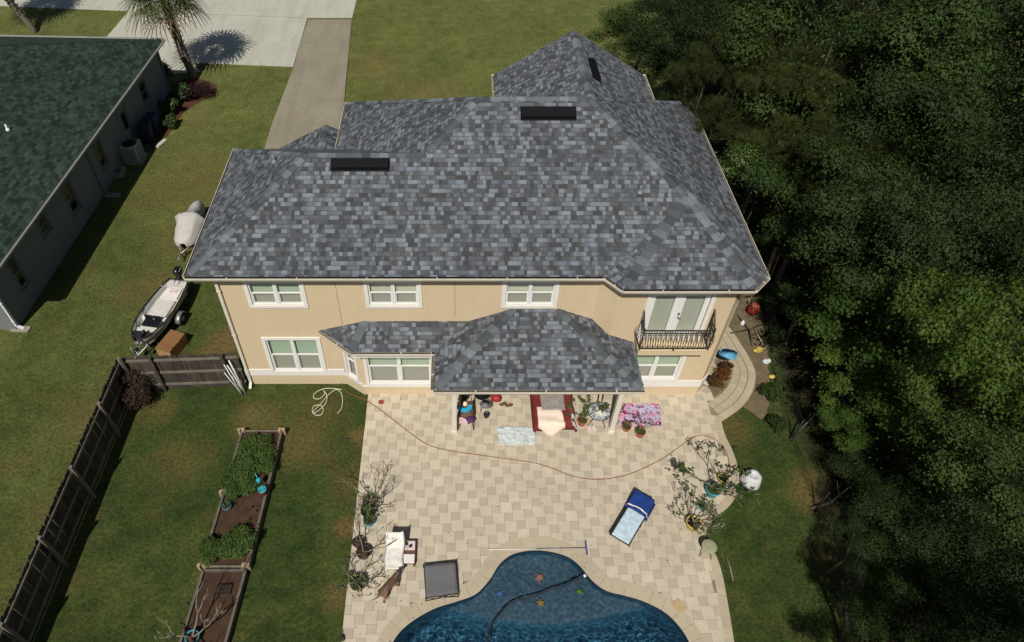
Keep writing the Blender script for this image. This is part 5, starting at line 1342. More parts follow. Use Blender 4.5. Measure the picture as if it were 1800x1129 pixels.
def potted(name, label, loc, pr, ph, potm, H, seed, nleaf=6, leafsize=.1, leafm='l_pot', n0=4, spread=.6, depth=3, r0=.02, group='potted plants on the patio', soilgreen=0, cat='potted plant', up=.6, lw=.4):
    loc = Vector(loc); root = thing(name, label, cat, loc, 0, group)
    mb = MB(); mb.lathe((0, 0, 0), [(pr*.72, 0), (pr*.78, ph*.3), (pr*.95, ph*.86), (pr*1.06, ph*.87), (pr*1.06, ph), (pr*.93, ph), (pr*.9, ph*.86)], 20); mb.build('pot', M[potm], root)
    mb = MB(); mb.lathe((0, 0, 0), [(pr*.9, ph*.8), (pr*.9, ph*.87), (.01, ph*.9)], 16); mb.build('soil', M['soil'], root)
    mb = MB(); lf = []; branchy(mb, lf, (0, 0, ph*.85), H, seed, n0, spread, r0, depth, up=up); mb.build('stem', M['stem'], root)
    C = []; D = []; SP = []
    for q, d in lf:
        for k in range(nleaf):
            a = rng.uniform(0, 6.28); t = np.array([math.cos(a), math.sin(a), rng.uniform(-.2, .5)]); t /= np.linalg.norm(t)
            C.append(np.array(q)+t*leafsize*.5); nr_ = np.array([0, 0, 1.])+rng.normal(size=3)*.35; D.append(nr_); SP.append(np.cross(t, nr_/np.linalg.norm(nr_)))
    if C:
        # spin so that the leaf's long axis points away from the shoot
        nn_ = unit(np.array(D)); sp = -np.array(SP); leaf_object('leaves', np.array(C), nn_, rng.uniform(leafsize*.7, leafsize*1.25, len(C)), 'leaf', M[leafm], root, asp=lw, spin=sp)
    if soilgreen:
        d = rng.uniform(-1, 1, (soilgreen, 2)); d = d[(d**2).sum(1) < 1]*pr*1.05; C = np.column_stack([d, np.full(len(d), ph*.95)+rng.uniform(0, .12, len(d))]); leaf_object('ground_foliage', C, rng.normal(size=C.shape)*.7+np.array([0, 0, 1]), .07, 'leaf', M['l_pot'], root)
    return root
def pz(x, y, z=PZ): v = gp(x, y, z); return v
potted('frangipani', 'big bare grey frangipani in the farthest pot of the left paving edge', pz(650, 888), .19, .28, 'blackpl', .95, 3, 1, .05, 'l_brown', 5, .75, 4, .022, soilgreen=60)
potted('frangipani', 'leafy frangipani in a tall black pot with a teal rim by the left lawn', pz(648, 905), .21, .3, 'blackpl', .8, 8, 3, .1, 'l_pot', 4, .6, 2, .02, soilgreen=160)
potted('potted_plant', 'small plant in a bright teal pot by the left lawn', pz(650, 920), .17, .2, 'teal', .4, 5, 3, .09, 'l_pot', 3, .6, 1, .014, soilgreen=90)
potted('frangipani', 'frangipani with long bare arms in a round black pot next to the white chair', pz(640, 976), .2, .24, 'blackpl', .95, 12, 1, .05, 'l_brown', 3, .8, 3, .022)
potted('potted_plant', 'small black pot with bare twigs left of the long armed frangipani', pz(630, 958), .16, .22, 'blackpl', .6, 15, 2, .05, 'l_brown', 3, .6, 2, .014)
potted('frangipani', 'spreading frangipani in a wide grey green pot behind the dog', pz(630, 1030), .23, .24, 'sage', .85, 21, 2, .07, 'l_pot', 5, .9, 3, .022, soilgreen=200)
potted('potted_plant', 'tiny black pot with one sprig at the grass edge near the dog', pz(617, 1010), .07, .1, 'blackpl', .25, 22, 1, .04, 'l_pot', 2, .5, 1, .01)
potted('frangipani', 'tall leafy frangipani in a teal pot by the right paving curve', pz(1250, 868), .23, .32, 'teal', 1.35, 31, 6, .135, 'l_glossy', 4, .7, 3, .024, soilgreen=220, lw=.36)
potted('potted_plant', 'yellow pot with a small broad leaved plant beside the brown hose', pz(1268, 845), .15, .2, 'yellow', .55, 34, 5, .14, 'l_glossy', 4, .7, 1, .016, soilgreen=60)
potted('frangipani', 'frangipani with a dense fan of stems in the big yellow pot', pz(1216, 926), .22, .3, 'yellow', 1.0, 41, 3, .10, 'l_pot', 8, .62, 3, .02)
potted('potted_plant', 'small teal pot hidden under the twigs of the big yellow pot', pz(1233, 893), .12, .16, 'teal', .4, 44, 4, .1, 'l_pot', 4, .8, 1, .014, soilgreen=120)
potted('potted_tree', 'yellowish small tree in a terracotta pot by the mosaic table', pz(1022, 745), .17, .22, 'terra', 1.0, 51, 7, .085, 'l_pot', 4, .45, 3, .016, soilgreen=40, up=.9)
potted('potted_plant', 'leafless dark plant in the smaller terracotta pot at the floral cloth', pz(1100, 755), .15, .18, 'terra', .35, 54, 2, .06, 'l_brown', 3, .5, 2, .01, soilgreen=80)
potted('potted_plant', 'forked young plant in the larger terracotta pot at the floral cloth', pz(1124, 765), .17, .22, 'terra', .8, 57, 3, .08, 'l_pot', 3, .4, 2, .014, soilgreen=150, up=.9)
# frangipani in the bare bed
potted('frangipani', 'large bare frangipani standing in the bare raised bed at the bottom edge', gp(341, 1124, .24), .18, .2, 'teal', 1.35, 62, 0, .05, 'l_brown', 4, .8, 3, .028, group='frangipani in the bed')
# pots on the vegetable bed
potted('potted_plant', 'teal bowl with a dark plant on the left board of the vegetable bed', gp(400, 893, .26), .13, .13, 'teal', .3, 71, 3, .08, 'l_oak', 4, .6, 1, .012, group='pots on the vegetable bed', soilgreen=30)
o = potted('potted_plant', 'orange red bucket with a teal rim on the right board of the vegetable bed', gp(464, 868, .28), .12, .26, 'red', .35, 75, 2, .06, 'l_veg', 3, .6, 1, .01, group='pots on the vegetable bed')
mb = MB(); mb.lathe((0, 0, 0), [(.13, .26), (.136, .275), (.12, .275)], 16); mb.build('rim', M['teal'], o)
mb = MB(); mb.lathe((0, 0, 0), [(.02, .0), (.07, .02), (.085, .14), (.06, .2), (.02, .22)], 12); mb.tube([(0, .05, .16), (0, .2, .26)], [.012, .02], 6); o = mb.build('watering_can', M['teal']); place(o, gp(456, 848, .5), .6); tag(o, 'small teal watering can among the vegetables beside the red bucket', 'watering can')
bare_tree('broken_branch', 'tan broken branch lying on the divider board between the two beds', gp(424, 1000, .3), [(0, 0, 0), (.12, .12, .05), (.18, .35, .12)], .025, 6, 'stem', 'branch', None, 12, .25)

# ------------------------------------------------------------------ hoses
def hose(name, label, px, r, m, z, cat='hose', k=8):
    mb = MB(); pts = [gp(x, y, z) for x, y in px]; mb.tube(catmull(pts, k), r, 6); o = mb.build(name, M[m]); tag(o, label, cat); return o
hose('garden_hose', 'brown garden hose snaking across the patio to the right lawn', [(597, 660), (600, 675), (612, 690), (640, 702), (665, 718), (690, 737), (722, 762), (755, 783), (800, 794), (850, 801), (900, 808), (940, 814), (975, 825), (1010, 838), (1050, 843), (1090, 838), (1125, 826), (1165, 806), (1195, 785), (1215, 771), (1232, 765), (1252, 770), (1268, 782), (1278, 798), (1281, 815), (1276, 832), (1279, 850), (1288, 872), (1297, 882), (1304, 892)], .013, 'hose_br', .045)
hose('garden_hose', 'loosely looped cream hose lying on the back lawn by the house', [(601, 685), (585, 683), (568, 684), (553, 692), (552, 700), (562, 701), (571, 692), (568, 686), (574, 694), (573, 708), (560, 722), (550, 726), (551, 715), (562, 712), (568, 718), (566, 728), (556, 730), (551, 724), (562, 712), (572, 700), (582, 690), (592, 685), (600, 692), (602, 705), (600, 718), (593, 727)], .016, 'hose_w', .03)
hose('pool_hose', 'black vacuum hose floating curved across the pool', [(1026, 1013), (1012, 1020), (990, 1030), (965, 1037), (945, 1046), (915, 1054), (893, 1064), (878, 1080), (866, 1096), (860, 1110), (858, 1129), (857, 1150)], .024, 'blackpl', -.07)
o = MB(); o.lathe((0, 0, 0), [(.04, -.03), (.05, 0), (.03, .04)], 10); o = o.build('hose_fitting', M['white']); place(o, gp(1028, 1012, -.05)); tag(o, 'white fitting at the wall end of the pool hose', 'hose fitting')

# ------------------------------------------------------------------ pool things
def pole():
    a, b = gp(857, 966, .06), gp(1029, 963, .06); root = thing('pool_brush', 'long telescopic pool pole with a wide brush lying on the coping', 'pool brush', a)
    mb = MB(); mb.tube([(0, 0, 0), (b-a)*.5], .014, 8); mb.build('handle', M['white'], root)
    mb = MB(); mb.tube([(b-a)*.5, (b-a)], .011, 8); mb.build('inner_pole', mat('blue_alloy', (.12, .17, .3), rough=.4, metal=.5), root)
    mb = MB(); c = b-a; mb.beam(c+Vector((.02, -.22, 0)), c+Vector((.03, .22, 0)), .05, .035); mb.build('brush_head', mat('brush_blue', (.06, .09, .2)), root)
pole()
def toy(name, label, px, py, m, seed, z=-.36, s=.1):
    """little sunk pool toy: crab shaped body with arms"""
    p = gp(px, py, z); root = thing(name, label, 'pool toy', p, random.uniform(0, 6), 'toys in the shallow end'); mb = MB(); mb.blob((0, 0, .04), (s, s*.8, .05), 10, 6, .25, seed=seed); mb.build('body', M[m], root)
    mb = MB()
    for k in range(5):
        a = k*1.256; mb.tube([(s*.6*math.cos(a), s*.6*math.sin(a), .04), (s*1.0*math.cos(a), s*1.0*math.sin(a), .05), (s*1.25*math.cos(a+.3), s*1.25*math.sin(a+.3), .02)], [.03, .025, .012], 5)
    mb.build('arms', M[m], root)
M['toy_red'] = mat('toy_red', (.95, .35, .2), rough=.5); M['toy_blue'] = mat('toy_blue', (.25, .4, 1.0), rough=.5); M['toy_green'] = mat('toy_green', (.35, .5, .05), rough=.5)
toy('pool_toy', 'reddish toy in the shallow end, nearest the rounded top of the pool', 948, 1018, 'toy_red', 1, s=.12); toy('pool_toy', 'orange toy in the shallow end below the hose', 950, 1062, 'orange', 2)
toy('pool_toy', 'small blue toy at the left of the shallow end', 879, 1046, 'toy_blue', 3, s=.06); toy('pool_toy', 'small green toy at the right of the shallow end', 1018, 1042, 'toy_green', 4, s=.07)
mb = MB(); mb.box((0, 0, .005), (.3, .3, .012), rz=.6); o = mb.build('skimmer_lid', mat('sand_lid', (.5, .38, .2), rough=.8)); place(o, gp(1193, 1065, .035)); tag(o, 'square sandy skimmer lid in the paving right of the pool', 'skimmer lid')
mb = MB(); mb.lathe((0, 0, 0), [(.1, 0), (.1, .012), (.08, .016)], 20); o = mb.build('drain_cover', mat('rust_lid', (.3, .06, .035), rough=.8)); place(o, gp(670, 707, .03)); tag(o, 'round rust red drain cover in the paving by the bay', 'drain cover')

# ------------------------------------------------------------------ soft shapes
def drape(name, parent, fx, nx, ny, m, off=None, solid=.012):
    """cloth: fx(s,t) -> point"""
    mb = MB(); vs = [fx(i/nx, j/ny) for j in range(ny+1) for i in range(nx+1)]
    mb.raw(vs, [(j*(nx+1)+i, j*(nx+1)+i+1, (j+1)*(nx+1)+i+1, (j+1)*(nx+1)+i) for j in range(ny) for i in range(nx)], 0, True)
    return mb.build(name, M[m], parent, off=off, solid=solid)
def wob(x, y, s=1, a=.01): return a*mnoise.noise(Vector((x*6*s, y*6*s, 3.3)))
# blue lounger
def lounger():
    a = (gp(1113, 868, .35)+gp(1146, 892, .35))/2; b = (gp(1077, 938, .35)+gp(1104, 952, .35))/2; d = b-a; L = 1.62; c = (a+b)/2; c.z = PZ
    rz = math.atan2(d.y, d.x); root = thing('sun_lounger', 'dark sun lounger lying askew on the patio under navy and pale blue towels', 'sun lounger', c, rz)
    W = .62; mb = MB()
    for y in (-W/2, W/2):
        mb.tube([(-L/2, y, .40), (-L*.22, y, .30), (L/2, y, .28)], .02, 8)
        for x in (-L*.42, -L*.05, L*.42): mb.tube([(x, y, .30), (x, y*1.02, 0)], .016, 8)
    for x in (-L/2, -L*.22, L/2): mb.tube([(x, -W/2, .40 if x < -L*.4 else .29), (x, W/2, .40 if x < -L*.4 else .29)], .018, 8)
    mb.build('frame', M['blackpl'], root)
    def top(x): t = (x+L/2)/L; return .30+(.42*(1-t/.32)**1.0*.35 if t < .32 else 0)
    drape('sling', root, lambda s, t: Vector((-L/2+L*s, (t-.5)*W, top(-L/2+L*s)-.02*math.sin(t*PI)+.03)), 20, 6, 'blackpl')
    def tw(s, t):
        x = -L*.18+(L*.68)*s; y = (t-.5)*W*.88; return Vector((x, y+.02, top(x)+.052+wob(x, y, 1, .02)))
    o = drape('patterned_towel', None, tw, 20, 12, 'bluepat'); tag(o, 'pale blue patterned towel spread on the foot of the sun lounger', 'towel'); o.location = c; o.rotation_euler = (0, 0, rz)
    def nv(s, t):
        x = -L/2-.04+(L*.36)*s; y = (t-.5)*1.0; e_ = max(abs(y)-W/2, 0); x += .03*math.sin(t*9)*s
        return Vector((x+(.05*math.sin(t*30) if t > .95 else 0), (abs(y)-e_*.6)*(1 if y > 0 else -1), top(max(x, -L/2))+.075-e_*1.5+wob(x, y, 1.4, .03)))
    o = drape('navy_towel', None, nv, 18, 26, 'navy'); tag(o, 'navy blue towel with a pale stripe draped over the head of the sun lounger', 'towel'); o.location = c; o.rotation_euler = (0, 0, rz)
    mb = MB(); xs = -L/2-.04+L*.36*.82
    vs = []; n = 24
    for i in range(n+1):
        t = .04+.92*i/n
        for s in (.80, .86): p = nv(s, t); vs.append(p+Vector((0, 0, .017)))
    mb.raw(vs, [(2*i, 2*i+1, 2*i+3, 2*i+2) for i in range(n)], 0, True); mb.build('stripe', M['cloth_w'], o)
lounger()
# white patio chair with towel and footstool
def whitechair():
    c = gp(694, 975, .3); c.z = PZ; root = thing('lounge_chair', 'white low lounge chair seen from above beside its footstool', 'chair', c, 0); W, L = .46, .86
    mb = MB()
    for x in (-W/2, W/2):
        mb.beam((x, -L/2, .27), (x, L/2, .3), .05, .05)
        for y in (-L*.42, L*.42): mb.box((x, y, .14), (.055, .055, .28))
        mb.beam((x, L*.2, .3), (x, L/2+.04, .78), .045, .04)
    mb.build('frame', M['white'], root)
    mb = MB(); mb.box((0, -.06, .31), (W, L*.8, .05)); mb.build('seat', M['cloth_w'], root, bevel=.015)
    def tw(s, t):
        y = L*.56-(L*1.12)*t; x = (s-.5)*(W+.06); z = .36+max(0, (y-.18))*1.15+wob(x, y, 1, .03)
        return Vector((x+.02*math.sin(t*8), y, z-(.05 if (s < .02 or s > .98) else 0)))
    o = drape('towel', None, tw, 14, 24, 'cloth_w', solid=.02); o.location = c; tag(o, 'long white towel covering the low lounge chair', 'towel')
    def fold(s, t): return Vector((-.06+.24*s-.05*t, -.46+.13*t+.05*s, .40+.05*math.sin(s*PI)+.02*t))
    mb = MB()
    c2 = gp(718, 972, .25); c2.z = PZ; st = thing('footstool', 'white and pink slatted footstool with a shaded gap, right of the low lounge chair', 'footstool', c2, 0)
    for x in (-.17, .17):
        for y in (-.3, .3): mb.box((x, y, .12), (.05, .05, .24))
    mb.box((0, 0, .23), (.40, .68, .03)); mb.build('frame', M['deck_br'], st)
    mb = MB(); mb.box((0, .2, .27), (.38, .28, .05)); mb.build('cushion', M['pinkpat'], st, bevel=.015); mb = MB(); mb.box((0, -.2, .27), (.38, .27, .05)); mb.build('cushion', M['cloth_w'], st, bevel=.015)
    for k, (x, y) in enumerate(((-.06, .24), (.06, .17))):
        mb = MB(); mb.blob((0, 0, 0), (.05, .065, .02), 10, 6, .3, seed=k); mb.tube([(-.04, 0, .01), (0, .03, .05), (.04, 0, .01)], .01, 5); o = mb.build('sandal', M['blackpl']); place(o, (c2.x+x, c2.y+y, c2.z+.315), .5-k); tag(o, ['dark sandal on the footstool, nearer the chair towel', 'dark sandal on the footstool, at the outer side'][k], 'sandal', 'sandals on the footstool')
whitechair()
# dog cot
def cot():
    q = [gp(745, 994, .2), gp(801, 988, .2), gp(805, 1044, .2), gp(749, 1052, .2)]; c = sum(q, Vector())/4; c.z = PZ; root = thing('pet_cot', 'square grey raised pet cot on thin black legs by the pool', 'pet cot', c); P = [p-c for p in q]
    for p in P: p.z = .2
    mb = MB(); cen = sum(P, Vector())/4; n = 8; vs = []
    for j in range(n+1):
        for i in range(n+1):
            s, t = i/n, j/n; p = P[0].lerp(P[1], s).lerp(P[3].lerp(P[2], s), t); p.z = .2-.035*math.sin(s*PI)*math.sin(t*PI)+.004*math.sin(13*s+7*t); vs.append(p)
    mb.raw(vs, [(j*(n+1)+i, j*(n+1)+i+1, (j+1)*(n+1)+i+1, (j+1)*(n+1)+i)[::-1] for j in range(n) for i in range(n)], 0, True); mb.build('fabric', M['cloth_grey'], root, solid=.012)
    mb = MB()
    for i in range(4):
        a, b = P[i], P[(i+1) % 4]; mb.tube([a, b], .014, 8)
        o_ = (a-cen).normalized()*.02; a2 = a+o_; mb.tube([a2+Vector((0, 0, .03)), Vector((a2.x, a2.y, 0))], .013, 8)
    a, b = P[3], P[2]; mb.tube([(a.x, a.y-.02, .03), (b.x, b.y-.02, .18)], .009, 6); mb.tube([(a.x, a.y-.02, .18), (b.x, b.y-.02, .03)], .009, 6)
    mb.build('frame', M['blackpl'], root)
cot()
# sofa with throws under the porch
def sofa():
    x0, x1, y1, y0 = 2.62, 3.98, -.35, -2.05; c = Vector(((x0+x1)/2, (y0+y1)/2, PZ)); root = thing('daybed', 'cushioned daybed with a burgundy cover standing half under the porch roof', 'daybed', c, 0)
    W, L = x1-x0, y1-y0; mb = MB(); mb.box((0, 0, .17), (W*.92, L*.94, .3)); mb.build('base', M['deck_br'], root, bevel=.02)
    def cv(s, t):
        x = (s-.5)*W*1.08; y = L/2-(L*1.03)*t; ex = max(abs(x)-W*.47, 0); ey = max(-y-L*.49, 0)
        return Vector((x+.02*math.sin(t*14)*(s > .9), y-.03*math.sin(s*6)*(t > .9), .42-min(ex*5, .3)-min(ey*4, .3)+wob(x, y, .6, .05)))
    drape('cover', root, cv, 26, 26, 'cloth_red')
    def th(s, t):
        x = -W*.43+.80*s+.10*t-(.10*t*(1-s)); y = -.12-.80*t; b = .06*math.cos(s*PI*2)*t; y += b-.05; z = .47+wob(x, y, .6, .05)
        if y < -L*.5: z -= (-L*.5-y)*3.0
        return Vector((x, y, z))
    o = drape('cream_throw', None, th, 16, 18, 'cloth_cream', solid=.02); o.location = c; tag(o, 'cream throw with scalloped edges over the front of the daybed', 'throw')
    def rg(s, t): x = -W*.33+.80*s; y = .72-1.05*t; return Vector((x+.02*t, y, .50+wob(x, y, .6, .05)))
    o = drape('grey_rug', None, rg, 14, 16, 'rug', solid=.02); o.location = c; tag(o, 'grey woven rug folded over the middle of the daybed', 'rug')
    def gt(s, t): x = W*.40+.17*s+.02*math.sin(9*t); y = -.42-.50*t; return Vector((x, y, .44-.35*max(s-.3, 0)+wob(x, y, 2, .04)))
    o = drape('small_towel', None, gt, 8, 12, 'paletowel', solid=.02); o.location = c; tag(o, 'crumpled pale grey towel hanging off the right corner of the daybed', 'towel')
sofa()
# faded towel on the ground and floral cloth
def flat_cloth(name, label, px, m, z, amp, cat):
    q = [gp(x, y, z) for x, y in px]
    def f(s, t): p = q[0].lerp(q[1], s).lerp(q[3].lerp(q[2], s), t); return Vector((p.x+wob(p.x, p.y, .8, .05), p.y+wob(p.y, p.x, .8, .05), z+.012+abs(wob(p.x*1.3, p.y*2.2, .9, amp))))
    o = drape(name, None, f, 34, 22, m, solid=.008); tag(o, label, cat); return o
flat_cloth('towel', 'faded grey white towel lying flat on the pavers in front of the porch', [(873, 752), (939, 752), (943, 782), (877, 783)], 'paletowel', PZ, .06, 'towel')
flat_cloth('floral_blanket', 'purple blanket with pink and lilac flowers spread on the pavers right of the post', [(1095, 711), (1158, 712), (1163, 751), (1083, 748)], 'floral', PZ+.02, .12, 'blanket')
# mosaic table with pots
def mosaic():
    c = gp(1053, 724, .5); c.z = PZ; root = thing('mosaic_table', 'round mosaic topped table on thin black legs beside the right porch post', 'table', c); mb = MB(); mb.lathe((0, 0, 0), [(.36, .47), (.37, .49), (.36, .5)], 28); mb.build('tabletop', M['mosaic'], root)
    mb = MB(); ring = [Vector((.375*math.cos(a*PI/12), .375*math.sin(a*PI/12), .485)) for a in range(25)]; mb.tube(ring, .015, 6, cap=False); mb.build('rim', M['iron'], root)
    for k in range(4):
        a = k*PI/2+.6; mb = MB(); mb.tube([(.28*math.cos(a), .28*math.sin(a), .47), (.2*math.cos(a), .2*math.sin(a), .25), (.42*math.cos(a), .42*math.sin(a), 0)], .012, 6); mb.build('leg', M['iron'], root)
    T_ = c+Vector((0, 0, .5))
    o = potted('potted_plant', 'black nursery pot standing on the mosaic table', T_+Vector((.10, .08, 0)), .11, .12, 'blackpl', .2, 81, 1, .05, 'l_pot', 2, .4, 1, .008, group='things on the mosaic table')
    o = potted('potted_plant', 'small yellow green potted plant at the right rim of the mosaic table', T_+Vector((.26, .14, 0)), .06, .1, 'sage', .12, 83, 6, .07, 'l_veg', 3, .6, 1, .008, group='things on the mosaic table', soilgreen=40)
    def rg(s, t): return Vector((-.08+.14*s, -.12+.3*t, .01+.03*math.sin(s*5+t*7)**2))
    o = drape('rag', None, rg, 8, 10, 'cloth_w'); o.location = T_; tag(o, 'white rag crumpled on the mosaic table', 'rag')
mosaic()
for k, (x, y) in enumerate(((1036, 753), (1044, 752))):
    mb = MB(); mb.blob((0, 0, .02), (.045, .11, .025), 12, 6, .1, seed=k); mb.tube([(-.04, .03, .02), (0, .05, .06), (.04, .03, .02)], .012, 6); o = mb.build('sandal', M['pinkpat']); place(o, gp(x, y, PZ), .1); tag(o, ['left sandal of the pale pair below the mosaic table', 'right sandal of the pale pair below the mosaic table'][k], 'sandal', 'pair of pale sandals')
# wooden side chair with things, grill, pots under porch
def bench():
    c = Vector((.28, -1.55, PZ)); root = thing('wooden_chair', 'brown slatted wooden chair by the left porch post', 'chair', c, .04); mb = MB()
    for k in range(6): mb.box((-.2+.08*k, 0, .42), (.065, .9, .025))
    mb.build('seat', M['deck_br'], root, bevel=.004)
    for x in (-.22, .22):
        for y in (-.4, .4): m2 = MB(); m2.tube([(x, y, .42), (x*1.25, y*1.15, 0)], .018, 6); m2.build('leg', M['deck_br'], root)
    mb = MB(); mb.box((.24, .1, .55), (.025, .7, .22)); mb.build('armrest', M['deck_br'], root)
    T_ = c+Vector((0, 0, .44))
    mb = MB(); n = 22; vs = []
    for i in range(n+1):
        a = PI*1.02+i/n*PI*.98
        for r_ in (.13, .28): vs.append(Vector((r_*math.cos(a)*1.0, r_*math.sin(a)*.95+.1, .02)))
    for v in list(vs): vs.append(v+Vector((0, 0, .05)))
    m_ = 2*(n+1); mb.raw(vs, [(m_+2*i, m_+2*i+1, m_+2*i+3, m_+2*i+2) for i in range(n)]+[(2*i+1, 2*i+3, m_+2*i+3, m_+2*i+1) for i in range(n)]+[(2*i, 2*i+2, m_+2*i+2, m_+2*i)[::-1] for i in range(n)]+[(0, 1, m_+1, m_), (m_-2, m_-1, 2*m_-1, 2*m_-2)], 0, False)
    o = mb.build('neck_float', M['skyblue'], bevel=.012); o.location = T_+Vector((-.02, .12, 0)); tag(o, 'bright blue crescent shaped float on the brown wooden chair', 'float')
    mb = MB(); mb.lathe((0, 0, 0), [(.085, 0), (.09, .03), (.07, .09), (.03, .11)], 16); o = mb.build('jar', M['cloth_cream']); o.location = T_+Vector((.0, .3, 0)); tag(o, 'round cream lidded jar on the brown wooden chair', 'jar')
    def pk(s, t): return Vector((-.2+.28*s, -.52+.24*t+.03*math.sin(s*6), .04+.02*math.sin(s*7)*math.sin(t*6)))
    o = drape('cloth', None, pk, 12, 8, 'pink'); o.location = T_; tag(o, 'pale pink cloth hanging on the near end of the wooden chair', 'cloth')
    mb = MB(); mb.blob((.17, -.34, .05), (.14, .12, .05), 10, 6, .3, seed=4); o = mb.build('purple_bag', M['purple']); o.location = T_; tag(o, 'small purple bag on the near right corner of the wooden chair', 'bag')
bench()
def grill():
    c = Vector((.84, -.95, PZ)); root = thing('kettle_grill', 'black kettle grill on a chrome legged stand just under the porch edge', 'grill', c); mb = MB(); mb.lathe((0, 0, 0), [(.06, .50), (.2, .55), (.26, .66), (.27, .70), (.25, .79), (.14, .88), (.03, .9)], 22); mb.build('bowl', M['vent'], root)
    for k in range(3): a = k*2.09+.5; m2 = MB(); m2.tube([(.15*math.cos(a), .15*math.sin(a), .54), (.32*math.cos(a), .32*math.sin(a), 0)], .014, 6); m2.build('leg', M['steel'], root)
    mb = MB(); mb.box((-.42, -.03, .70), (.30, .1, .03), rz=.35); mb.tube([(-.04, 0, .9), (0, 0, .95), (.04, 0, .9)], .01, 6); mb.build('handle', M['blackpl'], root)
    mb = MB(); ring = [Vector((.19*math.cos(a*PI/10)+.14, .19*math.sin(a*PI/10)-.26, .42)) for a in range(21)]; mb.tube(ring, .014, 6, cap=False); mb.lathe((.14, -.26, 0), [(.17, .40), (.18, .41)], 20); mb.build('side_tray', M['greypl'], root)
grill()
mb = MB(); mb.lathe((0, 0, 0), [(.085, 0), (.1, .06), (.1, .17), (.085, .17), (.08, .12)], 18); mb.tube([(-.05, -.08, 0), (-.03, -.1, .05), (.03, -.1, .05)], .008, 5); o = mb.build('black_bucket', M['blackpl']); o.location = gp(855, 732, PZ); tag(o, 'small black bucket on the pavers under the porch edge', 'bucket')
mb = MB(); mb.blob((0, 0, .14), (.2, .17, .14), 12, 8, .15, seed=6); o = mb.build('red_bag', M['red']); o.location = (1.38, -.75, PZ); tag(o, 'red bag just showing below the porch gutter', 'bag')
mb = MB()
for k in range(4): mb.blob((.1*k-.1, .06*math.sin(k*2), .07), (.09, .06, .05), 8, 5, .3, seed=k)
o = mb.build('dark_shoes', M['deck_br']); o.location = (1.66, -.98, PZ); tag(o, 'heap of dark shoes right of the red bag at the porch edge', 'shoes')
mb = MB(); mb.blob((0, 0, .18), (.16, .14, .18), 10, 8, .3, seed=9); mb.blob((.14, .1, .12), (.1, .1, .12), 8, 6, .3, seed=2); o = mb.build('dark_bin_bag', M['blackpl']); o.location = (.2, -.78, PZ); tag(o, 'dark bag in the shade beside the left porch post', 'bag')
mb = MB()
for x in (4.9, 5.05): mb.tube([(x, -.9, 0), (x+.02, -.75, .9)], .02, 6)
mb.beam((4.75, -.85, .8), (5.2, -.85, .85), .05, .3); o = mb.build('folded_chair', M['blackpl']); o.location = (0, 0, PZ); tag(o, 'folded black chair in the shade of the right end of the porch', 'chair')
# green stool
def stool():
    c = gp(1240, 972, PZ); root = thing('round_stool', 'round sage green stool on four splayed legs at the paving edge', 'stool', c); mb = MB(); mb.lathe((0, 0, 0), [(.17, .40), (.215, .42), (.22, .45), (.2, .465), (.05, .455)], 24); mb.build('seat', M['sage'], root)
    for k in range(4): a = k*PI/2+.5; m2 = MB(); m2.tube([(.12*math.cos(a), .12*math.sin(a), .41), (.24*math.cos(a), .24*math.sin(a), 0)], .013, 6); m2.build('leg', M['sage'], root)
stool()
# white covered barrel
mb = MB(); mb.lathe((0, 0, 0), [(.32, 0), (.31, .1), (.25, .38), (.2, .43), (.12, .44), (.1, .40), (.04, .41)], 26, wob=lambda t, i: 1+.05*math.sin(5*t+i)+.04*math.sin(3*t+2*i)); o = mb.build('white_cover', mat('white_vinyl_cover', (.62, .62, .63), (.5, .5, .52), 5, .6, bmp=.6, bs=7)); o.location = gp(1318, 848, .0); tag(o, 'crumpled white vinyl cover over a round tub on the right lawn', 'covered tub')
mb = MB(); mb.blob((0, 0, .03), (.05, .13, .04), 8, 5, .3); o = mb.build('dark_shoe', M['blackpl']); place(o, gp(1291, 789, 0), .5); tag(o, 'dark shoe lying on the grass where the brown hose bends', 'shoe')
mb = MB()
for k in range(5): mb.tube([(-.12+.05*k, .06*math.sin(k), .02), (0+.04*k, .05*math.cos(k*2), .06), (.15+.03*k, -.07*math.sin(k*1.4), .02)], .014, 5)
o = mb.build('string_bundle', M['paletowel']); place(o, gp(1261, 925, 0)); tag(o, 'tangled pale string at the edge of the right lawn above the stool', 'string')
mb = MB(); mb.blob((0, 0, .02), (.06, .05, .03), 7, 5, .4); o = mb.build('dark_stone', M['blackpl']); o.location = gp(612, 772, 0); tag(o, 'small dark clod on the back lawn beside the raised bed', 'clod')

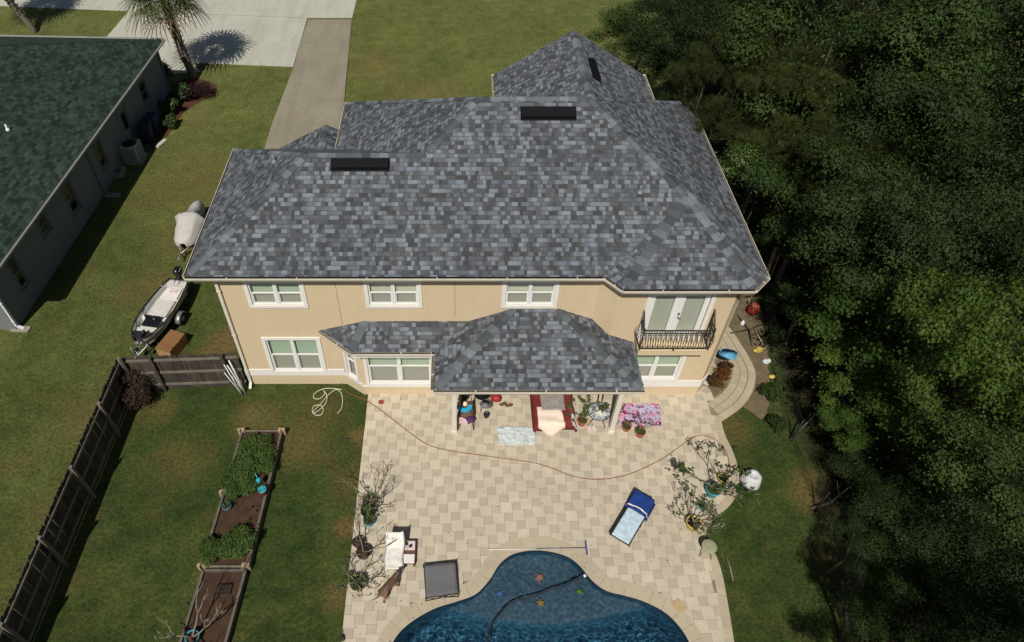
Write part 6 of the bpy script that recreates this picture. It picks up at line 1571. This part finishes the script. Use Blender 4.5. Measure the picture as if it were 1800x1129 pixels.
# ------------------------------------------------------------------ dog
def dog():
    head, tail = gp(703, 1006, .5), gp(662, 1052, .5); d = (head-tail); d.z = 0; c = (head+tail)/2; c.z = PZ
    root = thing('dog', 'brown and black short haired dog walking away on the pavers between the chair and pool', 'dog', c, math.atan2(d.y, d.x)-.0)
    root.scale = (.86, .95, .9)
    V = []; E_ = []; RR = []
    def add(p, r, par=None):
        V.append(p); RR.append(r); i = len(V)-1
        if par is not None: E_.append((par, i))
        return i
    pel = add((-.30, 0, .50), (.105, .11)); lo = add((-.12, 0, .51), (.105, .115), pel); mid = add((.06, 0, .50), (.125, .135), lo); ch = add((.22, 0, .49), (.12, .14), mid); wi = add((.32, 0, .54), (.085, .1), ch)
    nk = add((.42, .0, .60), (.062, .07), wi); hd = add((.50, .01, .65), (.075, .07), nk); mz = add((.58, .015, .63), (.048, .045), hd); nz_ = add((.67, .02, .605), (.032, .028), mz)
    tl = add((-.40, 0, .52), (.035, .035), pel); t2 = add((-.52, .02, .47), (.024, .024), tl); t3 = add((-.64, .07, .46), (.014, .014), t2); add((-.74, .13, .49), (.006, .006), t3)
    for s, st in ((1, .10), (-1, -.06)):
        th = add((-.30, s*.09, .40), (.075, .09), pel); kn = add((-.22+st*.4, s*.11, .29), (.045, .05), th); hk = add((-.36+st, s*.11, .17), (.026, .03), kn); pa = add((-.33+st, s*.11, .04), (.022, .024), hk); add((-.28+st, s*.11, .02), (.028, .022), pa)
        sh = add((.24, s*.09, .38), (.055, .065), ch); el = add((.20-st*.5, s*.10, .27), (.034, .038), sh); wr = add((.25-st, s*.10, .14), (.024, .026), el); pw = add((.26-st, s*.10, .035), (.021, .022), wr); add((.31-st, s*.10, .02), (.028, .02), pw)
    me = bpy.data.meshes.new('body'); me.from_pydata(V, E_, []); o = bpy.data.objects.new('body', me); COL.objects.link(o); o.parent = root
    sk = o.modifiers.new('skin', 'SKIN'); sk.use_smooth_shade = True
    ly = me.skin_vertices[0] if len(me.skin_vertices) else None
    if ly is None:
        bpy.context.view_layer.objects.active = o
        bm = bmesh.new(); bm.from_mesh(me); bm.verts.layers.skin.verify(); bm.to_mesh(me); bm.free(); ly = me.skin_vertices[0]
    for i, r in enumerate(RR): ly.data[i].radius = r; ly.data[i].use_root = (i == 0)
    sb = o.modifiers.new('sub', 'SUBSURF'); sb.levels = 2; sb.render_levels = 2
    m, nt, b = new_mat('dog_coat'); tc = N(nt, 'ShaderNodeTexCoord'); sp = N(nt, 'ShaderNodeSeparateXYZ'); nt.links.new(tc.outputs['Object'], sp.inputs[0])
    n1 = noisen(nt, 9, 4, .6); ax_ = mathn(nt, 'ABSOLUTE', sp.outputs[1]); sad = mathn(nt, 'ADD', mathn(nt, 'MULTIPLY', sp.outputs[2], 3.4), mathn(nt, 'MULTIPLY', n1, .45)); sad = mathn(nt, 'SUBTRACT', sad, mathn(nt, 'MULTIPLY', ax_, 3.0))
    f = ramp(nt, mathn(nt, 'SUBTRACT', sad, 1.25), [(.30, (0, 0, 0)), (.62, (1, 1, 1))]); col = mixc(nt, f, (.22, .115, .05), (.10, .052, .028))
    front = ramp(nt, mathn(nt, 'ADD', sp.outputs[0], mathn(nt, 'MULTIPLY', n1, .15)), [(.44, (0, 0, 0)), (.56, (1, 1, 1))]); col = mixc(nt, front, col, (.06, .045, .038)); nt.links.new(col, b.inputs['Base Color']); b.inputs['Roughness'].default_value = .6; bump(nt, b, noisen(nt, 120, 2, .5), .4, .004)
    me.materials.append(m)
    for s in (1, -1):
        mb = MB(); mb.raw([(.47, s*.045+.01, .70), (.53, s*.035+.01, .70), (.50, s*.095+.01, .66), (.515, s*.085+.01, .635)], [(0, 1, 2), (1, 3, 2)]); mb.build('ear', m, root, solid=.012)
        mb = MB(); mb.blob((.555, s*.045+.012, .665), (.011, .011, .011), 8, 6); mb.build('eye', M['vent'], root)
    mb = MB(); mb.blob((.695, .021, .612), (.016, .02, .014), 8, 6); mb.build('nose', M['vent'], root)
dog()
mb = MB(); mb.blob((0, 0, .03), (.06, .1, .045), 8, 6, .3); o = mb.build('dark_shoe', M['blackpl']); place(o, gp(603, 1122, PZ), .3); tag(o, 'dark shoe on the pavers at the lower left edge of the patio', 'shoe')

# ------------------------------------------------------------------ boat on trailer
def boat():
    bow, st = gp(240, 606, .72), gp(314, 492, .72); d = bow-st; d.z = 0; L = d.length; c = (bow+st)/2; c.z = 0; rz = math.atan2(d.y, d.x)
    tr = thing('boat_trailer', 'galvanised boat trailer under the grey fishing boat', 'trailer', c, rz)
    mb = MB()
    mb.tube([(-L*.42, -.4, .35), (L*.2, -.35, .36), (L*.58, 0, .36)], .03, 6); mb.tube([(-L*.42, .4, .35), (L*.2, .35, .36), (L*.58, 0, .36)], .03, 6); mb.tube([(L*.5, 0, .36), (L*.68, 0, .38)], .035, 6)
    for x in (-L*.4, -L*.1, L*.2): mb.tube([(x, -.4, .34), (x, .4, .34)], .025, 6)
    mb.tube([(-.15, -.66, .28), (-.15, .66, .28)], .025, 6); mb.tube([(L*.62, .1, .02), (L*.62, .1, .55)], .025, 6); mb.tube([(L*.58, 0, .36), (L*.58, -.05, .85)], .025, 6); mb.build('frame', M['steel'], tr)
    for s in (1, -1):
        mb = MB(); mb.lathe((0, 0, 0), [(.1, -.08), (.25, -.08), (.27, -.04), (.27, .04), (.25, .08), (.1, .08)], 22); o = mb.build('wheel', M['tyre'], tr); o.location = (-.15, s*.70, .27); o.rotation_euler = (PI/2, 0, 0)
        mb = MB(); mb.lathe((0, 0, 0), [(.11, -.085), (.11, .085)], 14); r_ = mb.build('rim', M['steel'], o)
        mb = MB(); n = 10; vs = []
        for i in range(n+1):
            a = PI*i/n
            for y in (-.11, .11): vs.append(Vector((-.15+.31*math.cos(a), s*.70+y, .25+.30*math.sin(a))))
        mb.raw(vs, [(2*i, 2*i+1, 2*i+3, 2*i+2) for i in range(n)], 0, True); mb.build('mudguard', M['steel'], tr, solid=.015)
    # hull by stations from stern (-L/2) to bow (L/2)
    b = thing('fishing_boat', 'small grey aluminium fishing boat with white deck and black bow seats, bow towards the fence', 'boat', (c.x, c.y, .40), rz)
    ST = [(-.50, .40, .32), (-.40, .47, .34), (-.2, .56, .36), (0, .60, .38), (.2, .55, .41), (.34, .42, .44), (.44, .22, .47), (.5, .03, .5)]
    mb = MB(); secs = []
    for t, w_, h in ST:
        x = t*L; k = max((t-.1)/.4, 0)
        secs.append([Vector((x, -w_, h)), Vector((x-.0, -w_*.92, h*.5)), Vector((x-.08*k, -w_*.62, .03+.12*k*k)), Vector((x-.12*k, 0, 0+.16*k*k)), Vector((x-.08*k, w_*.62, .03+.12*k*k)), Vector((x, w_*.92, h*.5)), Vector((x, w_, h))])
    vs = [p for s in secs for p in s]; n = 7
    mb.raw(vs, [(i*n+j, i*n+j+1, (i+1)*n+j+1, (i+1)*n+j) for i in range(len(secs)-1) for j in range(n-1)], 0, True); mb.poly(secs[0]); mb.build('hull', M['hull'], b, solid=.02)
    # gunwale
    mb = MB(); 
    for s in (0, 6): mb.tube([q[s]+Vector((0, 0, .01)) for q in secs], .028, 6)
    mb.tube([secs[0][0], secs[0][6]], .025, 6); mb.build('gunwale', M['blackpl'], b)
    # deck pieces
    def wid(t):
        for (a, wa_, _), (c_, wb_, _) in zip(ST[:-1], ST[1:]):
            if a <= t <= c_: return (wa_+(wb_-wa_)*(t-a)/(c_-a))
        return .03
    def hh(t): 
        for (a, _, ha), (c_, _, hb) in zip(ST[:-1], ST[1:]):
            if a <= t <= c_: return ha+(hb-ha)*(t-a)/(c_-a)
        return .4
    def deck(name, t0, t1, z, m, k=.9, nn=6):
        mb = MB(); A_ = [Vector((L*(t0+(t1-t0)*i/nn), -wid(t0+(t1-t0)*i/nn)*k, z)) for i in range(nn+1)]; B_ = [Vector((p.x, -p.y, z)) for p in A_[::-1]]; P = A_+B_; mb.prism([(p.x, p.y) for p in P], z-.16, z); return mb.build(name, M[m], b)
    deck('floor', -.46, .42, .16, 'boatdeck', .78, 10)
    deck('stern_bench', -.49, -.42, .27, 'boatdeck'); deck('deck', -.18, .12, .29, 'boatdeck', .62); deck('mid_bench', -.40, -.22, .25, 'cloth_w', .62); deck('bow_deck', .33, .485, .40, 'blackpl', .86)
    deck('seat_box', .08, .12, .30, 'white', .86)
    for x, y in ((.18, -.16), (.18, .20)):
        mb = MB(); mb.box((x*L, y, .30), (.36, .30, .06)); mb.box((x*L-.19, y, .40), (.05, .3, .22)); mb.box((x*L, y, .23), (.1, .1, .12)); mb.build('seat', M['motor'], b, bevel=.02)
    deck('front_panel', .26, .33, .30, 'boatdeck', .8)
    mb = MB(); mb.tube([(-L*.36, -.52, .37), (-L*.34, .52, .37)], .015, 6); mb.box((-L*.33, .06, .24), (.18, .3, .06)); mb.build('thwart', M['pinkpat'], b)
    # outboard
    mb = MB(); mb.blob((-L*.5-.14, .0, .66), (.24, .16, .20), 14, 10, .12, seed=5); ob = mb.build('outboard_motor', M['motor'], b)
    mb = MB(); mb.box((-L*.5-.10, 0, .34), (.14, .12, .5)); mb.box((-L*.5-.14, 0, .02), (.2, .06, .35)); mb.blob((-L*.5-.14, 0, -.12), (.2, .05, .05), 10, 6); mb.build('leg', M['motor'], ob, bevel=.01)
    mb = MB(); mb.tube([(-L*.5+.02, 0, .52), (-L*.5+.38, .05, .50)], [.025, .018], 6); mb.build('tiller', M['motor'], ob)
    mb = MB(); mb.beam((-L*.5-.05, .13, .74), (-L*.5-.22, .13, .78), .012, .03); mb.build('stripe', M['white'], ob)
    # trolling motor at the bow
    mb = MB(); mb.tube([(L*.36, .1, .46), (L*.52, .18, .50), (L*.58, .22, .48)], .028, 6); mb.blob((L*.60, .24, .47), (.14, .06, .06), 10, 6, .1); mb.blob((L*.36, .08, .50), (.1, .08, .06), 8, 6, .2); mb.build('trolling_motor', M['motor'], b)
    # registration marks on the hull side
    for tx, tz, sc_, body in ((.34, .26, .10, 'ZF 17'), (-.02, .22, .07, '18')):
        cu = bpy.data.curves.new('txt', 'FONT'); cu.body = body; cu.size = sc_*1.5; cu.extrude = .002; tmp = bpy.data.objects.new('txt', cu); COL.objects.link(tmp); bpy.context.view_layer.update()
        me = bpy.data.meshes.new_from_object(tmp); bpy.data.objects.remove(tmp); me.materials.clear(); o = bpy.data.objects.new('hull_marking', me); COL.objects.link(o)
        me.materials.append(M['blackpl']); o.parent = b; w0 = wid(tx); w1 = wid(tx+.06); o.location = (tx*L, w0+.002, tz); o.rotation_euler = (PI/2-.12, 0, PI+math.atan2(w1-w0, .06*L)); 
boat()
def jetski():
    c = gp(338, 398, .4); c.z = 0; d = gp(350, 365, .9)-gp(328, 425, .7); rz = math.atan2(d.y, d.x)
    tr = thing('watercraft_trailer', 'small trailer tongue and frame under the covered watercraft', 'trailer', c, rz); mb = MB()
    for s in (-.35, .35): mb.tube([(1.1, s, .3), (-.9, s, .3), (-1.7, 0, .32)], .028, 6)
    mb.tube([(-1.7, 0, .32), (-2.1, 0, .33)], .03, 6); mb.tube([(-1.65, 0, .03), (-1.65, 0, .6)], .028, 6)
    for x in (-.8, .2, 1.0): mb.tube([(x, -.35, .3), (x, .35, .3)], .022, 6)
    mb.build('frame', M['steel'], tr)
    for s in (1, -1): mb = MB(); mb.lathe((0, 0, 0), [(.08, -.06), (.21, -.06), (.23, 0), (.21, .06), (.08, .06)], 18); o = mb.build('wheel', M['tyre'], tr); o.location = (.1, s*.62, .23); o.rotation_euler = (PI/2, 0, 0)
    b = thing('covered_watercraft', 'personal watercraft hidden under a grey fitted cover, by the left eave of the house', 'watercraft', (c.x, c.y, .38), rz)
    S_ = [(-1.35, .14, .20), (-1.25, .34, .30), (-1.0, .46, .40), (-.6, .52, .50), (-.25, .56, .72), (-.05, .68, .80), (.08, .66, .76), (.16, .36, .64), (.7, .27, .62), (1.05, .25, .56), (1.3, .20, .44), (1.42, .08, .2)]
    mb = MB(); vs = []; n = 18
    for x, w_, h in S_:
        for j in range(n+1):
            a = PI*j/n; y = -w_*math.cos(a); y = math.copysign(abs(y/w_)**.8*w_, y); z = h*(math.sin(a)**.75)
            fo = mnoise.noise(Vector((x*3.2, y*5, z*4))); vs.append(Vector((x, y*(1+.16*fo), z*(1+.10*mnoise.noise(Vector((x*4+5, y*6, 0))))+.012*math.sin(9*x+j))))
    mb.raw(vs, [(i*(n+1)+j, i*(n+1)+j+1, (i+1)*(n+1)+j+1, (i+1)*(n+1)+j) for i in range(len(S_)-1) for j in range(n)], 0, True); mb.build('cover', M['tarp'], b)
    mb = MB(); mb.blob((.3, -.45, .25), (.2, .12, .14), 8, 6, .4); mb.tube([(.1, -.4, .4), (.5, -.55, .5), (.9, -.4, .4)], .02, 5); mb.build('straps', M['blackpl'], b)
jetski()
# timber box by the boat
def crate():
    q = [gp(303, 579, .5), gp(334, 593, .5), gp(302, 627, .5), gp(270, 618, .5)]
    c = gp(302, 606, .3); c.z = 0; rz = -.62+PI/2*0; L, W, H = .95, .62, .5
    d = gp(334, 592, .5)-gp(303, 579, .5); 
    a = math.atan2((gp(303, 579, .5)-gp(270, 618, .5)).y, (gp(303, 579, .5)-gp(270, 618, .5)).x)
    root = thing('timber_box', 'brown timber storage box with a split lid lying by the boat and fence', 'box', c, a); mb = MB()
    mb.box((0, W/2-.012, H/2), (L-.03, .024, H)); mb.box((0, -W/2+.012, H/2), (L-.03, .024, H)); mb.box((L/2-.012, 0, H/2), (.024, W, H)); mb.box((0, 0, .015), (L-.05, W-.05, .03)); mb.build('side_panels', M['crate'], root)
    mb = MB(); mb.box((-L/2+.012, 0, H/2), (.024, W, H)); mb.build('end_panel', M['crate2'], root)
    for k in range(5): m2 = MB(); m2.box((0, -W/2+W*(k+.5)/5, H+.014), (L+.02, W/5-.008, .024)); m2.build('lid_board', M['crate'], root)
    mb = MB(); mb.box((.02, -.06, H+.04), (.045, W+.02, .03)); mb.box((-L*.3, 0, H+.04), (.045, W, .03)); mb.build('batten', M['crate'], root)
    mb = MB(); mb.tube([(L/2+.02, -W/2, H*.9), (L/2+.05, -W/2+.1, H*.5)], .012, 5); mb.build('latch', M['iron'], root)
crate()
# AC unit and bins by the grey house
def ac():
    c = gp(249, 290, 0); root = thing('air_conditioner', 'pale air conditioning unit standing against the grey house wall', 'air conditioner', (c.x-.45, c.y+.45, 0), NRZ)
    mb = MB(); mb.box((0, 0, .05), (.95, .95, .1)); mb.build('pad', M['conc_old2'], root)
    mb = MB(); mb.box((0, 0, .52), (.8, .8, .82)); mb.build('casing', mat('ac_paint', (.45, .44, .38), rough=.6), root, bevel=.03)
    mb = MB()
    for s in (1, -1):
        for k in range(14): mb.box((s*.405, 0, .18+k*.05), (.012, .7, .02)); mb.box((0, s*.405, .18+k*.05), (.7, .012, .02))
    mb.build('grille', M['greypl'], root)
    mb = MB(); mb.lathe((0, 0, 0), [(.34, .93), (.34, .95), (.3, .955)], 24); 
    for k in range(12): a = k*PI/6; mb.beam((0, 0, .965), (.34*math.cos(a), .34*math.sin(a), .965), .01, .01)
    mb.build('fan_guard', M['blackpl'], root)
ac()
def bin_(x, y, label, m, rz):
    root = thing('wheelie_bin', label, 'wheelie bin', (x, y, 0), rz, 'bins by the grey house'); mb = MB(); mb.box((0, 0, .5), (.46, .5, .9), top=(1.25, 1.25)); mb.build('bin_body', m, root, bevel=.02)
    mb = MB(); mb.box((0, 0, .99), (.62, .68, .07), top=(.92, .9)); mb.build('lid', m, root, bevel=.02)
    for s in (1, -1): m2 = MB(); m2.lathe((0, 0, 0), [(.1, -.03), (.1, .03)], 14); o = m2.build('wheel', M['tyre'], root); o.location = (s*.26, .26, .1); o.rotation_euler = (0, PI/2, 0)
NV = mat('navy_bin', (.02, .03, .07), rough=.5)
bin_(-15.75, 15.7, 'navy wheelie bin nearer the door of the grey house', NV, .1); bin_(-15.68, 16.5, 'navy wheelie bin farther along the wall of the grey house', NV, -.1)
mb = MB(); mb.box((0, 0, .05), (.22, .75, .1)); o = mb.build('paving_block', M['conc'], None, bevel=.01); place(o, gp(284, 254, 0), -.35); tag(o, 'long pale edging block at the end of the mulch bed', 'paving block')
st = thing('concrete_step', 'two pale concrete troughs on the ground below the grey house window', 'step', gp(206, 312, 0), NRZ)
mb = MB(); mb.box((0, 0, .12), (.5, .12, .24)); mb.box((0, .55, .12), (.5, .12, .24)); mb.box((.2, .27, .12), (.12, .5, .24)); mb.build('block', M['conc_old2'], st)

# ------------------------------------------------------------------ right side yard
def chain_fence():
    A_ = [gp(1330, 470), gp(1345, 590), gp(1364, 690), gp(1390, 775), gp(1432, 900), gp(1462, 1040), gp(1490, 1180)]
    root = thing('wire_fence', 'low dark wire fence with steel posts along the edge of the wood', 'fence', A_[0]); o0 = A_[0]; H = 1.15
    mesh, nt, b = new_mat('chain_link'); tr = N(nt, 'ShaderNodeBsdfTransparent'); mx = N(nt, 'ShaderNodeMixShader'); tc = N(nt, 'ShaderNodeTexCoord'); sp = N(nt, 'ShaderNodeSeparateXYZ'); nt.links.new(tc.outputs['UV'], sp.inputs[0])
    u1 = mathn(nt, 'FRACT', mathn(nt, 'MULTIPLY', mathn(nt, 'ADD', sp.outputs[0], sp.outputs[1]), 12)); u2 = mathn(nt, 'FRACT', mathn(nt, 'MULTIPLY', mathn(nt, 'SUBTRACT', sp.outputs[0], sp.outputs[1]), 12))
    f = mathn(nt, 'MAXIMUM', mathn(nt, 'LESS_THAN', u1, .1), mathn(nt, 'LESS_THAN', u2, .1)); nt.links.new(f, mx.inputs[0]); nt.links.new(tr.outputs[0], mx.inputs[1]); nt.links.new(b.outputs[0], mx.inputs[2]); b.inputs['Base Color'].default_value = (.05, .05, .05, 1); nt.links.new(mx.outputs[0], nt.nodes['Material Output'].inputs[0])
    mb = MB(); u = 0
    for a, c in zip(A_[:-1], A_[1:]):
        l = (c-a).length; mb.poly([a-o0, c-o0, c-o0+Vector((0, 0, H)), a-o0+Vector((0, 0, H))], 0, False, [(u, 0), (u+l, 0), (u+l, H), (u, H)]); u += l
    mb.build('mesh', mesh, root)
    for a in A_: m2 = MB(); m2.tube([a-o0, a-o0+Vector((0, 0, H+.05))], .022, 8); m2.build('post', M['iron'], root)
    mb = MB(); mb.tube([a-o0+Vector((0, 0, H)) for a in A_], .008, 6); mb.build('top_wire', M['iron'], root)
chain_fence()
def prop(name, label, cat, m, fn, loc, rz=0):
    mb = MB(); fn(mb); o = mb.build(name, M[m]); place(o, loc, rz); tag(o, label, cat); return o
mb = MB(); mb.blob((0, 0, .26), (.24, .22, .24), 14, 10, .06); rb = thing('red_fuel_can', 'round red bin with a pale top in the sandy yard right of the house corner', 'bin', gp(1321, 552, 0)); mb.build('body', M['red'], rb); mb = MB(); mb.lathe((0, 0, 0), [(.17, .44), (.14, .52), (.05, .54)], 16); mb.build('lid', M['terra'], rb)
def star(mb):
    for a in (.2, 1.5, 3.0, 4.3): mb.tube([(0, 0, .12), (.75*math.cos(a), .75*math.sin(a), .03)], .028, 6)
    mb.tube([(.7, .1, .03), (.9, -.5, .03), (.8, -1.0, .02)], .015, 5); mb.tube([(.2, -.1, .03), (.1, -.7, .03), (.3, -1.1, .02)], .012, 5)
prop('umbrella_base', 'black crossed metal base lying on the sandy ground right of the house', 'umbrella base', 'blackpl', star, gp(1315, 583, 0), .3)
prop('white_bottle', 'small white bottle lying among the black metal bars', 'bottle', 'white', lambda mb: mb.lathe((0, 0, 0), [(.07, 0), (.08, .05), (.075, .16), (.03, .2), (.03, .24)], 12), gp(1304, 571, 0))
prop('broom_handle', 'pale handle lying on the sandy ground above the yellow toy', 'handle', 'cloth_cream', lambda mb: mb.tube([gp(1327, 580, .05)-gp(1327, 580, 0), gp(1343, 609, .05)-gp(1327, 580, 0)], .018, 6), gp(1327, 580, 0))
prop('pale_stick', 'pale stick under the corner of the roof by the red bin', 'stick', 'cloth_cream', lambda mb: mb.tube([gp(1312, 518, .05)-gp(1312, 518, 0), gp(1317, 528, .05)-gp(1312, 518, 0)], .02, 6), gp(1312, 518, 0))
def ytoy(mb):
    mb.box((0, 0, .12), (.26, .18, .14), rz=.4, top=(.7, .8)); mb.lathe((-.14, 0, .03), [(.07, 0), (.07, .05)], 12); mb.tube([(.1, 0, .1), (.3, .1, .2)], .02, 5)
prop('yellow_toy', 'bright yellow garden toy on the sandy ground near the wood', 'toy', 'yellow', ytoy, gp(1333, 618, 0))
prop('yellow_scoop', 'dull yellow scoop in the shade beyond the curved path', 'scoop', 'yellow', lambda mb: mb.blob((0, 0, .06), (.13, .09, .06), 8, 6, .4), gp(1356, 664, 0))
prop('pale_bag', 'pale grey bag in the shade above the dull yellow scoop', 'bag', 'paletowel', lambda mb: mb.blob((0, 0, .07), (.18, .12, .08), 10, 6, .5), gp(1347, 637, 0))
# blue net on a pole leaning on the house
nt_ = thing('fishing_net', 'light blue landing net leaning on the house wall above the croton bed', 'net', gp(1273, 646, 0))
mb = MB(); b0 = gp(1273, 646, 0); hd = gp(1281, 622, .75)-b0; mb.tube([(0, 0, 0), hd], .014, 6); mb.build('handle', M['deck_br'], nt_)
mb = MB(); ring = [hd+Vector((.32*math.cos(a*PI/10), .24*math.sin(a*PI/10), .05*math.cos(a))) for a in range(21)]; mb.tube(ring, .012, 5, cap=False); mb.build('hoop', M['netb'], nt_)
mb = MB(); mb.lathe(hd, [(.31, .0), (.27, -.03), (.16, -.07), (.04, -.09)], 16, sy=.75, wob=lambda t, i: 1+.08*math.sin(4*t+i)); mb.build('netting', M['netb'], nt_)
for k, (x, y, s, m_) in enumerate(((1268, 652, .34, 'l_croton'), (1262, 664, .36, 'l_croton'), (1256, 676, .3, 'l_croton'), (1272, 646, .26, 'l_purple'), (1250, 672, .2, 'l_brown'))):
    shrub('croton', ['orange and red croton just below the dark one', 'largest yellow speckled croton in the middle of the planting bed', 'low reddish croton at the near end of the planting bed', 'dark purple leaved plant at the far end of the planting bed', 'dry brown plant against the house wall in the planting bed'][k], gp(x, y+4, 0), s, .45, m_, 420, .11, group='plants in the narrow bed by the path', asp=.38, nb=6)
for k, (x, y, s, lb) in enumerate(((1350, 545, .55, 'shaded green weed clump behind the wire fence, farthest one'), (1362, 600, .5, 'shaded green weed clump behind the wire fence, middle one'), (1352, 705, .45, 'dark weed clump at the top corner of the right lawn'), (1368, 745, .5, 'dark bush where the wood meets the right lawn'))):
    shrub('weed_clump', lb, gp(x, y, 0), s, .6, 'l_broad', 700, .1, group='weeds along the wire fence', nb=7)
# boards leaning behind the roof corner
for k in range(2):
    mb = MB(); mb.beam((0, 0, 0), (.1, .3, 1.5+.15*k), .16, .03); o = mb.build('leaning_board', M['bedend']); place(o, gp(1343+9*k, 492, 0)); tag(o, ['tall tan board leaning behind the right roof corner, nearer the roof', 'tall tan board leaning behind the right roof corner, nearer the wood'][k], 'board', 'boards behind the roof corner')

# every other source tree that was never placed goes
for p, used, _ in protos.values():
    if not used:
        for ch in list(p.children): bpy.data.objects.remove(ch)
        bpy.data.objects.remove(p)

for o in list(bpy.data.objects):
    if o.type == 'MESH' and o.parent and o.parent.name.startswith('pool_toy'): o.cycles.is_caustics_receiver = True
